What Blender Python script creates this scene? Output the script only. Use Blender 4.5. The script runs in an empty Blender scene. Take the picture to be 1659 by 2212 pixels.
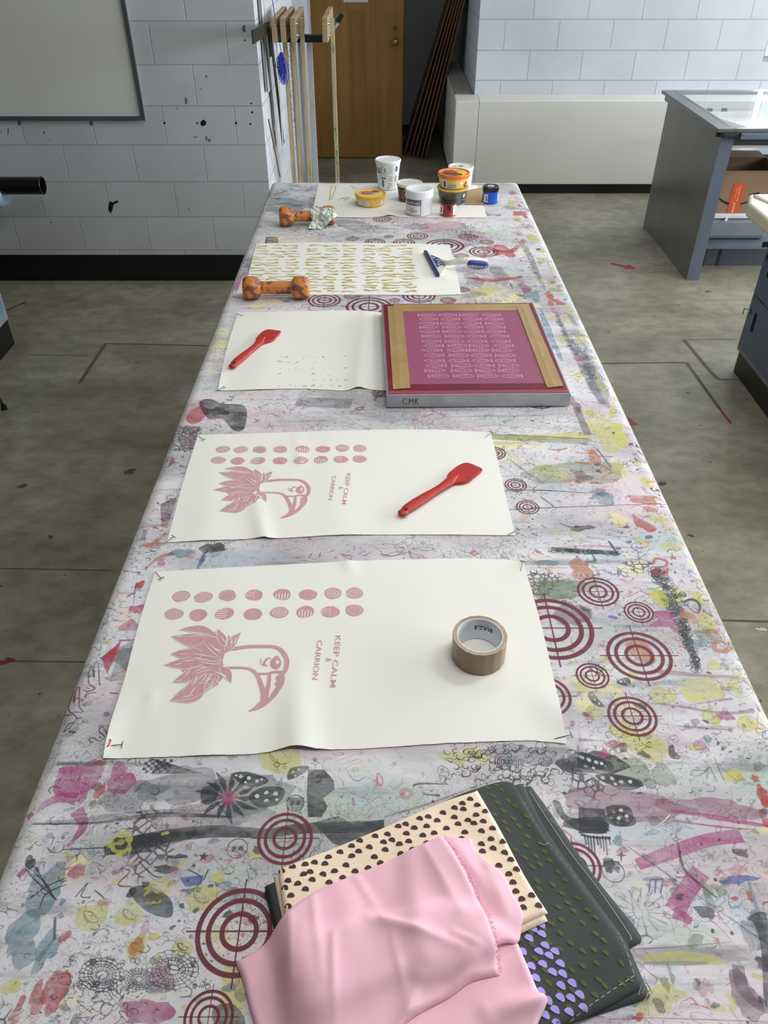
import bpy, bmesh, math, random
from mathutils import Vector, Matrix, noise
from mathutils.bvhtree import BVHTree
random.seed(7)
PI = math.pi
scn = bpy.context.scene
COL = scn.collection
# ------------------------------------------------------------------ camera
CAM_H = 1.922
F = 1700.0                       # focal length in pixels of a 1659 x 2212 frame
PITCH = math.atan(1324 / F)
CP, SP = math.cos(PITCH), math.sin(PITCH)
cam_d = bpy.data.cameras.new('camera'); cam = bpy.data.objects.new('camera', cam_d); COL.objects.link(cam)
cam_d.sensor_fit = 'HORIZONTAL'; cam_d.sensor_width = 36.0; cam_d.lens = 36.0 * F / 1659
cam_d.clip_start = 0.02; cam_d.clip_end = 60
cam.location = (0, 0, CAM_H); cam.rotation_euler = (PI / 2 - PITCH, 0, 0)
scn.camera = cam
# ------------------------------------------------------------------ world, light, exposure
w = bpy.data.worlds.new('world'); scn.world = w; w.use_nodes = True
w.node_tree.nodes['Background'].inputs[0].default_value = (0.62, 0.74, 1.0, 1)
w.node_tree.nodes['Background'].inputs[1].default_value = 1.0
scn.view_settings.view_transform = 'Standard'; scn.view_settings.look = 'None'
scn.view_settings.exposure = 0.36; scn.view_settings.gamma = 1.0; scn.view_settings.use_curve_mapping = False
def area(name, loc, rot, sx, sy, power, col):
    d = bpy.data.lights.new(name, 'AREA'); d.shape = 'RECTANGLE'; d.size = sx; d.size_y = sy
    d.energy = power; d.color = col
    o = bpy.data.objects.new(name, d); COL.objects.link(o); o.location = loc; o.rotation_euler = rot
    return o
# daylight entering by the windows of the right wall
WY_ = 6.912
DAY = (0.90, 0.955, 1.0)
for i, yc in enumerate((1.0, 3.6, 6.0)):
    area('window_daylight', (4.90, yc, 1.95), (0, math.radians(90), 0), 1.5, 2.2, (74, 96, 80)[i], DAY)
# the far window beyond the frame, its insect screen and the bright slit beside it
area('far_window_daylight', (4.0, WY_ - 0.02, 2.0), (math.radians(90), 0, PI), 1.75, 2.1, 26, (0.62, 0.78, 1.0))
area('far_window_slit', (2.955, WY_ - 0.02, 2.0), (math.radians(90), 0, PI), 0.04, 2.1, 8, (0.95, 0.98, 1.0))
# unseen ceiling fill lights, added to brighten the foreground and right floor
for (x, y) in ((0.3, 0.9), (2.0, 2.0), (2.0, 4.6), (0.3, 3.2)):
    area('ceiling_fill_light', (x, y, 3.36), (0, 0, 0), 1.2, 0.3, 20 if y < 1.5 else (24 if x > 1 and y < 3 else 9), (1.0, 0.985, 0.95))

# ------------------------------------------------------------------ pixel rays -> points of the place
def ray(x, y):
    u = (x - 829.5) / F; v = (1106 - y) / F
    return (u, CP + v * SP, -SP + v * CP)
def onz(x, y, z):
    r = ray(x, y); t = (z - CAM_H) / r[2]; return Vector((r[0] * t, r[1] * t, z))
def ony(x, y, Y):
    r = ray(x, y); t = Y / r[1]; return Vector((r[0] * t, Y, CAM_H + r[2] * t))
def onx(x, y, X):
    r = ray(x, y); t = X / r[0]; return Vector((X, r[1] * t, CAM_H + r[2] * t))
TZ = 0.862                       # top of the cloth
def T(x, y, z=TZ):
    p = onz(x, y, z); return (p.x, p.y)

# ------------------------------------------------------------------ materials
def lin(c):
    return tuple(((v / 255) / 12.92 if v <= 10.3 else (((v / 255) + 0.055) / 1.055) ** 2.4) for v in c)
MATS = {}
def M(name, rgb, rough=0.6, metal=0.0, var=0.06, vs=6.0, bump=0.0, bs=150.0, alpha=1.0, spec=0.5, coat=0.0, trans=0.0, stretch=None, second=None, sthr=(0.55, 0.6), ss=20.0):
    if name in MATS: return MATS[name]
    m = bpy.data.materials.new(name); m.use_nodes = True; nt = m.node_tree; N = nt.nodes; L = nt.links
    b = N['Principled BSDF']; b.inputs['Roughness'].default_value = rough; b.inputs['Metallic'].default_value = metal
    b.inputs['Specular IOR Level'].default_value = spec; b.inputs['Coat Weight'].default_value = coat
    b.inputs['Transmission Weight'].default_value = trans
    c = lin(rgb)
    tc = N.new('ShaderNodeTexCoord'); mp = N.new('ShaderNodeMapping'); L.new(tc.outputs['Object'], mp.inputs[0])
    if stretch: mp.inputs['Scale'].default_value = stretch
    nz = N.new('ShaderNodeTexNoise'); nz.inputs['Scale'].default_value = vs; nz.inputs['Detail'].default_value = 5
    L.new(mp.outputs[0], nz.inputs['Vector'])
    mx = N.new('ShaderNodeMix'); mx.data_type = 'RGBA'; mx.clamp_factor = True
    mr = N.new('ShaderNodeMapRange'); mr.inputs[1].default_value = 0.3; mr.inputs[2].default_value = 0.7
    L.new(nz.outputs[0], mr.inputs[0]); L.new(mr.outputs[0], mx.inputs[0])
    mx.inputs[6].default_value = tuple(v * (1 - var) for v in c) + (1,); mx.inputs[7].default_value = tuple(min(1, v * (1 + var)) for v in c) + (1,)
    out = mx.outputs[2]
    if second:
        n2 = N.new('ShaderNodeTexNoise'); n2.inputs['Scale'].default_value = ss; n2.inputs['Detail'].default_value = 3
        L.new(mp.outputs[0], n2.inputs['Vector'])
        r2 = N.new('ShaderNodeMapRange'); r2.inputs[1].default_value = sthr[0]; r2.inputs[2].default_value = sthr[1]
        L.new(n2.outputs[0], r2.inputs[0])
        m2 = N.new('ShaderNodeMix'); m2.data_type = 'RGBA'; L.new(r2.outputs[0], m2.inputs[0]); L.new(out, m2.inputs[6])
        m2.inputs[7].default_value = lin(second) + (1,); out = m2.outputs[2]
    L.new(out, b.inputs['Base Color'])
    if bump:
        nb = N.new('ShaderNodeTexNoise'); nb.inputs['Scale'].default_value = bs; nb.inputs['Detail'].default_value = 3
        L.new(mp.outputs[0], nb.inputs['Vector'])
        bp = N.new('ShaderNodeBump'); bp.inputs['Strength'].default_value = bump; bp.inputs['Distance'].default_value = 0.002
        L.new(nb.outputs[0], bp.inputs['Height']); L.new(bp.outputs[0], b.inputs['Normal'])
    if alpha < 1:                                    # see-through screen-printing ink
        tr = N.new('ShaderNodeBsdfTransparent'); ms = N.new('ShaderNodeMixShader')
        nf = N.new('ShaderNodeTexNoise'); nf.inputs['Scale'].default_value = 26; nf.inputs['Detail'].default_value = 7; nf.inputs['Roughness'].default_value = 0.65
        mq = N.new('ShaderNodeMapping'); mq.inputs['Scale'].default_value = (0.6, 1.5, 1); L.new(tc.outputs['Object'], mq.inputs[0]); L.new(mq.outputs[0], nf.inputs['Vector'])
        rf = N.new('ShaderNodeMapRange'); rf.inputs[1].default_value = 0.3; rf.inputs[2].default_value = 0.7
        rf.inputs[3].default_value = alpha * (0.75 if alpha > .75 else 0.3); rf.inputs[4].default_value = min(1, alpha * 1.3)
        L.new(nf.outputs[0], rf.inputs[0]); L.new(rf.outputs[0], ms.inputs[0])
        L.new(tr.outputs[0], ms.inputs[1]); L.new(b.outputs[0], ms.inputs[2])
        L.new(ms.outputs[0], N['Material Output'].inputs[0])
    MATS[name] = m; return m

# ------------------------------------------------------------------ objects
def setp(o, label=None, cat=None, group=None, kind=None):
    if label: o['label'] = label
    if cat: o['category'] = cat
    if group: o['group'] = group
    if kind: o['kind'] = kind
    return o
def empty(name, loc, label, cat, group=None):
    o = bpy.data.objects.new(name, None); COL.objects.link(o); o.location = loc; o.empty_display_size = 0.03
    return setp(o, label, cat, group)
def world_loc(p):
    v = Vector((0, 0, 0))
    while p: v += p.location; p = p.parent
    return v
def build(name, bm, mats, parent=None, smooth=False, origin=None, bevel=0.0, sharp=None):
    """bm is authored in world coordinates; origin defaults to the middle of its foot"""
    if not isinstance(mats, (list, tuple)): mats = [mats]
    if origin is None:
        xs = [v.co for v in bm.verts]
        origin = Vector(((min(c.x for c in xs) + max(c.x for c in xs)) / 2, (min(c.y for c in xs) + max(c.y for c in xs)) / 2, min(c.z for c in xs)))
    origin = Vector(origin)
    bmesh.ops.translate(bm, verts=bm.verts, vec=-origin)
    me = bpy.data.meshes.new(name); bm.to_mesh(me); bm.free()
    for m in mats: me.materials.append(m)
    o = bpy.data.objects.new(name, me); COL.objects.link(o)
    o.location = origin - world_loc(parent); o.parent = parent
    if smooth:
        for p in me.polygons: p.use_smooth = True
        if sharp is not None:
            me.set_sharp_from_angle(angle=math.radians(sharp))
    if bevel:
        md = o.modifiers.new('bevel', 'BEVEL'); md.width = bevel; md.segments = 2; md.limit_method = 'ANGLE'; md.angle_limit = math.radians(50)
    return o
def struct(name, bm, mats, parent=None, **k):
    o = build(name, bm, mats, parent, **k)
    if parent is None: o['kind'] = 'structure'
    return o
def dup(o, parent=None):
    c = o.copy(); COL.objects.link(c); c.parent = parent
    for ch in list(o.children): dup(ch, c)
    return c

# ------------------------------------------------------------------ mesh helpers
def NB(): return bmesh.new()
def box(bm, x0, x1, y0, y1, z0, z1, mi=0):
    v = [bm.verts.new((x, y, z)) for z in (z0, z1) for (x, y) in ((x0, y0), (x1, y0), (x1, y1), (x0, y1))]
    fs = []
    for idx in ((0, 3, 2, 1), (4, 5, 6, 7), (0, 1, 5, 4), (1, 2, 6, 5), (2, 3, 7, 6), (3, 0, 4, 7)):
        f = bm.faces.new([v[i] for i in idx]); f.material_index = mi; fs.append(f)
    return fs
def BX(*a):
    bm = NB(); box(bm, *a); return bm
def hexa(bm, bot, top, mi=0):
    """solid between two rings of points (same count)"""
    n = len(bot); b = [bm.verts.new(p) for p in bot]; t = [bm.verts.new(p) for p in top]
    bm.faces.new(b[::-1]).material_index = mi; bm.faces.new(t).material_index = mi
    for i in range(n):
        bm.faces.new((b[i], b[(i + 1) % n], t[(i + 1) % n], t[i])).material_index = mi
def prism(bm, poly, z0, z1, mi=0):
    hexa(bm, [(x, y, z0) for x, y in poly], [(x, y, z1) for x, y in poly], mi)
def cyl(bm, a, b, r0, r1=None, n=16, mi=0, caps=True):
    a = Vector(a); b = Vector(b); r1 = r0 if r1 is None else r1
    d = (b - a).normalized(); up = Vector((0, 0, 1)) if abs(d.z) < 0.95 else Vector((1, 0, 0))
    s = d.cross(up).normalized(); t = s.cross(d)
    A = [bm.verts.new(a + (s * math.cos(2 * PI * i / n) + t * math.sin(2 * PI * i / n)) * r0) for i in range(n)]
    B = [bm.verts.new(b + (s * math.cos(2 * PI * i / n) + t * math.sin(2 * PI * i / n)) * r1) for i in range(n)]
    for i in range(n):
        f = bm.faces.new((A[i], A[(i + 1) % n], B[(i + 1) % n], B[i])); f.material_index = mi
    if caps:
        bm.faces.new(A[::-1]).material_index = mi; bm.faces.new(B).material_index = mi
def tube(bm, pts, r, n=8, mi=0):
    """round bar along a polyline; r a number or a list"""
    P = [Vector(p) for p in pts]; rings = []
    for i, p in enumerate(P):
        d = (P[min(i + 1, len(P) - 1)] - P[max(i - 1, 0)]).normalized()
        up = Vector((0, 0, 1)) if abs(d.z) < 0.9 else Vector((1, 0, 0))
        s = d.cross(up).normalized(); t = s.cross(d); rr = r[i] if isinstance(r, (list, tuple)) else r
        rings.append([bm.verts.new(p + (s * math.cos(2 * PI * k / n) + t * math.sin(2 * PI * k / n)) * rr) for k in range(n)])
    for a, b in zip(rings, rings[1:]):
        for k in range(n):
            bm.faces.new((a[k], a[(k + 1) % n], b[(k + 1) % n], b[k])).material_index = mi
    bm.faces.new(rings[0][::-1]).material_index = mi; bm.faces.new(rings[-1]).material_index = mi
def lathe(bm, cx, cy, prof, n=48, mi=0, seg_mi=None):
    """prof: (r, z) from bottom to top; r = 0 closes"""
    rings = []
    for r, z in prof:
        if r < 1e-6: rings.append([bm.verts.new((cx, cy, z))])
        else: rings.append([bm.verts.new((cx + r * math.cos(2 * PI * i / n), cy + r * math.sin(2 * PI * i / n), z)) for i in range(n)])
    for j, (a, b) in enumerate(zip(rings, rings[1:])):
        m_ = seg_mi[j] if seg_mi else mi
        for i in range(n):
            k = (i + 1) % n
            if len(a) == 1 and len(b) == 1: continue
            if len(a) == 1: f = bm.faces.new((a[0], b[k], b[i]))
            elif len(b) == 1: f = bm.faces.new((a[i], a[k], b[0]))
            else: f = bm.faces.new((a[i], a[k], b[k], b[i]))
            f.material_index = m_
def cr(pts, n=8, closed=False):
    """Catmull-Rom through 2D/3D points"""
    P = [Vector(p) for p in pts]; out = []; m = len(P)
    rng = range(m) if closed else range(m - 1)
    for i in rng:
        g = (lambda k: P[k % m]) if closed else (lambda k: P[min(max(k, 0), m - 1)])
        a, b, c, d = g(i - 1), g(i), g(i + 1), g(i + 2)
        for k in range(n):
            t = k / n
            out.append(0.5 * ((2 * b) + (c - a) * t + (2 * a - 5 * b + 4 * c - d) * t * t + (3 * b - a - 3 * c + d) * t ** 3))
    if not closed: out.append(P[-1])
    return out
def resample(pts, n):
    P = [Vector(p) for p in pts]; L = [0]
    for a, b in zip(P, P[1:]): L.append(L[-1] + (b - a).length)
    out = []; j = 0
    for i in range(n + 1):
        s = L[-1] * i / n
        while j < len(L) - 2 and L[j + 1] < s: j += 1
        t = (s - L[j]) / max(1e-9, L[j + 1] - L[j]); out.append(P[j].lerp(P[j + 1], min(1, max(0, t))))
    return out
def coons(top, bot, left, right, nu, nv):
    """grid of 2D points; top/bot run left to right, left/right run top to bottom"""
    t, b, l, r = resample(top, nu), resample(bot, nu), resample(left, nv), resample(right, nv)
    G = []
    for j in range(nv + 1):
        v = j / nv; row = []
        for i in range(nu + 1):
            u = i / nu
            p = t[i] * (1 - v) + b[i] * v + l[j] * (1 - u) + r[j] * u - (t[0] * (1 - u) * (1 - v) + t[nu] * u * (1 - v) + b[0] * (1 - u) * v + b[nu] * u * v)
            row.append(p)
        G.append(row)
    return G
def slab(bm, G, zt, zb, mi=0, mib=None):
    """closed sheet: zt(x, y, i, j) upper height, zb lower height; returns nothing"""
    nv, nu = len(G), len(G[0]); A = []; B = []
    for j in range(nv):
        A.append([bm.verts.new((p.x, p.y, zt(p.x, p.y, i, j))) for i, p in enumerate(G[j])])
        B.append([bm.verts.new((p.x, p.y, zb(p.x, p.y, i, j))) for i, p in enumerate(G[j])])
    mib = mi if mib is None else mib
    for j in range(nv - 1):
        for i in range(nu - 1):
            bm.faces.new((A[j + 1][i], A[j + 1][i + 1], A[j][i + 1], A[j][i])).material_index = mi
            bm.faces.new((B[j][i], B[j][i + 1], B[j + 1][i + 1], B[j + 1][i])).material_index = mib
    ring = [(0, i) for i in range(nu)] + [(j, nu - 1) for j in range(1, nv)] + [(nv - 1, i) for i in range(nu - 2, -1, -1)] + [(j, 0) for j in range(nv - 2, 0, -1)]
    for k in range(len(ring)):
        a, b = ring[k], ring[(k + 1) % len(ring)]
        bm.faces.new((A[a[0]][a[1]], A[b[0]][b[1]], B[b[0]][b[1]], B[a[0]][a[1]])).material_index = mi
def nz(x, y, s=1.0, o=0.0):
    return noise.noise(Vector((x * s + o, y * s - o * 0.7, o * 1.3)))

# ------------------------------------------------------------------ printed / painted shapes, laid onto a surface
class Ink:
    """collects flat coloured shapes in x, y, then drops them onto a mesh from above and merges them into it"""
    def __init__(s, bm, eps=0.0003): s.bm = bm; s.eps = eps; s.parts = []; s.k = 0; s.lift = {}
    def poly(s, pts, mi, dz=None):
        if len(pts) < 3: return
        s.parts.append(('p', [(p[0], p[1]) for p in pts], mi, s.k if dz is None else dz)); s.k += 1
    def strip(s, L, R, mi, closed=False):
        s.parts.append(('s', (L, R, closed), mi, s.k)); s.k += 1
    def ribbon(s, pts, w, mi, smooth=6, closed=False):
        P = cr(pts, smooth, closed) if smooth else [Vector(p) for p in pts]
        n = len(P); L = []; R = []
        for i, p in enumerate(P):
            a = P[(i - 1) % n] if closed else P[max(i - 1, 0)]; b = P[(i + 1) % n] if closed else P[min(i + 1, n - 1)]
            d = (b - a); d = d.normalized() if d.length > 1e-9 else Vector((1, 0)); q = Vector((-d.y, d.x))
            if isinstance(w, (list, tuple)):
                t = i / max(1, n - 1) * (len(w) - 1); k = min(int(t), len(w) - 2); ww = w[k] + (w[k + 1] - w[k]) * (t - k)
            else: ww = w
            L.append(p + q * ww / 2); R.append(p - q * ww / 2)
        s.strip(L, R, mi, closed)
    def ring(s, c, r, w, mi, n=56, sq=1.0):
        L = [Vector((c[0] + (r) * math.cos(2 * PI * i / n), c[1] + sq * (r) * math.sin(2 * PI * i / n))) for i in range(n)]
        R = [Vector((c[0] + (r - w) * math.cos(2 * PI * i / n), c[1] + sq * (r - w) * math.sin(2 * PI * i / n))) for i in range(n)]
        s.strip(L, R, mi, True)
    def disc(s, c, r, mi, n=14, sq=1.0): s.poly([(c[0] + r * math.cos(2 * PI * i / n), c[1] + sq * r * math.sin(2 * PI * i / n)) for i in range(n)], mi)
    def blob(s, c, rx, ry, mi, rnd=0.25, n=40, seed=None, rot=0):
        rr = random.Random(seed if seed is not None else int(abs(c[0] * 9173 + c[1] * 7919) * 100))
        H = 9 if n >= 26 and rnd > .12 else 5; ph = [rr.uniform(0, 6.28) for _ in range(H)]; am = [rr.uniform(0.3, 1) / (k + 1) ** .85 for k in range(H)]
        P = []
        for i in range(n):
            a = 2 * PI * i / n; q = 1 + rnd * sum(am[k] * math.sin((k + 2) * a + ph[k]) for k in range(H))
            x, y = rx * q * math.cos(a), ry * q * math.sin(a)
            P.append((c[0] + x * math.cos(rot) - y * math.sin(rot), c[1] + x * math.sin(rot) + y * math.cos(rot)))
        s.poly(P, mi); return P
    def star(s, c, r, mi, n=5, q=0.42, rot=0.3):
        s.poly([(c[0] + (r if i % 2 == 0 else r * q) * math.sin(rot + PI * i / n), c[1] + (r if i % 2 == 0 else r * q) * math.cos(rot + PI * i / n)) for i in range(2 * n)], mi)
    def text(s, txt, c, size, rot, mi, stretch=1.0, bold=0.0, ax=None):
        for poly in text_polys(txt, size, bold):
            Q = []
            for x, y in poly:
                x *= stretch
                Q.append((c[0] + x * math.cos(rot) - y * math.sin(rot), c[1] + x * math.sin(rot) + y * math.cos(rot)))
            s.parts.append(('f', Q, mi, s.k))
        s.k += 1
    def flush(s, step=0.02, ztop=5.0, fall=None):
        bvh = BVHTree.FromBMesh(s.bm)
        sb = bmesh.new()
        lay = sb.faces.layers.int.new('lay')
        for kind, d, mi, k in s.parts:
            if kind in 'pf':
                vs = [sb.verts.new((x, y, 0)) for x, y in d]
                try: f = sb.faces.new(vs)
                except ValueError: continue
                f.material_index = mi; f[lay] = k
            else:
                L, R, closed = d; a = [sb.verts.new((p.x, p.y, 0)) for p in L]; b = [sb.verts.new((p.x, p.y, 0)) for p in R]
                n = len(a)
                for i in range(n if closed else n - 1):
                    j = (i + 1) % n
                    f = sb.faces.new((a[i], a[j], b[j], b[i])); f.material_index = mi; f[lay] = k
        big = [f for f in sb.faces if len(f.verts) > 4]
        bmesh.ops.triangulate(sb, faces=big)
        if step:
            xs = [v.co.x for v in sb.verts]; ys = [v.co.y for v in sb.verts]
            for ax, lo, hi in ((0, min(xs), max(xs)), (1, min(ys), max(ys))):
                q = math.ceil(lo / step) * step
                while q < hi:
                    co = Vector((q, 0, 0)) if ax == 0 else Vector((0, q, 0)); no = Vector((1, 0, 0)) if ax == 0 else Vector((0, 1, 0))
                    near = [f for f in sb.faces if min(v.co[ax] for v in f.verts) < q - 1e-6 and max(v.co[ax] for v in f.verts) > q + 1e-6]
                    if near:
                        geom = near + list({e for f in near for e in f.edges}) + list({v for f in near for v in f.verts})
                        bmesh.ops.bisect_plane(sb, geom=geom, plane_co=co, plane_no=no, dist=1e-6)
                    q += step
        kmax = max(1, s.k); vm = {}
        for f in sb.faces:
            ok = True; vs = []
            n = len(f.verts)
            area2 = sum(f.verts[i].co.x * f.verts[(i + 1) % n].co.y - f.verts[(i + 1) % n].co.x * f.verts[i].co.y for i in range(n))
            for v in f.verts:
                key = (v, f[lay])
                if key not in vm:
                    h = bvh.ray_cast(Vector((v.co.x, v.co.y, ztop)), Vector((0, 0, -1)))
                    if h[0] is None: vm[key] = None
                    else: vm[key] = s.bm.verts.new((v.co.x, v.co.y, h[0].z + s.eps + s.eps * 2.2 * f[lay] / kmax + s.lift.get(f.material_index, 0)))
                if vm[key] is None: ok = False; break
                vs.append(vm[key])
            if not ok: continue
            if area2 < 0: vs = vs[::-1]
            try: g = s.bm.faces.new(vs)
            except ValueError: continue
            g.material_index = f.material_index
        sb.free()
TXT = {}
def text_polys(txt, size, bold=0.0):
    """letters as little polygons, centred on the origin, read along +x"""
    key = (txt, bold)
    if key not in TXT:
        cu = bpy.data.curves.new('lettering', 'FONT'); cu.body = txt; cu.size = 1.0; cu.align_x = 'CENTER'; cu.align_y = 'CENTER'; cu.offset = bold; cu.resolution_u = 3
        cu.fill_mode = 'BOTH'
        ob = bpy.data.objects.new('lettering', cu); COL.objects.link(ob)
        dg = bpy.context.evaluated_depsgraph_get(); me = bpy.data.meshes.new_from_object(ob.evaluated_get(dg))
        TXT[key] = [[(me.vertices[i].co.x, me.vertices[i].co.y) for i in p.vertices] for p in me.polygons]
        bpy.data.objects.remove(ob); bpy.data.curves.remove(cu); bpy.data.meshes.remove(me)
    return [[(x * size, y * size) for x, y in p] for p in TXT[key]]
def flat_text(bm, txt, size, fn, mi, bold=0.0, stretch=1.0):
    """fn maps (x, y) of the lettering to a 3D point"""
    for p in text_polys(txt, size, bold):
        try: bm.faces.new([bm.verts.new(fn(x * stretch, y)) for x, y in p]).material_index = mi
        except ValueError: pass
def wrapfn(cx, cy, R, ang, z, slope=0.0, flip=1):
    """onto a cylinder wall, ang = direction the lettering faces"""
    def f(x, y):
        r = R + slope * y; a = ang + flip * x / R
        return (cx + r * math.cos(a), cy + r * math.sin(a), z + y)
    return f
def patch(bm, fn, x0, x1, y0, y1, mi, n=12, m=1):
    V = [[bm.verts.new(fn(x0 + (x1 - x0) * i / n, y0 + (y1 - y0) * j / m)) for i in range(n + 1)] for j in range(m + 1)]
    for j in range(m):
        for i in range(n): bm.faces.new((V[j][i], V[j][i + 1], V[j + 1][i + 1], V[j + 1][i])).material_index = mi
# ================================================================== THE ROOM
DW = 4.878                      # left block wall facing us
CX = -0.683                     # its outer corner
DY = 7.878                      # the door leaf
WY = 6.912                      # right block wall
RX = 0.714                      # its corner
BY = 8.80                       # back of the recess
def block_mat(name, axis, phx, phz, base, mort):
    m = bpy.data.materials.new(name); m.use_nodes = True; nt = m.node_tree; N = nt.nodes; L = nt.links; b = N['Principled BSDF']
    b.inputs['Roughness'].default_value = 0.55
    g = N.new('ShaderNodeNewGeometry'); sp = N.new('ShaderNodeSeparateXYZ'); L.new(g.outputs['Position'], sp.inputs[0])
    ax = N.new('ShaderNodeMath'); ax.operation = 'ADD'; ax.inputs[1].default_value = phx; L.new(sp.outputs[axis], ax.inputs[0])
    az = N.new('ShaderNodeMath'); az.operation = 'ADD'; az.inputs[1].default_value = phz; L.new(sp.outputs[2], az.inputs[0])
    cb = N.new('ShaderNodeCombineXYZ'); L.new(ax.outputs[0], cb.inputs[0]); L.new(az.outputs[0], cb.inputs[1])
    br = N.new('ShaderNodeTexBrick'); br.inputs['Scale'].default_value = 1; br.inputs['Brick Width'].default_value = 0.4064; br.inputs['Row Height'].default_value = 0.2032
    br.inputs['Mortar Size'].default_value = 0.0042; br.inputs['Mortar Smooth'].default_value = 0.5; br.inputs['Bias'].default_value = 0
    br.offset = 0.5; br.offset_frequency = 2; br.squash = 1
    c = lin(base); br.inputs['Color1'].default_value = tuple(v * 0.96 for v in c) + (1,); br.inputs['Color2'].default_value = tuple(v * 1.04 for v in c) + (1,)
    br.inputs['Mortar'].default_value = lin(mort) + (1,); L.new(cb.outputs[0], br.inputs['Vector'])
    nz_ = N.new('ShaderNodeTexNoise'); nz_.inputs['Scale'].default_value = 2.2; nz_.inputs['Detail'].default_value = 6; L.new(g.outputs['Position'], nz_.inputs['Vector'])
    mr = N.new('ShaderNodeMapRange'); mr.inputs[1].default_value = 0.3; mr.inputs[2].default_value = 0.7; mr.inputs[3].default_value = 0.9; mr.inputs[4].default_value = 1.06; L.new(nz_.outputs[0], mr.inputs[0])
    vm = N.new('ShaderNodeVectorMath'); vm.operation = 'SCALE'; L.new(br.outputs['Color'], vm.inputs[0]); L.new(mr.outputs[0], vm.inputs[3]); L.new(vm.outputs[0], b.inputs['Base Color'])
    n2 = N.new('ShaderNodeTexNoise'); n2.inputs['Scale'].default_value = 130; n2.inputs['Detail'].default_value = 2; L.new(g.outputs['Position'], n2.inputs['Vector'])
    ma = N.new('ShaderNodeMath'); ma.operation = 'MULTIPLY'; ma.inputs[1].default_value = 0.14; L.new(n2.outputs[0], ma.inputs[0])
    inv = N.new('ShaderNodeMath'); inv.operation = 'SUBTRACT'; L.new(ma.outputs[0], inv.inputs[0]); L.new(br.outputs['Fac'], inv.inputs[1])
    bp = N.new('ShaderNodeBump'); bp.inputs['Strength'].default_value = 0.9; bp.inputs['Distance'].default_value = 0.005; L.new(inv.outputs[0], bp.inputs['Height']); L.new(bp.outputs[0], b.inputs['Normal'])
    return m
def frac(a, b): return a - math.floor(a / b) * b
ZL = frac(-(CAM_H - 0.5106), 0.2032)
# row index parity: a joint at X=-1.047 lies in the row whose lower edge is z=1.2082
row = round((CAM_H - 0.5106 - 0.2032 + ZL) / 0.2032)
phx = frac(1.047, 0.4064) + (0.2032 if row % 2 else 0)
m_blockL = block_mat('painted_block_left', 0, phx, ZL, (196, 198, 201), (196, 198, 201))
m_blockS = block_mat('painted_block_side', 1, 0.1, ZL, (214, 217, 221), (200, 203, 208))
ZR = frac(-(CAM_H - 1.1169), 0.2032); row = round((CAM_H - 1.1169 + ZR) / 0.2032)
phx = frac(-0.9105, 0.4064) + (0.2032 if row % 2 else 0)
m_blockR = block_mat('painted_block_right', 0, phx, ZR, (192, 196, 203), (176, 182, 192))
m_plaster = M('grey_plaster', (150, 150, 150), 0.7, var=0.05)
m_ceil = M('ceiling_paint', (176, 176, 172), 0.8)
m_black = M('black_rubber_base', (14, 14, 15), 0.35, var=0.1)
m_dark = M('dark_marks', (20, 22, 24), 0.8)
m_holes = M('drill_holes', (8, 8, 8), 0.9)

# floor with its seams and saw cuts
def floor_mat():
    m = bpy.data.materials.new('concrete_floor'); m.use_nodes = True; nt = m.node_tree; N = nt.nodes; L = nt.links; b = N['Principled BSDF']
    g = N.new('ShaderNodeNewGeometry')
    def noise_(s, d, st=(1, 1, 1)):
        mp = N.new('ShaderNodeMapping'); mp.inputs['Scale'].default_value = st; L.new(g.outputs['Position'], mp.inputs[0])
        n = N.new('ShaderNodeTexNoise'); n.inputs['Scale'].default_value = s; n.inputs['Detail'].default_value = d; n.inputs['Roughness'].default_value = 0.62; L.new(mp.outputs[0], n.inputs['Vector']); return n.outputs[0]
    def ramp(src, st):
        r = N.new('ShaderNodeValToRGB'); el = r.color_ramp.elements
        while len(el) > 1: el.remove(el[-1])
        el[0].position = st[0][0]; el[0].color = lin(st[0][1]) + (1,)
        for p, c in st[1:]: e = el.new(p); e.color = lin(c) + (1,)
        L.new(src, r.inputs[0]); return r.outputs[0]
    def mult(a, c):
        x = N.new('ShaderNodeMix'); x.data_type = 'RGBA'; x.blend_type = 'MULTIPLY'; x.inputs[0].default_value = 1; L.new(a, x.inputs[6]); L.new(c, x.inputs[7]); return x.outputs[2]
    c1 = ramp(noise_(1.6, 8, (1, 1.5, 1)), [(0.3, (116, 111, 94)), (0.5, (141, 136, 117)), (0.68, (163, 158, 139))])
    c2 = ramp(noise_(11, 8, (1, 1.35, 1)), [(0.3, (214, 212, 207)), (0.6, (255, 255, 255))])
    c3 = ramp(noise_(55, 2), [(0.22, (90, 88, 84)), (0.30, (255, 255, 255))])
    L.new(mult(mult(c1, c2), c3), b.inputs['Base Color'])
    rr = N.new('ShaderNodeMapRange'); rr.inputs[3].default_value = 0.32; rr.inputs[4].default_value = 0.6; L.new(noise_(3, 5), rr.inputs[0]); L.new(rr.outputs[0], b.inputs['Roughness'])
    bp = N.new('ShaderNodeBump'); bp.inputs['Strength'].default_value = 0.12; bp.inputs['Distance'].default_value = 0.004; L.new(noise_(40, 4), bp.inputs['Height']); L.new(bp.outputs[0], b.inputs['Normal'])
    return m
bm = NB(); box(bm, -5.0, 5.0, -4.0, 9.0, -0.1, 0.0)
ink = Ink(bm, 0.0004)
def Fp(x, y): return onz(x, y, 0).xy
def seam(pts, w, mi=1): ink.ribbon([Fp(*p) for p in pts], w, mi, 0)
seam([(228, 742), (450, 747)], 0.012); seam([(228, 742), (190, 800), (172, 828)], 0.02)
seam([(60, 766), (190, 768)], 0.006); seam([(0, 677), (56, 652)], 0.02, 2)
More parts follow.
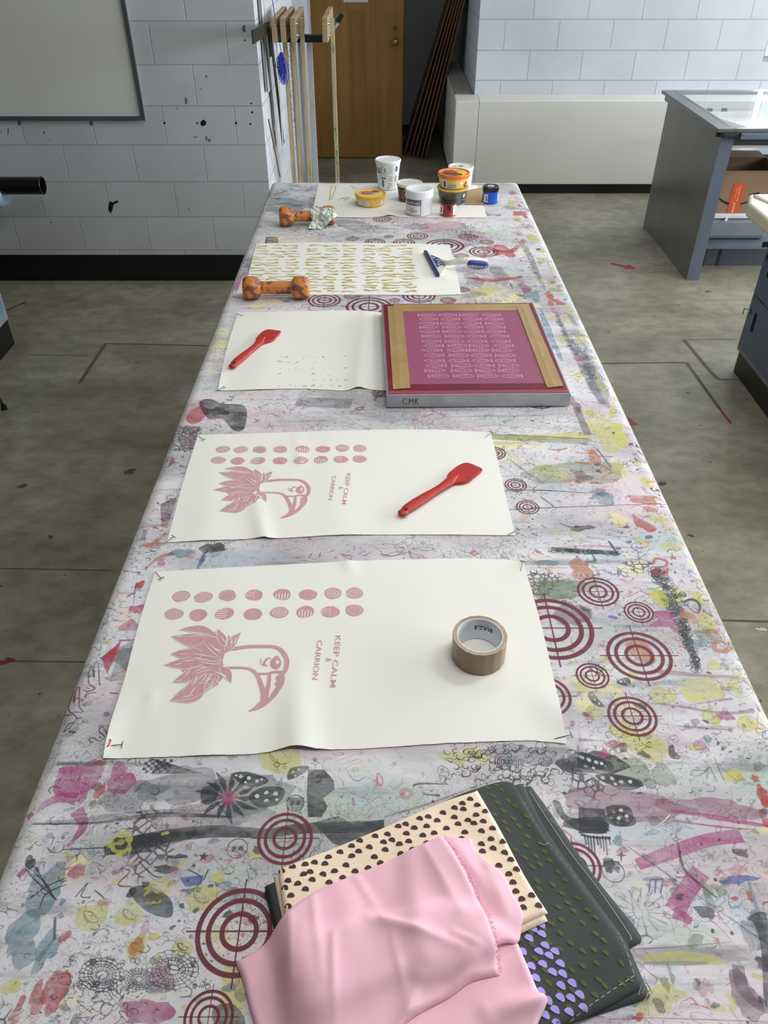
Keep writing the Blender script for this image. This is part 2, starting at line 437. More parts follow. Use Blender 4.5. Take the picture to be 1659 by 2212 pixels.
seam([(1300, 785), (1483, 783)], 0.014); seam([(1483, 783), (1520, 835), (1556, 885)], 0.018); seam([(1556, 885), (1579, 915)], 0.014, 3)
seam([(1476, 734), (1589, 733)], 0.008); seam([(1478, 735), (1532, 800), (1552, 820)], 0.022); seam([(1552, 820), (1602, 820)], 0.012)
seam([(1560, 1340), (1659, 1343)], 0.01); seam([(0, 1228), (240, 1232)], 0.006, 1); seam([(0, 1428), (190, 1430)], 0.006, 1)
seam([(1400, 590), (1440, 585)], 0.006, 2)
rf = random.Random(5)
for k in range(150):
    x = rf.uniform(-2.2, 2.4); y = rf.uniform(1.0, 6.6); s = rf.uniform(0.0015, 0.0055)
    ink.blob((x, y), s * rf.uniform(1, 2.2), s, rf.choice((2, 2, 1, 4)), 0.3, 8, seed=k)
for (x, y, r, mi) in ((280, 1019, .025, 2), (50, 1050, .02, 2), (110, 1160, .012, 2), (1492, 1157, .012, 2), (1530, 630, .02, 2), (1430, 1045, .02, 2), (17, 1428, .02, 3), (1645, 1360, .015, 4)):
    ink.blob(Fp(x, y), r, r * 0.6, mi, 0.4)
ink.flush(0)
struct('floor', bm, [floor_mat(), M('floor_seam', (86, 82, 68), 0.9), M('floor_stain', (80, 76, 64), 0.8), M('red_line_tape', (120, 45, 42), 0.6), M('paint_fleck', (190, 190, 182), 0.6)])
# arrows stuck on the floor
def arrow(a, b, wid, head, label):
    a = Fp(*a); b = Fp(*b); d = (b - a).normalized(); q = Vector((-d.y, d.x)); n = b - d * head
    P = [a + q * wid / 2, n + q * wid / 2, n + q * wid * 1.35, b, n - q * wid * 1.35, n - q * wid / 2, a - q * wid / 2]
    bm = NB(); prism(bm, [(p.x, p.y) for p in P[::-1]], 0.0, 0.0012)
    setp(build('floor_arrow', bm, M('red_sticker', (150, 42, 42), 0.5)), label, 'arrow sticker', 'red floor arrows')
arrow((1319, 569), (1376, 581), 0.035, 0.075, 'small red arrow sticker on open concrete floor left of the grey glass-topped table')
arrow((1330, 905), (1378, 917), 0.035, 0.06, 'red arrow sticker on the floor peeking out beside the cloth edge near the framed screen')

# walls
bm = NB(); box(bm, -5.0, CX, DW, DW + 0.2, 0, 3.4)
box(bm, CX - 0.2, CX, DW + 0.2, 9.0, 0, 3.4)
for f in bm.faces:
    if abs(f.normal.x) > 0.5 or f.calc_center_median().y > DW + 0.25: f.material_index = 0
bm.normal_update()
for f in bm.faces: f.material_index = 1 if abs(f.normal.x) > 0.5 else 0
def wall_mark(pts, mi):    # painted scuffs and drill holes on the left wall
    try: bm.faces.new([bm.verts.new(ony(x, y, DW - 0.001)) for x, y in pts]).material_index = mi
    except ValueError: pass
def wspot(x, y, r, mi=2, seed=1, ry=None):
    rr = random.Random(seed); ry = ry or r
    wall_mark([(x + r * rr.uniform(.6, 1.2) * math.cos(a * PI / 5), y + ry * rr.uniform(.6, 1.2) * math.sin(a * PI / 5)) for a in range(10)], mi)
for i, (x, y, r) in enumerate(((355, 266, 2.6), (426, 266, 2.2), (510, 266, 2.8), (541, 268, 2.6), (545, 243, 2.6), (543, 223, 2), (529, 87, 2))): wspot(x, y, r, 2, i)
wall_mark([(434, 262), (440, 258), (446, 264), (444, 270), (437, 273), (433, 268)], 2)
wall_mark([(235, 440), (239, 434), (243, 438), (250, 434), (255, 433), (255, 438), (246, 441), (243, 452), (240, 461), (234, 454)], 2)
for i, (x, y, rx_, ry_) in enumerate(((402, 218, 3, 8), (382, 235, 3, 1), (422, 296, 5, 1.5), (446, 298, 2, 6), (452, 303, 3, 4), (96, 286, 2, 3), (104, 301, 2, 1), (18, 284, 1.5, 8), (3, 284, 1, 3), (434, 192, 1, 2), (446, 165, 2, 3), (408, 451, 1, 3), (110, 480, 2, 2), (527, 62, 4, 9), (42, 265, 4, 6), (197, 266, 4, 6))):
    wspot(x, y, rx_, 3, 50 + i, ry_)
struct('wall_left', bm, [m_blockL, m_blockS, m_holes, M('wall_scuffs', (96, 104, 122), 0.8)])
bm = NB(); box(bm, RX, 2.91, WY, WY + 0.2, 0, 3.4); box(bm, 2.91, 5.0, WY, WY + 0.2, 0, .93); box(bm, 2.91, 5.0, WY, WY + 0.2, 3.05, 3.4); box(bm, RX, RX + 0.2, WY + 0.2, 9.0, 0, 3.4)
struct('wall_right', bm, m_blockR)
struct('wall_back', BX(CX, RX, BY, BY + 0.2, 0, 3.4), m_plaster)
struct('wall_far_left', BX(-5.2, -5.0, -4.0, 5.1, 0, 3.4), M('far_left_paint', (110, 110, 112), .7))
struct('wall_behind', BX(-5.2, 5.2, -4.2, -4.0, 0, 3.4), M('rear_wall_paint', (150, 150, 150), 0.7))
struct('ceiling', BX(-5.2, 5.2, -4.2, 9.2, 3.4, 3.5), m_ceil)
# right outer wall with three windows
bm = NB(); box(bm, 5.0, 5.2, -4.0, 7.1, 0, 1.25); box(bm, 5.0, 5.2, -4.0, 7.1, 3.05, 3.4)
ys = [-4.0, -0.15, 2.15, 2.45, 4.75, 5.05, 7.1]
for a, b in ((-4.0, -0.15), (2.15, 2.45), (4.75, 5.05)): box(bm, 5.0, 5.2, a, b, 1.25, 3.05)
struct('wall_outer', bm, M('outer_wall_paint', (215, 218, 222), 0.6))
m_alu = M('window_aluminium', (150, 152, 155), 0.4, 0.7)
m_pane = bpy.data.materials.new('window_pane_glass'); m_pane.use_nodes = True
pb = m_pane.node_tree.nodes['Principled BSDF']; pb.inputs['Transmission Weight'].default_value = 1; pb.inputs['Roughness'].default_value = 0.05; pb.inputs['Base Color'].default_value = (.85, .93, 1, 1)
for i, (a, b) in enumerate(((-0.15, 2.15), (2.45, 4.75), (5.05, 6.9))):
    bm = NB()
    box(bm, 5.02, 5.10, a, b, 1.25, 1.31); box(bm, 5.02, 5.10, a, b, 2.99, 3.05)
    for q in (a, (a + b) / 2 - 0.03, b - 0.06): box(bm, 5.02, 5.10, q, q + 0.06, 1.31, 2.99)
    fr = struct('window_%d' % (i + 1), bm, m_alu)
    build('pane', BX(5.055, 5.061, a + 0.06, b - 0.06, 1.31, 2.99), m_pane, fr)
bm = NB(); box(bm, 2.91, 4.95, WY + .03, WY + .09, .93, .96); box(bm, 2.91, 4.95, WY + .03, WY + .09, 3.0, 3.05)
for q in (2.91, 2.99, 4.89): box(bm, q, q + .02, WY + .03, WY + .09, .96, 3.0)
fr = struct('window_4', bm, m_alu); build('pane', BX(3.01, 4.89, WY + .055, WY + .061, .96, 3.0), m_pane, fr)
# base trims
struct('baseboard_left', BX(-5.0, CX + 0.004, DW - 0.008, DW, 0, 0.165), m_black)
bm = NB(); box(bm, CX, CX + 0.008, DW, 7.0, 0, 0.15)
struct('baseboard_side', bm, m_black)
struct('baseboard_back', BX(CX, RX, BY - 0.008, BY, 0, 0.10), m_black)
# pale jamb panel standing beyond the hanging squares
struct('trim_1', BX(CX, -0.575, 6.9, 7.25, 0, 3.4), M('grey_jamb', (176, 182, 188), 0.5), bevel=0.003)

# the door, ajar in the recess
def door_mat():
    m = bpy.data.materials.new('varnished_birch'); m.use_nodes = True; nt = m.node_tree; N = nt.nodes; L = nt.links; b = N['Principled BSDF']
    g = N.new('ShaderNodeNewGeometry'); mp = N.new('ShaderNodeMapping'); mp.inputs['Scale'].default_value = (6.6, 1, 1.7); L.new(g.outputs['Position'], mp.inputs[0])
    sn = N.new('ShaderNodeVectorMath'); sn.operation = 'SNAP'; sn.inputs[1].default_value = (1, 9, 1); L.new(mp.outputs[0], sn.inputs[0])
    wn = N.new('ShaderNodeTexWhiteNoise'); wn.noise_dimensions = '3D'; L.new(sn.outputs[0], wn.inputs['Vector'])
    n = N.new('ShaderNodeTexNoise'); n.inputs['Scale'].default_value = 1.5; n.inputs['Detail'].default_value = 6
    m2 = N.new('ShaderNodeMapping'); m2.inputs['Scale'].default_value = (14, 1, 0.8); L.new(g.outputs['Position'], m2.inputs[0]); L.new(m2.outputs[0], n.inputs['Vector'])
    ad = N.new('ShaderNodeMath'); ad.operation = 'MULTIPLY_ADD'; ad.inputs[1].default_value = 0.35; L.new(wn.outputs[0], ad.inputs[0]); L.new(n.outputs[0], ad.inputs[2])
    r = N.new('ShaderNodeValToRGB'); r.color_ramp.elements[0].position = 0.3; r.color_ramp.elements[0].color = lin((122, 86, 36)) + (1,); r.color_ramp.elements[1].position = 1.0; r.color_ramp.elements[1].color = lin((156, 116, 58)) + (1,)
    L.new(ad.outputs[0], r.inputs[0]); L.new(r.outputs[0], b.inputs['Base Color']); b.inputs['Roughness'].default_value = 0.32
    return m
dr = struct('door_1', BX(-0.76, 0.1675, DY, DY + 0.045, 0.008, 2.13), door_mat(), bevel=0.002)
m_brass = M('aged_brass', (150, 118, 62), 0.35, 0.9)
k = ony(854, 89, DY)
bm = NB(); cyl(bm, (k.x, DY, k.z), (k.x, DY - 0.006, k.z), 0.03, n=24); cyl(bm, (k.x, DY - 0.006, k.z), (k.x, DY - 0.04, k.z), 0.012, 0.012, 16)
prof = [(0.012, .036), (0.024, .044), (0.029, .056), (0.027, .066), (0.018, .073), (0.0, .075)]
rings = []
for r_, h_ in prof: rings.append([bm.verts.new((k.x + r_ * math.cos(2 * PI * i / 20), DY - h_, k.z + r_ * math.sin(2 * PI * i / 20))) for i in range(20)])
for a, b in zip(rings, rings[1:]):
    for i in range(20): bm.faces.new((a[i], a[(i + 1) % 20], b[(i + 1) % 20], b[i]))
kn = build('door_knob', bm, m_brass, dr, smooth=True)
k2 = ony(854, 61, DY); bm = NB(); cyl(bm, (k2.x, DY, k2.z), (k2.x, DY - 0.012, k2.z), 0.019, 0.016, 20); box(bm, k2.x - .003, k2.x + .003, DY - 0.014, DY - 0.011, k2.z - .007, k2.z + .007)
build('door_lock', bm, M('lock_steel', (110, 104, 92), 0.35, 0.9), dr)
bm = NB()
for (yy, h_) in ((50, .06), (85, .05)):
    p = ony(872, yy, DY); box(bm, 0.165, 0.171, DY + 0.008, DY + 0.036, p.z - h_ / 2, p.z + h_ / 2)
build('latch_plate', bm, m_dark, dr)
a = ony(742, 0, DY - 0.002); b = ony(795, 5, DY - 0.002)
bm = NB(); box(bm, a.x, b.x, DY - 0.002, DY - 0.0002, b.z, b.z + 0.24)
setp(build('door_notice', bm, M('notice_paper', (205, 208, 212), 0.7)), 'white paper notice taped on the wooden door near the top of the frame', 'notice')

# ================================================================== WHITEBOARD
a = ony(315, 260, DW - 0.02); zb_ = a.z; xr = a.x
wbx0, wbz1 = xr - 1.83, zb_ + 1.2
root = empty('whiteboard', (xr - .9, DW - 0.01, zb_), 'large whiteboard in a grey aluminium frame mounted on the left block wall', 'whiteboard')
build('writing_surface', BX(wbx0 + .01, xr - .01, DW - 0.016, DW - 0.001, zb_ + .01, wbz1 - .01), M('whiteboard_enamel', (214, 216, 208), 0.28, var=0.03, vs=2), root)
bm = NB(); fw = 0.022
for q in ((wbx0, xr, zb_, zb_ + fw), (wbx0, xr, wbz1 - fw, wbz1), (wbx0, wbx0 + fw, zb_ + fw, wbz1 - fw), (xr - fw, xr, zb_ + fw, wbz1 - fw)):
    box(bm, q[0], q[1], DW - 0.03, DW - 0.0165, q[2], q[3])
    box(bm, q[0], q[1], DW - 0.0165, DW - 0.0005, q[2], q[3]) if False else None
build('frame', bm, M('brushed_aluminium', (128, 132, 138), 0.38, 0.85), root, bevel=0.002)

# black pipe poking from a wrapped bundle at the left edge
p0 = ony(5, 401, 4.6); p1 = ony(92, 401, 4.6)
root = empty('black_pipe', (p0.x, 4.6, p0.z - .05), 'short black plastic pipe lying level by the left wall, open end to the right', 'pipe')
bm = NB(); n = 32
def ringx(x, r): return [bm.verts.new((x, 4.6 + r * math.cos(2 * PI * i / n), p0.z + r * math.sin(2 * PI * i / n))) for i in range(n)]
R_ = [ringx(p0.x, .046), ringx(p1.x - .004, .046), ringx(p1.x, .049), ringx(p1.x + .003, .046), ringx(p1.x + .002, .041), ringx(p0.x, .041)]
for a, b in zip(R_, R_[1:]):
    for i in range(n): bm.faces.new((a[i], a[(i + 1) % n], b[(i + 1) % n], b[i]))
build('pipe_wall', bm, M('black_plastic', (12, 12, 14), 0.3), root, smooth=True, sharp=40)
bm = NB(); c = ony(0, 420, 4.62)
for k in range(9): pass
tube(bm, [(p0.x - .75, 4.62, p0.z - .012), (p0.x - .3, 4.62, p0.z - .03), (p0.x - .09, 4.62, p0.z - .05), (p0.x - .004, 4.615, p0.z - .055)], [.085, .09, .08, .06], 20)
for v in bm.verts: v.co += Vector((0, 0.012, 0.018)) * nz(v.co.x * 14, v.co.z * 14)
setp(build('plastic_wrapped_roll', bm, M('pale_blue_wrap', (168, 190, 214), 0.3, var=0.15, vs=14, bump=0.4, bs=30), smooth=True), 'pale blue plastic wrapped roll at the left edge, black pipe sticking out of it', 'roll')
# two wall brackets that carry the roll
for xx in (p0.x - .62, p0.x - .2):
    bm = NB(); box(bm, xx, xx + .03, DW - 0.012, DW, p0.z - .2, p0.z + .02); box(bm, xx, xx + .03, 4.52, DW - .012, p0.z - .135, p0.z - .118)
    setp(build('wall_bracket', bm, m_alu), 'grey steel wall bracket under the pale blue wrapped roll on the left wall', 'bracket', 'brackets under the wrapped roll')

# ================================================================== CONVECTOR COVER ALONG THE RIGHT WALL
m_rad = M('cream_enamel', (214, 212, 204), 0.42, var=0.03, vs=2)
RY = 6.7316; RL = 0.555; rz = 0.695
root = empty('convector_cover', (1.6, RY, 0), 'long off-white metal heating cover with sloped top wrapping the right wall corner', 'heating cover')
def solidpoly(bm, prof, x0, x1, axis='x', mi=0):
    """prof (a, z) extruded along x (a = y) or along y (a = x)"""
    if axis == 'x': hexa(bm, [(x0, a, z) for a, z in prof], [(x1, a, z) for a, z in prof], mi)
    else: hexa(bm, [(a, x0, z) for a, z in prof], [(a, x1, z) for a, z in prof], mi)
seam_x = 0.733
bm = NB(); solidpoly(bm, [(RY, .08), (RY, rz), (WY - .01, rz + .012), (WY, rz + .012), (WY, .08)], seam_x + .002, 4.95)
build('front_panel', bm, m_rad, root, bevel=0.004)
bm = NB(); hexa(bm, [(RL, RY, .08), (seam_x, RY, .08), (seam_x, WY, .08), (RL, WY, .08)], [(RL, RY, rz), (seam_x, RY, rz), (seam_x, WY, rz + .012), (RL, WY, rz + .012)])
build('corner_cap', bm, m_rad, root, bevel=0.004)
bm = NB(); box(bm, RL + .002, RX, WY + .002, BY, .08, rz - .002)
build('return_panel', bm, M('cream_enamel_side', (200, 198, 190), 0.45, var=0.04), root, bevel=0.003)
bm = NB()
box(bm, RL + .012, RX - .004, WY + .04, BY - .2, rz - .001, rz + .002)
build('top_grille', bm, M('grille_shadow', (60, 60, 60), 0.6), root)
bm = NB(); y = WY + .045
while y < BY - .21:
    box(bm, RL + .014, RX - .006, y, y + .007, rz + .0022, rz + .007); y += .019
for i in range(9): box(bm, RL + .014 + i * .0158, RL + .019 + i * .0158, WY + .04, BY - .2, rz + .0071, rz + .0105)
build('grille_bars', bm, M('grille_bars', (170, 168, 160), 0.5), root)
bm = NB(); box(bm, RL + .02, 4.95, RY + .03, RY + .06, 0, .08); box(bm, RL + .02, RL + .05, RY + .06, BY, 0, .08)
build('kick_base', bm, m_black, root)

# ================================================================== LEANING PLANKS
m_fb = M('plywood_edge_brown', (96, 66, 32), 0.55, var=0.25, vs=3, stretch=(40, 1, 1))
feet = [876, 887, 895, 904, 913, 921]; heads = [980, 984, 988, 992, 996, 1000]
for i in range(6):
    y0 = 7.62 + i * .012
    a = onz(feet[i] - 8, 337, 0); a.y = 7.62
    a = Vector((ony(feet[i] - 6, 336, 7.95).x, 7.95 - i * .03, 0.0))
    tx = 0.612 + i * .0158; z1 = 1.42 - i * .012
    b = Vector((tx, 7.97 - i * .03, z1))
    d = (b - a).normalized(); q = Vector((d.z, 0, -d.x)); th = 0.014; wd = 0.34 if i == 0 else 0.30
    bm = NB(); off = Vector((0, wd, 0))
    P = [a + q * 0, a + q * th, a + q * th + off, a + off]
    lift = Vector((0, 0, max(0, th * abs(q.z))))
    hexa(bm, [p + lift for p in P], [p + (b - a) + lift for p in P])
    setp(build('plank', bm, m_fb, bevel=0.0015), 'brown board leaning in the dark recess, ' + ('outermost and leftmost of six', 'second from the door side', 'third from the door side', 'fourth from the door side', 'fifth from the door side', 'innermost, nearest the heating cover')[i], 'board', 'boards leaning in the recess')

# ================================================================== THINGS HANGING ON THE SIDE WALL
m_wood = M('pale_pine', (188, 172, 140), 0.6, var=0.2, vs=4, stretch=(20, 20, 1), second=(150, 128, 96), ss=8)
m_wood2 = M('ply_block', (164, 142, 108), 0.6, var=0.25, vs=5, stretch=(1, 1, 30))
m_steel = M('dark_steel', (78, 78, 72), 0.35, 0.9)
m_brk = M('bracket_black', (28, 32, 38), 0.45, 0.3)
# the bracket arm
zb = CAM_H - 0.640
bm = NB(); box(bm, CX, CX + .012, 5.33, 5.39, zb - .1, zb + .08); box(bm, CX + .012, -0.36, 5.32, 5.38, zb - .022, zb + .014)
root = empty('hook_bracket', (CX, 5.36, zb - .1), 'black steel hook arm on the side wall carrying the wooden T-squares', 'bracket')
build('arm', bm, m_brk, root, bevel=0.002)
bm = NB(); tube(bm, [(-0.365, 5.36, zb), (-0.31, 5.36, zb + .02), (-0.265, 5.36, zb + .085)], .014, 12)
build('upturned_tip', bm, M('grey_hook_tip', (92, 98, 108), 0.4, 0.3), root, smooth=True)
bm = NB(); tube(bm, [(-0.268, 5.36, zb + .078), (-0.245, 5.36, zb + .115)], .0165, 12)
build('rubber_cap', bm, m_black, root)
# T-squares: head along y, blade hanging down
xs_ = [-0.600, -0.552, -0.497, -0.322]
lb = ['nearest the side wall', 'second from the side wall', 'third from the side wall', 'rightmost with green paint']
def tsquare(x, label, i):
    r = empty('wooden_t_square', (x, 5.2, 0.35), 'pale wooden T-square hanging from the hook arm, ' + label, 'T-square', 'wooden T-squares on the hook arm')
    hz = zb + .0145
    bm = NB(); box(bm, x - .016, x + .013, 5.02, 5.62, hz, hz + .115); build('head', bm, m_wood2, r, bevel=0.002)
    bm = NB(); top = hz + .09; box(bm, x + .0132, x + .036, 5.26, 5.30, 0.18, top)
    q = bmesh.ops
    if i == 3:
        rr = random.Random(3)
        for k in range(26):
            z = top - .12 - rr.choice((rr.uniform(0, .05), rr.uniform(.45, .75))); yy = 5.2597
            dx = rr.uniform(.016, .032); s = rr.uniform(.002, .007)
            bm.faces.new([bm.verts.new((x + dx + s * math.cos(t) * .4, yy, z + s * 2 * math.sin(t))) for t in (0, 1.2, 2.5, 3.8, 5)]).material_index = 1
    build('blade', bm, [m_wood, M('green_paint', (52, 128, 96), 0.6)], r, bevel=0.001)
    if i >= 2:
        for zz in (.03, .085): bm = NB(); cyl(bm, (x + .013, 5.06, hz + zz), (x + .026, 5.06, hz + zz), .007, .006, 12); build('screw', bm, M('bright_screw', (210, 208, 200), 0.25, 0.9), r)
    return r
for i, x in enumerate(xs_): tsquare(x, lb[i], i)
# grey and white boards standing between the blades
def hang(name, x0, x1, y0, y1, z0, z1, mat, label, cat, group=None):
    return setp(build(name, BX(x0, x1, y0, y1, z0, z1), mat, bevel=0.0015), label, cat, group)
m_greyb = M('grey_board', (158, 162, 166), 0.5, var=0.08)
hang('tall_board', -0.562, -0.541, 5.40, 5.408, 0.05, 1.25, m_greyb, 'narrow grey board hanging between the first and second wooden T-squares', 'board', 'grey boards behind the T-squares')
hang('tall_board', -0.514, -0.486, 5.40, 5.408, 0.05, 1.25, m_greyb, 'narrow grey board hanging between the second and third wooden T-squares', 'board', 'grey boards behind the T-squares')
hang('tall_board', -0.459, -0.428, 5.40, 5.408, 0.05, 1.25, M('white_board', (196, 202, 206), 0.35), 'narrow pale board hanging just right of the third wooden T-square', 'board', 'grey boards behind the T-squares')
# rulers flat against the wall
def flatrule(name, y0, y1, z0, z1, x, mat, label, th=.004, lean=0.0):
    bm = NB(); hexa(bm, [(x, y0 + lean, z0), (x + th, y0 + lean, z0), (x + th, y1 + lean, z0), (x, y1 + lean, z0)], [(x, y0, z1), (x + th, y0, z1), (x + th, y1, z1), (x, y1, z1)])
    return setp(build(name, bm, mat), label, 'ruler', 'rulers hanging on the side wall')
XW = CX + .006
flatrule('metal_ruler', 5.02, 5.09, 1.05, 2.2, XW, M('ruler_grey', (150, 150, 146), 0.4, 0.4), 'grey metal ruler hanging on the side wall, nearest the corner')
flatrule('white_ruler', 5.14, 5.21, 1.03, 2.2, XW, M('ruler_white', (226, 226, 214), 0.5), 'wide white ruler hanging beside the grey metal ruler')
flatrule('white_ruler', 5.26, 5.30, 0.80, 2.1, XW, M('ruler_white2', (214, 218, 216), 0.4), 'narrow white ruler hanging behind the steel T-square')
# steel T-square
r = empty('steel_t_square', (-0.64, 5.3, 0.65), 'large dark steel T-square hanging on the side wall, blade slanting down', 'T-square')
a = onx(547, 88, -0.64); b = onx(583, 62, -0.64)
bm = NB(); hexa(bm, [(-.645, a.y, a.z - .015), (-.639, a.y, a.z - .015), (-.639, b.y, b.z - .02), (-.645, b.y, b.z - .02)], [(-.645, a.y, a.z + .045), (-.639, a.y, a.z + .045), (-.639, b.y, b.z + .04), (-.645, b.y, b.z + .04)])
build('head', bm, m_steel, r)
c = onx(583, 60, -0.636); d = onx(612, 312, -0.636)
bm = NB(); hexa(bm, [(-.638, d.y - .05, d.z), (-.634, d.y - .05, d.z), (-.634, d.y + .05, d.z), (-.638, d.y + .05, d.z)], [(-.638, c.y - .05, c.z), (-.634, c.y - .05, c.z), (-.634, c.y + .05, c.z), (-.638, c.y + .05, c.z)])
build('blade', bm, m_steel, r)
# measuring tape with figures
bm = NB(); a = onx(595, 62, -0.62); d = onx(612, 320, -0.62)
hexa(bm, [(-.622, d.y - .012, d.z), (-.620, d.y - .012, d.z), (-.620, d.y + .03, d.z), (-.622, d.y + .03, d.z)], [(-.622, a.y - .012, a.z), (-.620, a.y - .012, a.z), (-.620, a.y + .03, a.z), (-.622, a.y + .03, a.z)])
for k in range(24):
    t = (k + .5) / 24; y = a.y + (d.y - a.y) * t; z = a.z + (d.z - a.z) * t
    flat_text(bm, str(36 - k), .022, lambda u, v, y=y, z=z: (-.6195, y + .009 + u, z + v), 1)
setp(build('measuring_strip', bm, [M('strip_white', (232, 234, 236), 0.5), m_dark]), 'long white measuring strip with black figures hanging beside the steel T-square', 'ruler')
# blue tassel, strings, brown dowel
c = onx(609, 132, -0.56)
root = empty('blue_cord_bundle', (c.x, c.y, c.z - .2), 'bundle of bright blue cord hanging beside the wooden T-squares', 'cord')
bm = NB(); rr = random.Random(2)
for k in range(34):
    t0 = Vector((c.x + rr.uniform(-.008, .008), c.y + rr.uniform(-.012, .012), c.z + .04)); w_ = rr.uniform(-.028, .03); w2 = rr.uniform(-.03, .03); l = rr.uniform(.07, .16)
    tube(bm, [t0, t0 + Vector((w_ * .8, w2, -l * .35)), t0 + Vector((w_, w2, -l * .7)), t0 + Vector((w_ * .5, w2 * .5, -l))], .0022, 5)
build('strands', bm, M('blue_cord', (22, 40, 170), 0.5), root)
bm = NB(); tube(bm, [(c.x, c.y, c.z + .04), (c.x - .02, c.y, c.z + .2), (c.x - .03, c.y - .02, c.z + .33)], .002, 5)
build('loop', bm, M('blue_cord_dark', (20, 30, 90), 0.5), root)
bm = NB()
for k in range(5):
    x = -.60 + k * .006; y = 5.62 + k * .03
    tube(bm, [(x, y, 1.34), (x + .004, y + .01, 1.1), (x - .006, y, .8), (x + .004, y - .02, .55)], .0022, 5)
setp(build('bead_string_bundle', bm, M('yellow_white_cord', (214, 212, 180), 0.6, second=(110, 112, 140), ss=60, sthr=(.5, .55))), 'bundle of pale yellow and white strings hanging behind the steel T-square', 'string')
a = onx(580, 258, -.655); b = onx(605, 382, -.655)
bm = NB(); tube(bm, [a, b], .004, 8)
setp(build('brown_dowel', bm, M('brown_dowel', (120, 84, 66), 0.6)), 'thin brown dowel leaning on the white side wall beside the table corner', 'dowel')
a = onx(576, 10, -.655)
bm = NB(); tube(bm, [(-.66, 5.3, 1.75), (-.655, 5.3, 1.6)], .012, 8); tube(bm, [(-.66, 5.29, 1.75), (-.66, 5.29, 2.0)], .003, 6); tube(bm, [(-.66, 5.31, 1.75), (-.66, 5.31, 2.0)], .003, 6)
setp(build('compass_dividers', bm, M('dark_blue_handle', (34, 40, 78), 0.4)), 'slim two-legged dividers with dark blue grip hanging above the steel T-square', 'dividers')

# ================================================================== GREY GLASS-TOPPED TABLE ON THE RIGHT
m_gm = M('grey_metal', (110, 112, 110), 0.3, 0.35, var=0.14, vs=3, bump=0.05)
m_gm2 = M('grey_metal_blue', (104, 112, 128), 0.4, 0.3, var=0.06)
root = empty('glass_topped_table', (2.8, 5.4, 0), 'grey metal light table with glass top standing by the right wall', 'table')
X0, X1, Y0, Y1, TH = 1.93, 3.9, 4.874, 5.93, 0.90
build('side_panel', BX(X0, X0 + .004, Y0, Y1, 0, TH - .02), m_gm, root)
for (a, b, c, d) in ((X0 + .0045, X0 + .078, Y0, Y0 + .004), (X0 + .0045, X0 + .06, Y1 - .05, Y1), (X1 - .06, X1, Y0, Y0 + .05), (X1 - .06, X1, Y1 - .05, Y1)):
    build('leg', BX(a, b, c, d, 0, TH - .02), m_gm2, root)
for xx in (2.20, 2.30): build('back_post', BX(xx, xx + .03, Y1 - .04, Y1 - .01, 0.0, TH - .1), M('post_dark', (42, 44, 48), .5), root)
build('apron', BX(X0 + .08, X1 - .06, Y0 + .01, Y0 + .02, TH - .10, TH - .03), M('apron_dark', (62, 64, 68), 0.4, .3), root)
O = .045; bm = NB()
for q in ((X0 - O, X0 + .055, Y0 - O, Y1 + O), (X1 - .06, X1 + O, Y0 - O, Y1 + O)): box(bm, q[0], q[1], q[2], q[3], TH - .02, TH)
for q in ((X0 + .055, X1 - .06, Y0 - O, Y0 - .015), (X0 + .055, X1 - .06, Y1 - .01, Y1 + O)): box(bm, q[0], q[1], q[2], q[3], TH - .02, TH)
box(bm, X0 - .022, X0 - .001, Y0 + .03, Y1 + .02, TH - .06, TH - .021)
build('top_frame', bm, m_gm, root, bevel=0.003)
for xx in (2.10, 2.20): build('painted_reflection', BX(xx, xx + .022, Y0 + .2585, Y0 + .2598, .0, .149), M('reflection_dark', (34, 36, 40), .6), root)  # dark strips laid on the panel as a painted reflection of the posts
bm = NB(); box(bm, X0 + .09, X1 - .06, Y0 - .055, Y0 - .0, TH - .055, TH - .022); 
build('front_rail', bm, m_gm2, root, bevel=0.004)
bm = NB(); box(bm, X0 - .01, X0 + .085, Y0 - .045, Y0 - .002, TH - .05, TH - .021)
build('corner_bracket', bm, M('corner_black', (24, 24, 26), 0.5), root, bevel=0.008)
gl = bpy.data.materials.new('table_glass'); gl.use_nodes = True; nt_ = gl.node_tree; tr_ = nt_.nodes.new('ShaderNodeBsdfTransparent'); tr_.inputs[0].default_value = (.97, .985, .98, 1); go_ = nt_.nodes.new('ShaderNodeBsdfGlossy'); go_.inputs['Roughness'].default_value = .01; fr_ = nt_.nodes.new('ShaderNodeFresnel'); fr_.inputs[0].default_value = 1.5
mx_ = nt_.nodes.new('ShaderNodeMixShader'); ge_ = nt_.nodes.new('ShaderNodeNewGeometry'); iv_ = nt_.nodes.new('ShaderNodeMath'); iv_.operation = 'SUBTRACT'; iv_.inputs[0].default_value = 1; nt_.links.new(ge_.outputs['Backfacing'], iv_.inputs[1]); mu_ = nt_.nodes.new('ShaderNodeMath'); mu_.operation = 'MULTIPLY'; nt_.links.new(fr_.outputs[0], mu_.inputs[0]); nt_.links.new(iv_.outputs[0], mu_.inputs[1]); nt_.links.new(mu_.outputs[0], mx_.inputs[0]); nt_.links.new(tr_.outputs[0], mx_.inputs[1]); nt_.links.new(go_.outputs[0], mx_.inputs[2]); nt_.links.new(mx_.outputs[0], nt_.nodes['Material Output'].inputs[0])
build('glass_top', BX(X0 + .03, X1 - .03, Y0 - .04, Y1 + .03, TH + .0004, TH + .006), gl, root)
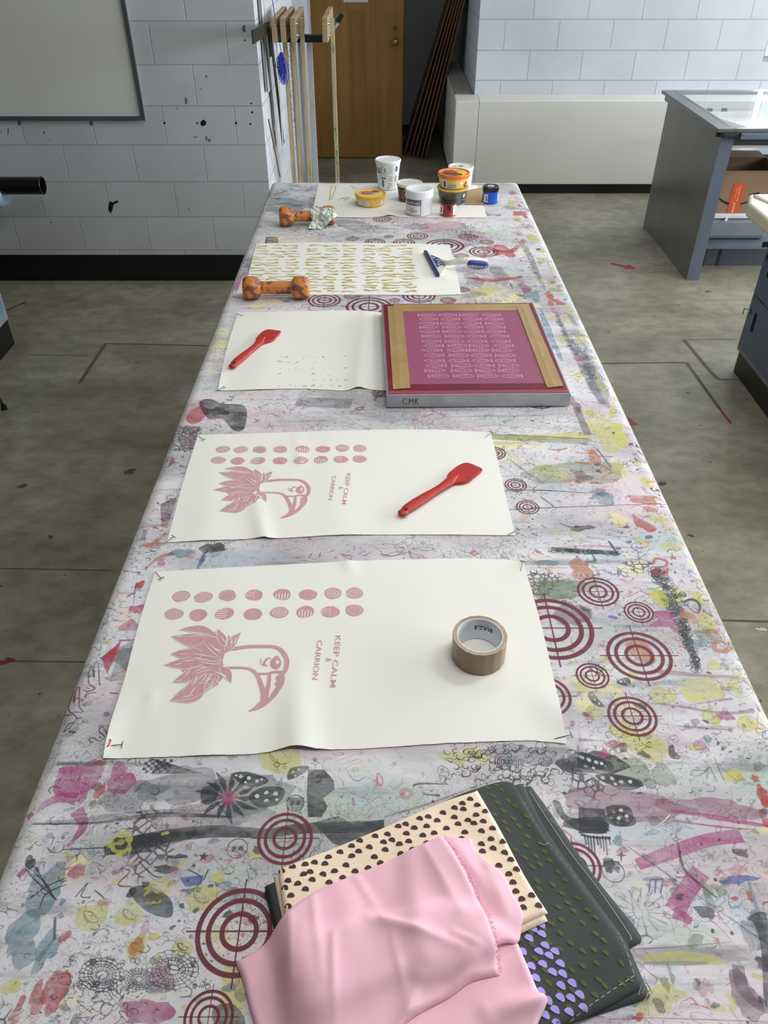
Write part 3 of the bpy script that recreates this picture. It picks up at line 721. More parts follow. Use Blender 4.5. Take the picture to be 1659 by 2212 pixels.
# things under it
def tote(x0, x1, y0, y1, z0, z1, label):
    r = empty('plastic_tote', ((x0 + x1) / 2, (y0 + y1) / 2, z0), label, 'storage box')
    bm = NB(); q = .035
    hexa(bm, [(x0 + q, y0 + q, z0), (x1 - q, y0 + q, z0), (x1 - q, y1 - q, z0), (x0 + q, y1 - q, z0)], [(x0 + .01, y0 + .01, z1 - .03), (x1 - .01, y0 + .01, z1 - .03), (x1 - .01, y1 - .01, z1 - .03), (x0 + .01, y1 - .01, z1 - .03)])
    build('tub', bm, M('clear_grey_plastic', (128, 134, 142), 0.25, var=.1), r, bevel=0.03)
    build('lid', BX(x0, x1, y0, y1, z1 - .029, z1), M('white_lid', (218, 220, 222), 0.4), r, bevel=0.006)
    for xx in (x0 + .12, x1 - .14): build('latch', BX(xx + .01, xx + .028, y0 - .006, y0, z1 - .042, z1 - .018), M('white_lid', (218, 220, 222), 0.4), r)
    return r
tote(2.04, 2.52, 5.1, 5.5, .17, .345, 'clear grey plastic storage box with white lid under the glass-topped table')
build('shelf', BX(X0 + .01, X1 - .06, Y0 + .15, Y1 - .05, .15, .169), m_gm2, root)
build('lower_panel', BX(X0 + .08, X1 - .06, Y0 + .26, Y0 + .264, .0, .149), M('glossy_grey_panel', (92, 97, 106), 0.15, .5), root)
# shipping box
bx0, bx1, by0, by1, bz0, bz1 = 2.02, 2.48, 5.12, 5.45, .346, .60
r = empty('cardboard_box', (bx0 + .2, 5.3, bz0), 'open brown shipping box with orange tape and curved arrow mark on the white-lidded storage box', 'box')
m_card = M('cardboard', (142, 113, 88), 0.75, var=0.06, vs=8)
bm = NB(); t_ = .005
box(bm, bx0, bx1, by0, by0 + t_, bz0, bz1); box(bm, bx0, bx1, by1 - t_, by1, bz0, bz1); box(bm, bx0, bx0 + t_, by0 + t_, by1 - t_, bz0, bz1); box(bm, bx1 - t_, bx1, by0 + t_, by1 - t_, bz0, bz1); box(bm, bx0 + t_, bx1 - t_, by0 + t_, by1 - t_, bz0, bz0 + t_)
box(bm, bx0, bx1, by0 - .0012, by0 - .0002, bz1 - .075, bz1)
def bxp(u, v): return (u, by0 - .0015, v)
cxm = bx0 + .195
def arc_pts():
    return [(cxm - .125, .455), (cxm - .09, .425), (cxm - .04, .405), (cxm + .02, .40), (cxm + .08, .415), (cxm + .12, .44)]
P = cr(arc_pts(), 6); nP = len(P)
for i in range(nP - 1):
    def wv(i): return .003 + .011 * math.sin(PI * (i / (nP - 1)) ** 0.8)
    a, b = P[i], P[i + 1]
    bm.faces.new([bm.verts.new(bxp(*q)) for q in ((a.x, a.y - wv(i) / 2), (b.x, b.y - wv(i + 1) / 2), (b.x, b.y + wv(i + 1) / 2), (a.x, a.y + wv(i) / 2))]).material_index = 1
for poly in ([(cxm + .075, .462), (cxm + .138, .474), (cxm + .134, .464), (cxm + .09, .452)], [(cxm + .138, .474), (cxm + .120, .412), (cxm + .112, .418), (cxm + .124, .464)]):
    bm.faces.new([bm.verts.new(bxp(*q)) for q in poly]).material_index = 1
build('carton', bm, [m_card, m_dark], r)
bm = NB(); box(bm, cxm - .036, cxm + .036, by0 - .0022, by0 - .0016, bz0 + .002, bz1 - .075)
for s_, u, z_, sz in (('PACKAGING TAPE', .008, .03, .0115), ('fast, free delivery', -.008, .03, .0095), ('prime', 0, -.055, .026)):
    flat_text(bm, s_, sz, lambda x, y, u=u, z_=z_: (cxm + u + y, by0 - .0026, (bz0 + bz1 - .075) / 2 + z_ - x), 1)
build('orange_tape', bm, [M('orange_tape', (214, 84, 30), 0.4), M('tape_print_white', (240, 225, 215), .5)], r)
bm = NB()
hexa(bm, [(bx0 + .01, by1 - .005, bz1), (bx1, by1 - .005, bz1), (bx1, by1, bz1), (bx0 + .01, by1, bz1)], [(bx0 + .02, by1 + .13, bz1 + .01), (bx1, by1 + .13, bz1 + .01), (bx1, by1 + .13, bz1 + .005), (bx0 + .02, by1 + .13, bz1 + .005)])
build('rear_flap', bm, m_card, r)
hang('grey_panel', 2.12, 3.2, 5.60, 5.86, .36, .58, M('dark_panel', (70, 76, 84), .4), 'dark grey flat crate behind the shipping box under the glass-topped table', 'crate')
# white tray with roller under the glass
root = empty('roller_tray', (2.1, 5.35, TH + .007), 'shallow white tray with a white roller under the glass of the light table', 'tray')
tz = TH - .12
bm = NB(); box(bm, X0 + .09, 2.9, 5.0, 5.8, tz - .02, tz - .01); box(bm, X0 + .09, 2.9, 5.0, 5.01, tz - .0099, tz + .02); box(bm, X0 + .09, 2.9, 5.79, 5.8, tz - .0099, tz + .02); box(bm, X0 + .09, X0 + .1, 5.0105, 5.7895, tz - .0099, tz + .02)
build('tray', bm, M('tray_white', (216, 216, 210), .4), root)
bm = NB(); cyl(bm, (2.12, 5.5, tz + .021), (2.22, 5.22, tz + .021), .028, n=20); build('roller', bm, M('roller_white', (232, 232, 228), .5), root, smooth=True, sharp=40)

# ================================================================== BLUE CABINETS
m_bl = M('blue_grey_enamel', (70, 88, 108), 0.38, var=0.05, vs=3)
m_fr = M('cabinet_frame_grey', (112, 112, 114), 0.45, var=.06)
def cabinet_right():
    X, YF, ZT = 1.79, 3.66, .70
    r = empty('blue_cabinet', (X + .4, 2.9, 0), 'blue grey steel cabinet with black base standing at the right edge', 'cabinet')
    build('plinth', BX(X + .012, X + .9, 2.2, YF - .01, 0, .12), m_black, r)
    build('carcass', BX(X, X + .92, 2.19, YF, .121, ZT), m_fr, r, bevel=0.003)
    zs = (.155, .42, .685)
    for i in range(2):
        for (y0, y1) in ((2.93, YF - .02), (2.21, 2.915)):
            d = build('door', BX(X - .008, X - .0005, y0, y1, zs[i] + .003, zs[i + 1] - .003), m_bl, r, bevel=0.001)
            bm = NB(); yh = y1 - .10; zc_ = (zs[i] + zs[i + 1]) / 2 + .03
            box(bm, X - .0095, X - .0082, yh, yh + .024, zc_ - .05, zc_ + .04)
            build('handle_slot', bm, m_holes, d)
            bm = NB(); box(bm, X - .013, X - .0082, yh + .0245, yh + .031, zc_ - .05, zc_ + .04); build('handle_lip', bm, m_alu, d)
            bm = NB(); box(bm, X - .0095, X - .0082, y1 - .03, y1 - .022, zc_ + .01, zc_ + .04); build('keyhole', bm, m_holes, d)
    bm = NB(); tube(bm, [(X - .001, YF + .002, .33), (X - .012, YF + .02, .33), (X - .012, YF + .02, .30)], .004, 8)
    build('hasp', bm, m_alu, r)
    bm = NB(); box(bm, 1.735, 1.789, YF - .06, YF - .056, .66, .685)
    build('bracket_tab', bm, M('tab_grey', (100, 104, 114), .4, .4), r)
    return r
cabinet_right()
a = onz(1622, 450, .905)
r = empty('cream_worktop', (2.4, 2.9, .701), 'thick cream coloured worktop on the blue grey cabinet at the right edge', 'worktop')
bm = NB(); prism(bm, [(1.665, 3.70), (1.665, 2.1), (2.75, 2.1), (2.75, 3.84), (1.72, 3.84)][::-1], .768, .828)
build('slab', bm, M('cream_top', (210, 202, 176), .45), r, bevel=0.01)
build('support', BX(1.80, 2.6, 2.3, 3.62, .701, .7675), M('grey_block', (88, 88, 88), .6), r)
G = coons([(1.72, 3.80), (2.1, 3.84)], [(1.86, 3.2), (2.2, 3.1)], [(1.72, 3.80), (1.80, 3.5), (1.86, 3.2)], [(2.1, 3.84), (2.2, 3.1)], 20, 30)
bm = NB(); slab(bm, G, lambda x, y, i, j: .836 + .004 * nz(x, y, 9), lambda x, y, i, j: .829)
setp(build('folded_white_paper', bm, M('white_paper_bits', (222, 222, 226), .7), smooth=True), 'white paper lying on the cream worktop at the right edge', 'paper')
def cabinet_left():
    X, YF, ZT = -2.02, 3.98, .82
    r = empty('blue_cabinet', (X - .4, 3.7, 0), 'light blue steel cabinet with black base cut off by the left edge', 'cabinet')
    build('plinth', BX(X - .9, X - .004, 3.42, YF - .01, 0, .14), m_black, r)
    build('carcass', BX(X - .92, X, 3.41, YF, .141, ZT), M('cabinet_frame_light', (150, 154, 160), 0.45), r, bevel=0.003)
    d = build('door', BX(X + .0005, X + .006, 3.45, YF - .035, .20, ZT - .03), M('light_blue_enamel', (104, 140, 184), 0.38), r)
    build('label_slot', BX(X + .0062, X + .0075, YF - .11, YF - .09, .50, .56), m_holes, d)
    return r
cabinet_left()
# chrome stool leg at the left edge
a = onz(10, 884, 0)
r = empty('stool', (a.x - .17, a.y - .17, 0), 'chrome stool leg with black foot at the far left edge on the floor', 'stool')
legs = [(a.x, a.y), (a.x - .34, a.y), (a.x - .34, a.y - .34), (a.x, a.y - .34)]
cx_, cy_ = a.x - .17, a.y - .17
for (lx, ly) in legs:
    tx_, ty_ = cx_ + (lx - cx_) * .55, cy_ + (ly - cy_) * .55
    bm = NB(); tube(bm, [(lx, ly, .012), (tx_, ty_, .62)], .009, 12); lg = build('leg', bm, M('chrome', (180, 180, 182), .2, 1.0), r, smooth=True)
    bm = NB(); cyl(bm, (lx, ly, 0), (lx, ly, .022), .015, .012, 14); build('foot', bm, m_black, lg)
bm = NB(); cyl(bm, (cx_, cy_, .621), (cx_, cy_, .65), .16, n=40); build('seat', bm, M('stool_seat', (90, 70, 50), .5), r, bevel=.004)
# ================================================================== THE PRINTING TABLE AND ITS CLOTH
TX0, TX1, TY0, TY1 = -0.535, 0.638, 0.12, 3.92
root = empty('printing_table', ((TX0 + TX1) / 2, 2.0, 0), 'long printing table hidden under the stained cloth', 'table')
build('table_top', BX(TX0 + .012, TX1 - .012, TY0 + .012, TY1 - .012, TZ - .045, TZ - .004), M('table_board', (150, 130, 100), .6), root)
for (x, y) in ((TX0 + .12, TY0 + .15), (TX1 - .18, TY0 + .15), (TX0 + .12, 2.0), (TX1 - .18, 2.0), (TX0 + .12, TY1 - .25), (TX1 - .18, TY1 - .25)):
    build('leg', BX(x, x + .06, y, y + .06, 0, TZ - .0455), M('table_leg_wood', (120, 100, 74), .6), root, bevel=.003)
def cloth_mat():
    m = bpy.data.materials.new('stained_muslin'); m.use_nodes = True; nt = m.node_tree; N = nt.nodes; L = nt.links; b = N['Principled BSDF']
    b.inputs['Roughness'].default_value = 0.85; b.inputs['Specular IOR Level'].default_value = 0.25
    g = N.new('ShaderNodeNewGeometry'); pos = g.outputs['Position']
    def mapp(st, off=(0, 0, 0)):
        mp = N.new('ShaderNodeMapping'); mp.inputs['Scale'].default_value = st; mp.inputs['Location'].default_value = off; L.new(pos, mp.inputs[0]); return mp.outputs[0]
    def ns(vec, s, d=4, r=.55, dist=0.0):
        n = N.new('ShaderNodeTexNoise'); n.inputs['Scale'].default_value = s; n.inputs['Detail'].default_value = d; n.inputs['Roughness'].default_value = r; n.inputs['Distortion'].default_value = dist; L.new(vec, n.inputs['Vector']); return n.outputs[0]
    def rng(src, a, b_, lo=0., hi=1.):
        r = N.new('ShaderNodeMapRange'); r.inputs[1].default_value = a; r.inputs[2].default_value = b_; r.inputs[3].default_value = lo; r.inputs[4].default_value = hi; L.new(src, r.inputs[0]); return r.outputs[0]
    def mul(a, b_):
        x = N.new('ShaderNodeMath'); x.operation = 'MULTIPLY'; L.new(a, x.inputs[0])
        if isinstance(b_, float): x.inputs[1].default_value = b_
        else: L.new(b_, x.inputs[1])
        return x.outputs[0]
    def mix(a, col, f):
        x = N.new('ShaderNodeMix'); x.data_type = 'RGBA'; L.new(f, x.inputs[0]); L.new(a, x.inputs[6])
        if isinstance(col, tuple): x.inputs[7].default_value = lin(col) + (1,)
        else: L.new(col, x.inputs[7])
        return x.outputs[2]
    base = N.new('ShaderNodeMix'); base.data_type = 'RGBA'; L.new(ns(mapp((1, 1, 1)), 7, 6), base.inputs[0]); base.inputs[6].default_value = lin((204, 202, 206)) + (1,); base.inputs[7].default_value = lin((226, 224, 228)) + (1,)
    c = base.outputs[2]
    wob = lambda st, off, s, a, b_, hi, d=5, r=.6: rng(ns(mapp(st, off), s, d, r), a, b_, 0, hi)
    # wide washes of old ink, pulled sideways by the squeegee
    c = mix(c, (158, 157, 161), wob((.6, 1.6, 1), (3, 1, 0), 3.2, .46, .66, .8))
    c = mix(c, (226, 190, 200), wob((.7, 1.4, 1), (9, 4, 0), 3.6, .55, .69, .5))
    c = mix(c, (196, 160, 180), wob((.5, 2.2, 1), (1, 14, 0), 5.0, .60, .69, .4))
    c = mix(c, (168, 192, 172), wob((.7, 1.5, 1), (21, 3, 0), 4.2, .57, .68, .6))
    c = mix(c, (170, 196, 214), wob((.8, 1.5, 1), (5, 31, 0), 4.4, .58, .69, .6))
    c = mix(c, (236, 226, 150), wob((1, 1.2, 1), (13, 17, 0), 6.5, .60, .66, .55))
    c = mix(c, (232, 200, 170), wob((1, 1.6, 1), (33, 7, 0), 5.5, .60, .69, .5))
    c = mix(c, (210, 110, 160), wob((.5, 2.6, 1), (43, 27, 0), 6.5, .66, .71, .4))
    c = mix(c, (196, 70, 64), wob((.8, 1.6, 1), (53, 2, 0), 9.0, .70, .725, .6))
    c = mix(c, (118, 118, 124), wob((.5, 3.0, 1), (63, 37, 0), 6.5, .60, .70, .6))
    # dry dragged streaks
    c = mix(c, (120, 118, 126), mul(wob((.35, 5, 1), (2, 3, 0), 9, .56, .70, .6), wob((1, 1, 1), (7, 8, 0), 3, .45, .58, 1.)))
    c = mix(c, (132, 116, 130), mul(wob((4, .5, 1), (5, 3, 0), 11, .62, .72, .4), wob((1, 1, 1), (17, 8, 0), 4, .5, .6, 1.)))
    # scribbled line drawings: contour lines of a noise field
    def lines(s, off, wd, col, msk, dist=1.2, hi=.75, d=1):
        nonlocal c
        n = ns(mapp((1, 1, 1), off), s, d, .5, dist)
        fr = N.new('ShaderNodeMath'); fr.operation = 'PINGPONG'; L.new(mul(n, 6.0), fr.inputs[0]); fr.inputs[1].default_value = .5
        c = mix(c, col, mul(rng(fr.outputs[0], wd * .5, wd, hi, 0.), msk))
    lines(22, (1, 2, 0), .06, (90, 90, 96), wob((1, 1, 1), (4, 4, 0), 4.5, .50, .58, .62))
    lines(46, (71, 22, 0), .10, (96, 96, 102), wob((1, 1, 1), (104, 4, 0), 4.5, .50, .58, .6), 2.0)
    lines(28, (81, 22, 0), .08, (112, 110, 116), wob((1, 1, 1), (114, 4, 0), 4.5, .52, .60, .5), .3)
    lines(34, (11, 2, 0), .07, (92, 92, 96), wob((1, 1, 1), (14, 4, 0), 5.5, .54, .6, 1.))
    lines(16, (21, 2, 0), .05, (190, 90, 120), wob((1, 1, 1), (24, 4, 0), 5, .56, .6, 1.))
    lines(18, (31, 9, 0), .045, (86, 120, 96), wob((1, 1, 1), (34, 4, 0), 4.5, .58, .61, 1.))
    # honeycomb and lace patches
    def cells(s, off, wd, col, msk, hi=.8):
        nonlocal c
        v = N.new('ShaderNodeTexVoronoi'); v.feature = 'DISTANCE_TO_EDGE'; v.inputs['Scale'].default_value = s; L.new(mapp((1, 1, 1), off), v.inputs['Vector'])
        c = mix(c, col, mul(rng(v.outputs['Distance'], wd * .6, wd, hi, 0.), msk))
    cells(75, (0, 0, 0), .12, (70, 70, 76), wob((1, 1, 1), (44, 4, 0), 3.8, .61, .64, 1.))
    cells(60, (3, 1, 0), .05, (120, 120, 122), wob((1, 1, 1), (54, 4, 0), 3.4, .62, .66, .6))
    # speckle and dots
    v = N.new('ShaderNodeTexVoronoi'); v.inputs['Scale'].default_value = 42; L.new(mapp((1, 1, 1)), v.inputs['Vector'])
    c = mix(c, (70, 70, 76), mul(rng(v.outputs['Distance'], .10, .13, .85, 0.), wob((1, 1, 1), (64, 4, 0), 6, .56, .6, 1.)))
    c = mix(c, (120, 120, 126), wob((1, 1.3, 1), (74, 4, 0), 60, .60, .70, .6, 3))
    c = mix(c, (60, 62, 68), mul(wob((1, 1.3, 1), (84, 4, 0), 110, .60, .68, .8, 3), wob((1, 1, 1), (94, 4, 0), 3.5, .5, .6, 1.)))
    # the hanging sides and the outer strip stay cleaner
    L.new(c, b.inputs['Base Color'])
    bp = N.new('ShaderNodeBump'); bp.inputs['Strength'].default_value = 0.35; bp.inputs['Distance'].default_value = 0.004; L.new(ns(mapp((1, 1, 1)), 9, 5, .6, .5), bp.inputs['Height'])
    b2 = N.new('ShaderNodeBump'); b2.inputs['Strength'].default_value = 0.25; b2.inputs['Distance'].default_value = 0.0006; L.new(ns(mapp((1, 1, 1)), 420, 2), b2.inputs['Height']); L.new(bp.outputs[0], b2.inputs['Normal'])
    L.new(b2.outputs[0], b.inputs['Normal']); return m
def und(x, y):
    z = 0.0006 * nz(x, y, 3.1) + 0.0004 * nz(x, y, 9, 4)
    # a soft pucker right of the middle sheets
    for (a, b, wd, h) in PUCK:
        ab = Vector(b) - Vector(a); t = max(0, min(1, (Vector((x, y)) - Vector(a)).dot(ab) / ab.length_squared)); d = (Vector((x, y)) - Vector(a) - ab * t).length
        z += h * math.exp(-(d / wd) ** 2) * math.sin(PI * (0.1 + 0.8 * t))
    return z
PUCK = [(T(1140, 1100), T(1166, 1205), .007, .0026), (T(1245, 735), T(1300, 800), .008, .002), (T(1125, 400), T(1140, 450), .012, .003)]
bm = NB()
drop, Rr = .30, .022
def axis(lo, hi, n, nd):
    a = [-drop + drop * (i / nd) for i in range(nd)]
    a += [(hi - lo) * i / n for i in range(n + 1)]
    a += [(hi - lo) + drop * (i / nd) for i in range(1, nd + 1)]
    return a
ax = axis(TX0 + Rr, TX1 - Rr, 96, 22); ay = axis(TY0 + Rr, TY1 - Rr, 260, 22)
WX, WYl = TX1 - TX0 - 2 * Rr, TY1 - TY0 - 2 * Rr
GV = []
for b_ in ay:
    row_ = []
    for a_ in ax:
        cx0 = min(max(a_, 0), WX); cy0 = min(max(b_, 0), WYl); dx, dy = a_ - cx0, b_ - cy0; d = math.hypot(dx, dy)
        x, y, z = TX0 + Rr + cx0, TY0 + Rr + cy0, TZ
        if d > 1e-9:
            if dx and dy: d = max(abs(dx), abs(dy)) * .6 + d * .4
            ux, uy = dx / math.hypot(dx, dy), dy / math.hypot(dx, dy)
            t = min(d / Rr, PI / 2); o_ = Rr * math.sin(t); zz = Rr * (1 - math.cos(t)); ex = max(0, d - Rr * PI / 2)
            fold = .5 + .5 * math.sin((cx0 if abs(dy) > abs(dx) else cy0) * 21 + 3 * nz(cx0, cy0, 2))
            corner = 1 if (dx and dy) else 0
            cw = (2 * abs(dx * dy) / (dx * dx + dy * dy)) if corner else 0
            o_ += ex * (.05 + .05 * fold + .42 * cw); zz += ex * .98
            x += ux * o_; y += uy * o_; z -= zz
            z += und(x, y) * max(0, 1 - d / Rr)
        else: z += und(x, y)
        row_.append(bm.verts.new((x, y, z)))
    GV.append(row_)
for j in range(len(ay) - 1):
    for i in range(len(ax) - 1):
        bm.faces.new((GV[j][i], GV[j][i + 1], GV[j + 1][i + 1], GV[j + 1][i]))
INK = [cloth_mat(), M('ink_maroon', (112, 38, 56), .7, alpha=.88), M('ink_charcoal', (58, 62, 66), .7, alpha=.62), M('ink_yellow', (222, 218, 112), .7, alpha=.46),
       M('ink_magenta', (186, 66, 136), .7, alpha=.52), M('ink_red', (192, 66, 62), .7, alpha=.58), M('ink_orange', (200, 126, 80), .7, alpha=.5), M('ink_teal', (104, 146, 162), .7, alpha=.45),
       M('ink_mauve', (122, 96, 112), .7, alpha=.5), M('ink_green', (126, 148, 112), .7, alpha=.36), M('ink_greyline', (84, 82, 90), .7, alpha=.62), M('ink_white', (214, 212, 214), .8, alpha=.85),
       M('ink_plum_wash', (158, 78, 112), .7, alpha=.38), M('ink_blue', (72, 98, 178), .7, alpha=.6), M('ink_rose', (206, 128, 152), .7, alpha=.32), M('ink_slate', (112, 116, 122), .7, alpha=.34), M('ink_moss', (96, 102, 66), .7, alpha=.55)]
MAR, CHA, YEL, MAG, RED, ORA, TEA, MAU, GRE, LIN, WHI, PLU, BLU, ROS, SLA, MOS = range(1, 17)
ink = Ink(bm, 0.00015)
def ZR_(ox, oy, s): return lambda x, y: T(ox + x / s, oy + y / s)
A3 = ZR_(0, 1550, 1.9988); A4 = ZR_(830, 1600, 2.0012); A2 = ZR_(820, 1190, 1.9774); A9 = ZR_(1250, 1280, 4.056); A5 = ZR_(0, 880, 2.698); A8 = ZR_(1050, 900, 2.724); A10 = ZR_(1100, 380, 4.253); AF = ZR_(520, 430, 2.86)
def PX(y): return .744 * (y + 218)     # pixels per metre on the cloth at row y
def bl(f, x, y, rx, ry, mi, rnd=.25, seed=1, rot=0.0):
    """blob given by centre and half-sizes in crop pixels"""
    c = Vector(f(x, y)); ex = (Vector(f(x + rx, y)) - c).length; ey = (Vector(f(x, y - ry)) - Vector(f(x, y + ry))).length / 2
    return ink.blob(c, ex, ey, mi, rnd, 26, seed, rot)
def rb(f, pts, w, mi, closed=False, smooth=5):
    """ribbon, w in crop pixels measured across x"""
    c = Vector(f(*pts[0])); k = (Vector(f(pts[0][0] + 10, pts[0][1])) - c).length / 10
    ww = [q * k for q in w] if isinstance(w, (list, tuple)) else w * k
    ink.ribbon([f(*p) for p in pts], ww, mi, smooth, closed)
def pg(f, pts, mi, sm=0, closed=True):
    P = [Vector(f(*p)) for p in pts]
    ink.poly(cr(P, sm, True) if sm else P, mi)
RI = random.Random(11)
# ---- low washes first
for f, x, y, rx, ry, mi, sd in ((A3, 340, 270, 95, 85, MAG, 1), (A3, 520, 270, 60, 60, MAG, 30), (A3, 560, 340, 130, 60, SLA, 2), (A3, 800, 300, 170, 90, SLA, 3), (A3, 1080, 330, 150, 100, SLA, 4), (A3, 900, 430, 240, 70, SLA, 31),
    (A3, 100, 950, 80, 100, TEA, 5), (A3, 195, 745, 90, 85, TEA, 6), (A3, 200, 1000, 40, 90, TEA, 32), (A3, 640, 1270, 100, 60, MAG, 7), (A3, 240, 1180, 45, 110, RED, 8), (A3, 160, 1210, 30, 70, RED, 9), (A3, 700, 1130, 60, 60, PLU, 10),
    (A3, 1010, 1180, 60, 120, YEL, 33), (A4, 1030, 270, 230, 70, PLU, 11), (A4, 1400, 290, 210, 42, PLU, 12), (A4, 880, 360, 90, 34, CHA, 13), (A4, 1600, 820, 50, 80, SLA, 14), (A4, 1180, 1120, 110, 60, YEL, 15), (A4, 1300, 940, 170, 26, YEL, 34),
    (A4, 1560, 1100, 50, 120, MAU, 16), (A4, 300, 70, 60, 30, YEL, 17), (A4, 400, 60, 50, 30, YEL, 35), (A4, 900, 100, 130, 50, CHA, 18), (A4, 1050, 130, 110, 50, GRE, 19), (A4, 620, 60, 150, 50, SLA, 36), (A8, 520, 330, 320, 60, GRE, 20), (A8, 360, 120, 300, 24, YEL, 21), (A8, 720, 100, 110, 90, YEL, 37),
    (A8, 430, 1010, 200, 60, GRE, 22), (A8, 560, 900, 70, 60, ORA, 38), (A2, 770, 165, 110, 40, GRE, 23), (A2, 820, 270, 60, 60, MAU, 39), (A8, 690, 480, 80, 30, TEA, 24), (A8, 940, 490, 90, 30, ORA, 25), (A10, 700, 1650, 90, 130, SLA, 26), (A10, 370, 1450, 40, 200, TEA, 27),
    (A10, 200, 1090, 70, 60, TEA, 40), (A10, 140, 1030, 50, 40, ROS, 41), (A10, 820, 1960, 90, 130, SLA, 42), (AF, 1240, 170, 130, 36, ROS, 28), (AF, 1440, 500, 60, 40, SLA, 29), (AF, 1520, 560, 80, 30, YEL, 43), (AF, 1450, 590, 70, 20, GRE, 49), (AF, 1600, 470, 50, 60, SLA, 50), (AF, 1090, 170, 60, 26, SLA, 51), (AF, 1620, 320, 60, 40, RED, 44),
    (AF, 250, 40, 140, 60, SLA, 45), (AF, 560, 10, 160, 50, SLA, 46), (AF, 40, 420, 50, 60, SLA, 47), (AF, 700, 160, 120, 30, SLA, 48)):
    bl(f, x, y, rx, ry, mi, .3, sd)
# brush drags
rb(A3, [(60, 500), (140, 410), (250, 350), (330, 350)], [14, 30, 44, 60], MAG)
rb(A3, [(330, 400), (360, 470), (290, 560)], [60, 40, 8], MAG)
rb(A3, [(270, 570), (460, 562)], [4, 8], CHA); rb(A3, [(450, 575), (620, 530), (900, 492), (1150, 500), (1300, 480), (1659, 470)], [50, 66, 60, 44, 50, 60], CHA); rb(A3, [(480, 560), (640, 540), (850, 500)], [70, 90, 20], CHA)
rb(A3, [(70, 460), (400, 455), (700, 420), (1000, 430)], [4, 12, 26, 8], CHA); rb(A3, [(60, 462), (300, 448), (620, 412), (900, 400)], [8, 20, 26, 10], SLA)
pg(A3, [(1330, 225), (1400, 225), (1440, 270), (1445, 310), (1395, 350), (1415, 385), (1390, 430), (1330, 430), (1325, 330)], CHA)
pg(A3, [(1350, 455), (1460, 425), (1520, 460), (1659, 440), (1659, 480), (1500, 560), (1440, 545)], CHA)
pg(A3, [(650, 245), (870, 240), (640, 170), (680, 200)], CHA); rb(A3, [(245, 200), (500, 198), (640, 205)], [18, 20, 14], SLA)
pg(A3, [(560, 740), (640, 725), (735, 780), (740, 860), (660, 850), (590, 800)], CHA, 4)
pg(A3, [(925, 1250), (1010, 1240), (1060, 1323), (930, 1323)], CHA, 3)
rb(A3, [(640, 850), (620, 930), (560, 1040)], [26, 30, 20], ROS)
for (x, y, r, s) in ((395, 860, 68, 1), (680, 745, 62, 2), (560, 850, 58, 3), (870, 775, 68, 4), (525, 540, 55, 5), (590, 990, 48, 6), (1100, 590, 28, 7), (780, 635, 22, 8), (790, 990, 44, 9), (500, 710, 16, 10), (945, 690, 28, 11), (1210, 165, 95, 12), (920, 930, 38, 13), (50, 1160, 40, 14)):
    bl(A3, x, y, r, r * .92, YEL, .18, s)
    if r > 40:
        for q in range(3): rb(A3, [(x + r * .5 * math.cos(a + q), y + r * .4 * math.sin(a * 1.3 + q)) for a in (0, .8, 1.7, 2.6, 3.5)], 3.5, LIN)
bl(A3, 590, 990, 30, 42, ORA, .2, 3)
for (x, y, rx, ry, mi, s) in ((130, 625, 26, 24, CHA, 1), (335, 665, 30, 34, MAG, 2), (95, 670, 16, 16, MAG, 3), (280, 945, 24, 22, RED, 4), (88, 1235, 18, 32, RED, 5), (60, 1300, 34, 16, RED, 6), (435, 195, 26, 12, RED, 7), (430, 320, 18, 34, RED, 8), (600, 410, 12, 6, CHA, 9), (230, 575, 18, 8, GRE, 10), (270, 795, 14, 14, TEA, 11), (785, 812, 12, 12, CHA, 12), (845, 832, 12, 12, CHA, 13), (628, 720, 16, 14, CHA, 14), (568, 755, 22, 18, CHA, 15), (985, 850, 22, 14, CHA, 16), (410, 695, 14, 12, ROS, 17), (715, 655, 60, 14, CHA, 18), (990, 350, 30, 26, MAG, 19), (1040, 770, 60, 30, SLA, 20), (770, 600, 40, 10, CHA, 21)):
    bl(A3, x, y, rx, ry, mi, .3, 100 + s)
# quill-like strokes over the teal blob, letters and lines
for p in ([(110, 650), (150, 700), (250, 790)], [(140, 660), (200, 720), (240, 790)], [(290, 690), (200, 730), (120, 790)], [(290, 720), (200, 760), (170, 830)], [(150, 640), (230, 780)]): rb(A3, p, [3, 8, 3], CHA)
for p in ([(325, 775), (380, 712), (350, 770), (390, 776)], [(520, 650), (560, 665), (510, 720), (570, 730)], [(600, 620), (660, 680), (700, 690)], [(410, 745), (450, 780)], [(810, 655), (870, 690), (850, 730)], [(900, 655), (880, 700)]): rb(A3, p, 6, CHA)
pg(A3, [(775, 690), (880, 680), (870, 720), (800, 730)], BLU); pg(A3, [(770, 745), (850, 735), (820, 765)], BLU); pg(A3, [(150, 650), (165, 645), (172, 664), (155, 668)], BLU)
rb(A3, [(238, 860), (236, 960)], 12, CHA); rb(A3, [(160, 1050), (240, 950)], [30, 10], TEA)
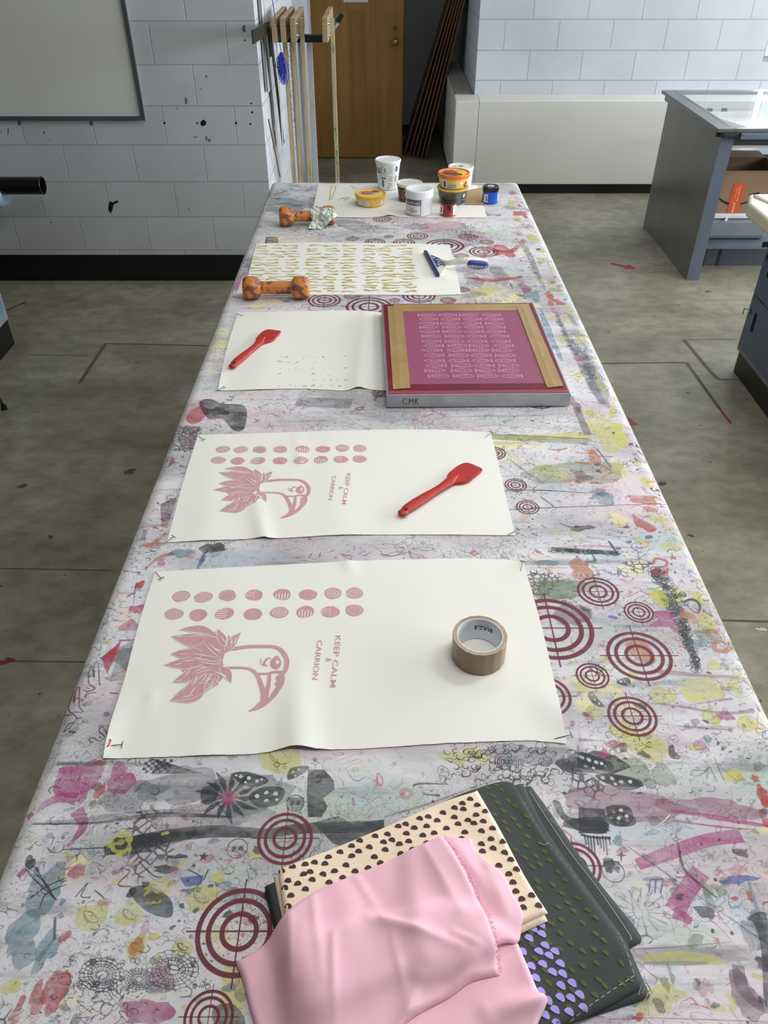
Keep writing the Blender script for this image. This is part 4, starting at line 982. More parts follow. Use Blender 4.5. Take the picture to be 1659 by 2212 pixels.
# lace
for (x0, y0, R0) in ((440, 1110, 95), (745, 1090, 110), (600, 1130, 60)):
    for k in range(22):
        a = 2 * PI * k / 22; rb(A3, [(x0 + R0 * .25 * math.cos(a), y0 + R0 * .2 * math.sin(a)), (x0 + R0 * math.cos(a + .12), y0 + R0 * .75 * math.sin(a + .12))], [2.5, 3.5], LIN)
    for q in (.25, .5, .62, .8, 1.0): ink.ribbon([Vector(A3(x0 + R0 * q * (1 + .05 * (k % 2)) * math.cos(2 * PI * k / 32), y0 + R0 * .75 * q * (1 + .05 * (k % 2)) * math.sin(2 * PI * k / 32))) for k in range(32)], .0011, LIN, 0, True)
for k in range(90):
    x = RI.uniform(290, 900); y = RI.uniform(1040, 1060) if k % 2 else RI.uniform(1140, 1165); c = A3(x, y); ink.ring(c, RI.uniform(.002, .004), .0008, LIN, 6)
for k in range(26):
    x = RI.uniform(290, 560); y = RI.uniform(1150, 1320); rb(A3, [(x, y), (x + RI.uniform(-40, 40), y + RI.uniform(-40, 40)), (x + RI.uniform(-60, 60), y + RI.uniform(-60, 60))], 3.4, LIN)
# the dark flower and mushroom caps with pale dots
for k in range(13):
    a = 2 * PI * k / 13; x0, y0 = 985, 345; r1 = 125 + 20 * (k % 2)
    rb(A3, [(x0 + 30 * math.cos(a), y0 + 22 * math.sin(a)), (x0 + .6 * r1 * math.cos(a + .1), y0 + .6 * r1 * .8 * math.sin(a + .1)), (x0 + r1 * math.cos(a), y0 + r1 * .8 * math.sin(a))], [4, 26, 3], CHA)
bl(A3, 985, 345, 34, 28, MAG, .2, 5); bl(A3, 905, 330, 44, 40, CHA, .15, 6)
def cap(f, pts, dots, mi=CHA):
    pg(f, pts, mi, 5)
    for x, y, r in dots: bl(f, x, y, r, r * .9, WHI, .1, int(x))
cap(A3, [(1000, 245), (1070, 235), (1150, 262), (1155, 280), (1110, 300), (1050, 290)], [(1040, 255, 8), (1075, 262, 9), (1110, 275, 8), (1060, 280, 6), (1130, 268, 6), (1020, 250, 5)])
cap(A3, [(1075, 340), (1140, 300), (1220, 305), (1228, 335), (1190, 380), (1110, 385)], [(1110, 340, 10), (1150, 325, 9), (1190, 330, 10), (1150, 360, 10), (1195, 355, 7)])
cap(A3, [(1245, 270), (1255, 220), (1330, 210), (1320, 235)], [(1265, 235, 6), (1290, 225, 6), (1275, 252, 5)])
for (x, y, r) in ((1230, 215, 8), (1195, 205, 12), (1365, 195, 0), (1185, 268, 7), (830, 285, 20)): 
    if r: ink.ring(A3(x, y), r / 2 / 1330, .001, LIN, 14)
# skull-like outline blobs, stars, diamonds
for (x, y, r) in ((1025, 565, 44), (1275, 370, 40)):
    ink.ring(A3(x, y), r / 2 / 1450, .0016, LIN, 24); bl(A3, x - r * .35, y, r * .22, r * .26, CHA, .2, 2); bl(A3, x + r * .35, y, r * .22, r * .26, CHA, .2, 3); rb(A3, [(x - r * .4, y + r * .6), (x, y + r * .7), (x + r * .4, y + r * .6)], 4, LIN)
for k in range(12): rb(A3, [(1240 + 6 * k, 400 - 4 * (k % 3)), (1245 + 6 * k, 345), (1250 + 5 * k, 350 + 30)], 3, LIN)
def diamond(f, x, y, r, mi, hollow=False):
    P = []
    for i in range(4):
        a = i * PI / 2; P.append((x + r * math.sin(a), y - r * 1.25 * math.cos(a))); P.append((x + r * .22 * math.sin(a + PI / 4), y - r * .25 * math.cos(a + PI / 4)))
    if hollow: rb(f, P, 2.5, mi, True, 0)
    else: pg(f, P, mi)
for (x, y, r, h) in ((1198, 203, 26, 1), (1362, 197, 22, 1), (796, 392, 24, 1), (1215, 270, 10, 0), (720, 465, 22, 0), (868, 455, 16, 0)): diamond(A3, x, y, r, CHA, h)
for (x, y, r, h) in ((1025, 495, 26, 0), (840, 130, 14, 0), (632, 135, 16, 0), (1262, 425, 26, 1), (840, 175, 12, 1), (1020, 430, 34, 1), (1100, 285, 18, 1)): diamond(A4, x, y, r, CHA, h)
# checker patch
for i in range(8):
    for j in range(5):
        if (i + j) % 2: q = 15; pg(A3, [(630 + i * q - j * 4, 180 + j * 12), (630 + (i + 1) * q - j * 4, 180 + j * 12), (626 + (i + 1) * q - j * 4, 192 + j * 12), (626 + i * q - j * 4, 192 + j * 12)], CHA)
# near right: ink drawings, drips, big magenta elbow
rb(A4, [(1095, 535), (1250, 480), (1400, 430), (1545, 410)], [50, 62, 60, 66], MAG); rb(A4, [(1370, 565), (1300, 660), (1255, 740)], [80, 74, 86], MAG); rb(A4, [(1250, 740), (1330, 780)], [60, 34], MAG)
rb(A4, [(1240, 300), (1450, 335), (1659, 370)], [12, 26, 12], MAG); rb(A4, [(1240, 345), (1450, 372), (1600, 385)], [6, 10, 4], MAG); rb(A4, [(0, 330), (200, 270), (420, 190), (560, 150)], [10, 12, 8, 4], PLU)
rb(A4, [(1050, 455), (1200, 560), (1400, 700), (1659, 880)], [6, 10, 8, 10], SLA); rb(A4, [(1270, 440), (1290, 540), (1340, 600), (1440, 680)], [8, 12, 14, 8], CHA)
for k in range(15):
    a = 2 * PI * k / 15 + .1; rb(A4, [(1110 + 25 * math.cos(a), 740 + 20 * math.sin(a)), (1110 + 130 * math.cos(a), 740 + 105 * math.sin(a))], [2, 9], SLA)
for i, x in enumerate(range(866, 975, 13)): rb(A4, [(x, 410 + 3 * (i % 3)), (x + 6, 440 + 14 * (i % 4)), (x + 8, 450 + 14 * (i % 4))], [8, 6, 9], CHA)
rb(A4, [(850, 405), (910, 418), (980, 420)], [12, 10, 14], CHA)
pg(A4, [(728, 262), (760, 265), (800, 330), (960, 350), (955, 400), (850, 390), (760, 330)], CHA, 3)
ink.ring(A4(990, 565), 50 / 2 / 1560, .0015, LIN, 24); bl(A4, 972, 560, 14, 12, CHA, .2, 1); bl(A4, 1008, 556, 12, 14, CHA, .2, 2)
for k in range(9): rb(A4, [(950 + 8 * k, 520), (952 + 8 * k, 540)], 5, CHA)
for (x, y, rx, ry, mi) in ((1450, 645, 28, 24, GRE), (1395, 640, 28, 22, GRE), (1410, 705, 18, 46, SLA), (1515, 682, 24, 6, RED), (1060, 1185, 0, 0, 0), (1100, 1195, 24, 16, RED), (1580, 670, 14, 20, RED), (1640, 240, 26, 34, RED), (1645, 340, 20, 30, RED), (1420, 822, 8, 10, CHA), (1215, 1050, 16, 34, GRE), (1240, 1010, 12, 34, SLA), (1385, 1070, 34, 34, ROS), (1600, 690, 10, 70, TEA), (1190, 600, 70, 12, SLA), (1530, 600, 70, 18, BLU)):
    if rx: bl(A4, x, y, rx, ry, mi, .35, int(x))
for p in ([(1150, 600), (1145, 655)], [(1175, 600), (1170, 660)], [(1205, 595), (1195, 660)], [(1150, 600), (1205, 598)]): rb(A4, p, 7, BLU)
pg(A4, [(1570, 770), (1620, 740), (1659, 780), (1659, 1130), (1640, 1100), (1630, 900), (1600, 790)], CHA, 3)
rb(A4, [(1530, 970), (1545, 1060), (1600, 1130), (1659, 1160)], [50, 56, 40, 40], MAU)
rb(A4, [(970, 1205), (1200, 1200), (1659, 1215)], [4, 6, 4], PLU)
rb(A4, [(1000, 900), (1200, 895), (1500, 870)], [4, 7, 4], SLA); rb(A4, [(1120, 960), (1300, 962), (1400, 960)], [10, 20, 8], SLA)
for p in ([(1590, 1010), (1640, 1030)], [(1480, 1090), (1510, 1130), (1500, 1180)], [(1400, 1150), (1480, 1160)]): rb(A4, p, 26, YEL)
bl(A4, 1510, 150, 50, 24, YEL, .3, 2); bl(A4, 1540, 160, 14, 18, ORA, .4, 3); bl(A4, 95, 228, 30, 26, ROS, .1, 4); bl(A4, 95, 228, 10, 9, WHI, .1, 4); rb(A4, [(125, 195), (160, 185), (275, 188)], [8, 10, 5], CHA); rb(A4, [(170, 232), (240, 237)], [4, 14], CHA)
# ornamental scribble mass below the first sheet
for k in range(150):
    x = RI.gauss(560, 170); y = RI.uniform(10, 190); 
    if x < 230 or x > 1150: continue
    r = RI.uniform(10, 36); a0 = RI.uniform(0, 6.28)
    rb(A4, [(x + r * (1 - q * .15) * math.cos(a0 + q * 1.1), y + r * .8 * (1 - q * .15) * math.sin(a0 + q * 1.1)) for q in range(RI.choice((4, 5, 6)))], [1.5, RI.uniform(3, 8), 1.5], CHA)
for k in range(14): x = 480 + 9 * k; rb(A4, [(x, 80), (x + 2, 105 + 8 * (k % 4))], [3, 7], CHA)
cap(A4, [(810, 60), (860, 50), (980, 95), (985, 130), (920, 125), (850, 95)], [(845, 68, 8), (880, 80, 9), (920, 95, 9), (955, 110, 7)])
cap(A4, [(915, 150), (1000, 150), (1080, 170), (1110, 200), (1040, 215), (950, 180)], [(950, 162, 8), (990, 170, 9), (1030, 185, 9), (1070, 192, 7)])
cap(A4, [(950, 330), (1010, 305), (1080, 330), (1080, 365), (1000, 370)], [(980, 335, 8), (1020, 330, 9), (1050, 345, 8), (1010, 355, 6)])
cap(A4, [(1232, 25), (1250, 20), (1258, 50), (1282, 70), (1270, 82), (1240, 75), (1228, 55)], [(1240, 40, 5), (1250, 62, 5), (1262, 72, 3)])
for (x, y, r) in ((1150, 185, 26), (1170, 350, 26), (800, 120, 34), (515, 90, 40)):
    for q in (1, .66, .33): ink.ring(A4(x, y), r * q / 2 / PX(1600 + y / 2), .0016, LIN, 18)
for q in (1, .62): pass
# grass scribbles, stars, green loops
for p in ([(1390, 130), (1330, 130), (1340, 155), (1380, 140), (1400, 115)], [(1385, 140), (1400, 120), (1395, 165)], [(1410, 120), (1440, 180)], [(1440, 110), (1470, 175)], [(1425, 70), (1450, 130)], [(1380, 80), (1400, 110)], [(1460, 120), (1530, 180)]): rb(A4, p, 8, GRE)
for k in range(46):
    x = RI.uniform(1330, 1560); y = RI.uniform(-20, 120); d = math.atan2(y - 150, x - 1430); rb(A4, [(x, y), (x + 9 * math.cos(d), y + 9 * math.sin(d))], RI.uniform(2, 6), GRE if k % 3 else CHA, smooth=0)
for k in range(5): a = k * 2 * PI / 5; ink.ring(A4(1350 + 16 * math.cos(a), 222 + 14 * math.sin(a)), 11 / 2 / 1500, .0009, GRE, 14)
for f, x, y, r, mi in ((A4, 1602, 165, 26, RED), (A9, 205, 465, 42, ORA), (A9, 890, 470, 30, ORA), (A9, 1255, 275, 40, ORA), (A8, 1100, 828, 30, RED), (A8, 1212, 968, 16, RED), (A8, 555, 100, 22, ORA), (A8, 580, 160, 18, ORA), (A8, 155, 200, 18, ORA), (A8, 505, 318, 22, ORA), (A8, 760, 375, 18, ORA), (A3, 880, 600, 24, CHA), (A9, 1545, 1630, 50, RED), (A3, 340, 268, 16, RED), (A8, 410, 250, 16, ORA)):
    c = Vector(f(x, y)); e = (Vector(f(x + r, y)) - c).length; ink.star(c, e, mi, rot=RI.uniform(0, 1))
# orange leaping frog shape
bl(A8, 640, 245, 32, 45, ORA, .1, 3); bl(A8, 618, 205, 28, 14, ORA, .1, 4)
for p, w_ in (([(620, 215), (560, 215), (525, 205)], [14, 12, 7]), ([(655, 235), (720, 235), (750, 235)], [14, 12, 8]), ([(620, 280), (560, 270), (520, 265)], [24, 24, 7]), ([(650, 275), (735, 318), (700, 350)], [26, 14, 10]), ([(700, 350), (690, 358)], 9), ([(370, 190), (420, 196), (480, 186)], [12, 16, 14]), ([(410, 240), (450, 262)], [18, 8]), ([(190, 130), (230, 145), (260, 130)], [20, 18, 8])): rb(A8, p, w_, ORA)
for (x, y, rx, ry, mi) in ((475, 380, 26, 12, ORA), (550, 378, 30, 14, ORA), (640, 388, 22, 8, ORA), (570, 350, 60, 22, MAU), (650, 390, 30, 8, ORA), (410, 685, 28, 8, YEL), (520, 680, 30, 16, YEL), (785, 640, 26, 12, YEL), (825, 650, 20, 8, CHA), (540, 660, 44, 16, CHA), (610, 650, 30, 12, CHA), (225, 590, 34, 16, YEL), (950, 385, 50, 26, YEL), (1080, 625, 54, 38, YEL), (1020, 605, 40, 20, YEL), (965, 545, 36, 20, ORA), (1090, 765, 48, 32, YEL), (925, 740, 40, 24, YEL), (1160, 725, 26, 22, YEL), (1215, 860, 26, 20, YEL), (940, 290, 54, 32, YEL), (910, 240, 34, 34, CHA), (875, 165, 30, 16, CHA), (780, 300, 50, 30, YEL), (1010, 440, 34, 22, CHA), (660, 440, 50, 14, SLA), (620, 5, 40, 10, YEL), (800, 100, 60, 60, YEL), (690, 455, 30, 14, SLA), (1280, 970, 34, 20, YEL), (1010, 1060, 40, 40, YEL), (1120, 1050, 60, 40, YEL), (1250, 1060, 40, 30, YEL), (360, 860, 60, 20, TEA)):
    bl(A8, x, y, rx, ry, mi, .3, int(x + y))
pg(A8, [(860, 570), (905, 600), (990, 645), (1000, 670), (960, 680), (920, 655), (880, 640)], RED, 3)
rb(A8, [(120, 235), (200, 300), (350, 400)], [2, 16, 4], SLA); rb(A8, [(320, 470), (400, 530)], [6, 12], CHA); rb(A8, [(120, 548), (400, 535), (800, 520), (1060, 512)], [6, 10, 5, 8], CHA)
rb(A8, [(80, 435), (300, 432), (600, 450)], [4, 12, 4], CHA); rb(A8, [(100, 350), (300, 355)], 4, CHA); rb(A8, [(430, 625), (500, 650), (600, 640)], [4, 10, 5], CHA); rb(A8, [(700, 700), (900, 715)], 6, SLA)
rb(A8, [(380, 775), (600, 760), (860, 770), (1000, 760)], [6, 18, 14, 4], ROS); rb(A8, [(285, 780), (310, 800), (340, 815)], [6, 26, 6], MAG); rb(A8, [(250, 890), (480, 890)], 4, LIN); rb(A8, [(580, 855), (640, 850), (625, 810)], [20, 24, 8], CHA)
# honeycomb strips
def comb(f, pts, n, wfun, dens=1.0):
    for k in range(n):
        t = RI.random() * (len(pts) - 1); i = int(t); a = pts[i]; b = pts[i + 1]; q = t - i
        w_ = wfun[i] + (wfun[i + 1] - wfun[i]) * q
        x = a[0] + (b[0] - a[0]) * q + RI.uniform(-w_, w_); y = a[1] + (b[1] - a[1]) * q + RI.uniform(-w_ * .5, w_ * .5)
        c = f(x, y); ink.ring(c, RI.uniform(.0035, .0075), .0014, CHA, 7)
pg(A8, [(355, 798), (390, 765), (780, 790), (782, 812), (400, 805)], SLA)
comb(A8, [(390, 785), (600, 795), (780, 805)], 90, [14, 14, 8]); rb(A8, [(720, 730), (770, 800)], 14, CHA)
comb(A8, [(1000, 900), (1050, 980), (1120, 1080)], 110, [34, 46, 60])
comb(A9, [(780, 20), (880, 220), (960, 430), (1040, 680)], 190, [70, 52, 30, 24]); rb(A9, [(760, 10), (860, 200), (950, 430), (1040, 690)], [90, 60, 34, 20], SLA)
comb(A10, [(440, 1290), (530, 1490), (640, 1640), (720, 1860)], 130, [22, 22, 60, 50]); comb(A10, [(150, 680), (260, 930)], 50, [30, 30]); comb(A10, [(120, 440), (200, 480)], 24, [40, 40])
rb(A10, [(90, 600), (180, 720), (260, 900), (330, 1050)], [40, 60, 44, 20], SLA); rb(A10, [(360, 700), (380, 820)], [40, 40], SLA); rb(A10, [(430, 1250), (540, 1500), (700, 1800), (860, 2100)], [30, 40, 70, 60], SLA); rb(A10, [(560, 1260), (620, 1380)], [80, 60], SLA)
for k in range(26):
    x, y = RI.choice(((700, 1620), (760, 1800), (830, 1900), (640, 1480))); x += RI.uniform(-70, 60); y += RI.uniform(-60, 60)
    for q in (1, .6, .3): ink.ring(A10(x, y), .018 * q, .0011, LIN, 12)
# yellow florets along the right edge
for (x, y, rx, ry) in ((80, 400, 40, 30), (215, 570, 50, 40), (300, 690, 44, 20), (300, 770, 40, 26), (400, 985, 40, 24), (500, 1045, 30, 24), (555, 1230, 56, 36), (385, 1310, 34, 24), (530, 1330, 34, 24), (665, 1490, 60, 44), (490, 1500, 46, 36), (650, 1290, 30, 20), (830, 1690, 34, 26), (850, 1820, 44, 40), (640, 1830, 40, 30), (850, 1930, 40, 50), (960, 2160, 56, 44), (740, 2180, 60, 34), (980, 2040, 40, 24), (690, 1390, 30, 16), (20, 250, 40, 30), (60, 200, 20, 16)):
    bl(A10, x, y, rx, ry, YEL, .3, int(x + y)); 
    if rx > 38: rb(A10, [(x - rx * .5, y), (x, y - ry * .5), (x + rx * .5, y), (x, y + ry * .5)], 4, LIN, True)
for (x, y, rx, ry, mi) in ((110, 345, 66, 26, RED), (150, 375, 20, 14, RED), (90, 270, 16, 12, RED), (165, 305, 24, 12, RED), (30, 155, 26, 20, MAG), (370, 1100, 40, 34, RED), (450, 1160, 44, 26, RED), (380, 1170, 26, 26, RED), (430, 1240, 40, 34, ROS), (130, 600, 26, 16, RED), (265, 675, 22, 10, CHA), (100, 928, 20, 12, CHA), (110, 780, 12, 6, CHA), (420, 1050, 60, 20, GRE), (540, 1130, 40, 18, TEA), (390, 970, 40, 16, GRE), (640, 1680, 50, 30, ROS), (600, 2090, 40, 70, MAU), (140, 1030, 50, 40, PLU), (0, 290, 50, 16, GRE), (80, 530, 40, 26, ROS), (20, 1010, 8, 30, CHA)):
    bl(A10, x, y, rx, ry, mi, .35, int(x * 3 + y))
for p in ([(0, 760), (80, 765), (150, 745)],): rb(A10, p, [6, 12, 8], RED)
for p in ([(180, 1055), (330, 1055)], [(200, 1215), (400, 1222)], [(300, 1365), (520, 1370)], [(20, 1950), (260, 1990)], [(0, 2100), (200, 2060)]): rb(A10, p, 5, SLA)
# right middle: yellow specimens, magenta drags, numeral shapes
pg(A9, [(890, 870), (920, 790), (990, 760), (1100, 745), (1200, 765), (1225, 830), (1270, 870), (1260, 930), (1150, 930), (1080, 960), (980, 965), (940, 930)], YEL, 4)
for (x, y, rx, ry) in ((1420, 830, 110, 90), (1170, 1085, 85, 68), (740, 900, 120, 70), (1480, 1150, 90, 60), (1430, 690, 76, 60), (1190, 635, 60, 44), (225, 585, 46, 34), (1115, 60, 66, 46), (1125, 260, 80, 66), (1250, 200, 34, 40), (720, 50, 60, 90), (590, 1330, 200, 130), (390, 1200, 120, 70), (140, 1040, 70, 50), (20, 830, 50, 50), (1380, 470, 60, 60), (1370, 1600, 60, 36), (480, 720, 40, 30), (60, 1500, 0, 0)):
    if rx: bl(A9, x, y, rx, ry, YEL, .16, int(x + 2 * y)); 
    if rx > 60:
        P = [(x + rx * 1.02 * math.cos(a * PI / 5), y + ry * 1.02 * math.sin(a * PI / 5)) for a in range(10)]; rb(A9, P, 3, LIN, True)
        for q in range(int(rx / 9)): xx = x + RI.uniform(-.6, .6) * rx; yy = y + RI.uniform(-.6, .6) * ry; rb(A9, [(xx, yy), (xx + RI.uniform(-30, 30), yy + RI.uniform(-12, 12)), (xx + RI.uniform(-40, 40), yy + RI.uniform(-20, 20))], 4, LIN)
for p, w_ in (([(560, 690), (800, 700), (1100, 730), (1400, 750), (1560, 850)], [6, 60, 34, 40, 20]), ([(540, 960), (900, 1000), (1200, 1050), (1420, 1050), (1659, 1000)], [8, 26, 30, 30, 60]), ([(700, 1150), (1000, 1180), (1330, 1205)], [6, 16, 10]), ([(520, 890), (900, 890)], [4, 8]), ([(980, 985), (1200, 950), (1350, 930)], [4, 22, 30]), ([(0, 1290), (200, 1300)], [40, 6])): rb(A9, p, w_, PLU)
pg(A9, [(650, 170), (800, 165), (850, 290), (720, 300), (610, 290), (690, 240)], MAG, 3); bl(A9, 1330, 1205, 26, 18, MAG, .2, 2); bl(A9, 1290, 1080, 60, 46, MAG, .3, 3); bl(A9, 215, 1415, 56, 30, MAG, .4, 6)
bl(A9, 310, 1330, 80, 30, RED, .3, 4); bl(A9, 1070, 1345, 66, 50, ROS, .2, 5); bl(A9, 1130, 1285, 40, 26, TEA, .2, 6); bl(A9, 1630, 1790, 60, 80, RED, .1, 7); bl(A9, 1050, 440, 90, 40, TEA, .3, 8); bl(A9, 960, 210, 60, 60, ORA, .4, 9); bl(A9, 1120, 370, 120, 44, GRE, .3, 10); bl(A9, 300, 215, 40, 14, BLU, .3, 11); bl(A9, 540, 500, 110, 110, ORA, .2, 12)
rb(A9, [(1130, 370), (1150, 335), (1240, 350), (1260, 410), (1190, 440), (1200, 500), (1290, 510), (1340, 450), (1310, 430)], [30, 46, 50, 50, 50, 50, 50, 44, 30], ORA)
for (pts) in ([(980, 870), (1000, 835), (1060, 850), (1055, 880), (990, 885)], [(975, 900), (1000, 925), (1060, 915), (1065, 885)]): rb(A8, pts, [16, 20, 20, 18, 12], RED)
rb(A9, [(920, 80), (1000, 60), (1060, 110), (1040, 180), (960, 130)], [20, 30, 26, 16, 10], CHA)
cap(A9, [(0, 1415), (60, 1410), (240, 1480), (235, 1540), (120, 1560), (0, 1530)], [(30, 1450, 18), (90, 1470, 18), (150, 1490, 18), (60, 1520, 16), (200, 1500, 16), (130, 1540, 14)])
cap(A9, [(150, 1600), (300, 1590), (520, 1640), (560, 1700), (360, 1700), (200, 1650)], [(210, 1625, 18), (290, 1630, 18), (370, 1660, 18), (450, 1660, 18), (320, 1680, 14)])
cap(A9, [(330, 790), (380, 750), (440, 750), (455, 800), (400, 815)], [(370, 780, 12), (410, 780, 12), (430, 800, 8)])
cap(A9, [(85, 880), (120, 870), (160, 920), (230, 1000), (150, 990), (90, 930)], [(115, 900, 10), (140, 940, 10), (180, 975, 10)])
pg(A9, [(0, 1880), (230, 1900), (250, 2109), (0, 2109)], CHA); cap(A9, [(240, 1880), (420, 1870), (480, 1960), (430, 2040), (300, 2020)], [(300, 1920, 18), (370, 1910, 18), (420, 1960, 18), (350, 1980, 18)])
bl(A9, 740, 1600, 90, 110, GRE, .2, 3); rb(A9, [(800, 1950), (700, 2040), (560, 2100)], 12, WHI)
for k in range(60):
    x = RI.uniform(0, 900); y = RI.uniform(1050, 2050); r = RI.uniform(15, 50); a0 = RI.uniform(0, 6)
    rb(A9, [(x + r * math.cos(a0 + q), y + r * .7 * math.sin(a0 + q)) for q in range(4)], RI.uniform(3, 6), LIN)
for k in range(70): x, y = RI.uniform(0, 1659), RI.uniform(900, 2100); bl(A9, x, y, RI.uniform(4, 13), RI.uniform(3, 10), RI.choice((CHA, CHA, SLA, ROS, GRE)), .3, k)
# left strip: outlined hands, triangles, purple panels
for pts in ([(370, 1890), (400, 1850), (450, 1820), (430, 1790), (400, 1760), (400, 1700), (425, 1650), (430, 1720), (440, 1640), (462, 1632), (462, 1740), (485, 1775), (430, 1775)],
            [(495, 1695), (510, 1660), (555, 1640), (520, 1610), (520, 1540), (535, 1510), (550, 1580), (550, 1500), (572, 1495), (580, 1600), (587, 1620)],
            [(540, 1960), (520, 1940), (540, 1925), (580, 1945), (610, 1920), (580, 1890), (590, 1858), (620, 1890), (635, 1930)]): rb(A5, pts, 9, LIN)
for pts in ([(370, 1890), (392, 1880), (440, 1835)], [(495, 1695), (520, 1668), (560, 1662)]): rb(A5, pts, 8, LIN)
pg(A5, [(590, 1460), (665, 1400), (705, 1360), (695, 1420), (625, 1555)], RED); pg(A5, [(592, 1462), (700, 1370), (625, 1553)], MAG); pg(A5, [(690, 1280), (770, 1230), (810, 1270), (800, 1300), (690, 1300)], MAG); bl(A5, 800, 1175, 46, 24, MAG, .3, 1); rb(A5, [(700, 1360), (790, 1355)], [16, 10], MAG)
pg(A5, [(640, 1600), (700, 1400), (790, 1350), (730, 1590)], SLA); pg(A5, [(1040, 130), (1080, 110), (1170, 110), (1150, 160), (1120, 250), (1060, 245), (1035, 190)], MAU); pg(A5, [(935, 565), (1035, 520), (975, 705), (940, 690)], MAU)
bl(A5, 1150, 45, 60, 50, RED, .12, 2); bl(A5, 1265, 25, 60, 26, CHA, .35, 3); bl(A5, 630, 1160, 26, 40, TEA, .35, 4); bl(A5, 610, 1230, 30, 28, TEA, .35, 5); bl(A5, 815, 1035, 34, 18, RED, .3, 6); bl(A5, 740, 1085, 40, 12, ROS, .3, 7)
bl(A5, 1060, 850, 60, 30, TEA, .35, 8); rb(A5, [(1190, 860), (1175, 900), (1150, 940)], [26, 30, 12], BLU); rb(A5, [(820, 805), (880, 800), (970, 730)], [20, 36, 20], ORA); pg(A5, [(820, 800), (860, 790), (955, 785), (930, 825), (880, 822)], ORA); rb(A5, [(820, 700), (900, 690), (965, 690)], [6, 20, 30], ORA)
rb(A5, [(850, 940), (920, 880), (1010, 850)], [14, 24, 34], ORA); rb(A5, [(850, 710), (830, 780)], [30, 20], SLA); bl(A5, 1110, 860, 30, 24, ROS, .3, 9); bl(A5, 940, 905, 26, 20, MAG, .3, 10); bl(A5, 620, 1790, 18, 16, BLU, .1, 11); bl(A5, 585, 1925, 8, 7, BLU, .1, 12); bl(A5, 520, 1725, 20, 16, GRE, .3, 13); bl(A5, 490, 1730, 16, 14, GRE, .3, 14); bl(A5, 420, 1890, 30, 26, GRE, .35, 15); bl(A5, 625, 1370, 20, 12, YEL, .3, 16)
rb(A5, [(330, 2075), (450, 2080), (600, 2085)], 24, SLA); rb(A5, [(270, 2160), (300, 2110), (350, 1970)], 6, SLA); bl(A5, 740, 1460, 70, 60, SLA, .2, 17); rb(A5, [(640, 1665), (690, 1668)], [8, 10], CHA); bl(A5, 980, 320, 36, 30, MAU, .2, 18); rb(A5, [(780, 1150), (790, 1050), (830, 1020)], [3, 6, 3], LIN)
for k in range(90):
    t = RI.random(); y = 200 + 1800 * t; x = 1060 - (y - 130) * .413 + RI.uniform(10, 150 - 40 * t); rb(A5, [(x, y), (x + RI.uniform(-26, 26), y + RI.uniform(-10, 10)), (x + RI.uniform(-36, 36), y + RI.uniform(-16, 16))], RI.uniform(2, 8), RI.choice((LIN, SLA, CHA, SLA)))
# between sheets
for k in range(26):
    x = RI.uniform(640, 900); y = RI.uniform(1185, 1215); a = RI.uniform(0, 6.28); ink.ribbon([T(x, y), T(x + 34 * math.cos(a), y + 12 * math.sin(a))], [.001, .0022, .0006], MAG if k % 3 else CHA, 3)
bl(A5, 1240, 820, 70, 30, CHA, .3, 21)
for k in range(20): a = 2 * PI * k / 20; rb(A5, [(1250, 830), (1250 + 66 * math.cos(a), 825 + 44 * math.sin(a))], 3.5, LIN)
for k in range(5):
    a = k * 1.2; c = T(880, 1185); 
    ink.ribbon([T(880 + 8 * math.cos(a), 1186 + 4 * math.sin(a)), T(880 + 44 * math.cos(a + .2), 1186 + 18 * math.sin(a + .2)), T(880 + 60 * math.cos(a), 1186 + 24 * math.sin(a)), T(880 + 44 * math.cos(a - .2), 1186 + 18 * math.sin(a - .2)), T(880 + 8 * math.cos(a), 1186 + 4 * math.sin(a))], .0012, LIN, 4)
# far band: long faint rules and scribbles around the screen and sheets
for (x0, y0, x1, y1, w_, mi) in ((1060, 942, 1270, 954, .03, GRE), (1060, 938, 1270, 948, .003, LIN), (700, 880, 800, 930, .002, SLA), (640, 868, 760, 872, .05, SLA), (1245, 880, 1270, 940, .02, MAU), (1290, 970, 1320, 1010, .003, LIN)):
    ink.ribbon([T(x0, y0), T(x1, y1)], w_, mi, 0)
pg(lambda x, y: T(x, y), [(430, 870), (455, 862), (480, 872), (530, 878), (528, 925), (505, 930), (480, 905), (450, 905)], CHA, 4); bl(lambda x, y: T(x, y), 426, 885, 26, 20, ROS, .15, 3)
for k in range(120):
    x = RI.uniform(560, 1240); y = RI.uniform(868, 932); s_ = RI.uniform(4, 22); a = RI.uniform(0, 6.28)
    ink.ribbon([T(x + s_ * math.cos(a + q * 1.3), y + .4 * s_ * math.sin(a + q * 1.3)) for q in range(4)], RI.choice((.0008, .0012)), RI.choice((LIN, LIN, SLA, ROS)), 4)
for k in range(170):
    x = RI.uniform(600, 1150); y = RI.choice((RI.uniform(474, 526), RI.uniform(395, 520), RI.uniform(642, 672)))
    if y < 440 and x < 700 or y > 500 and x < 600: pass
    s_ = RI.uniform(4, 20); a = RI.uniform(0, 6.28)
    ink.ribbon([T(x + s_ * math.cos(a + q * 1.3), y + .35 * s_ * math.sin(a + q * 1.3)) for q in range(4)], RI.choice((.001, .002, .003)), RI.choice((LIN, SLA, CHA, SLA, ROS)), 4)
for k in range(50):
    x = RI.uniform(590, 690); y = RI.uniform(398, 455); a = RI.uniform(-.6, .6); s_ = RI.uniform(10, 30); ink.ribbon([T(x, y), T(x + s_, y + s_ * a * .5)], RI.uniform(.003, .009), RI.choice((SLA, CHA, SLA, TEA)), 0)
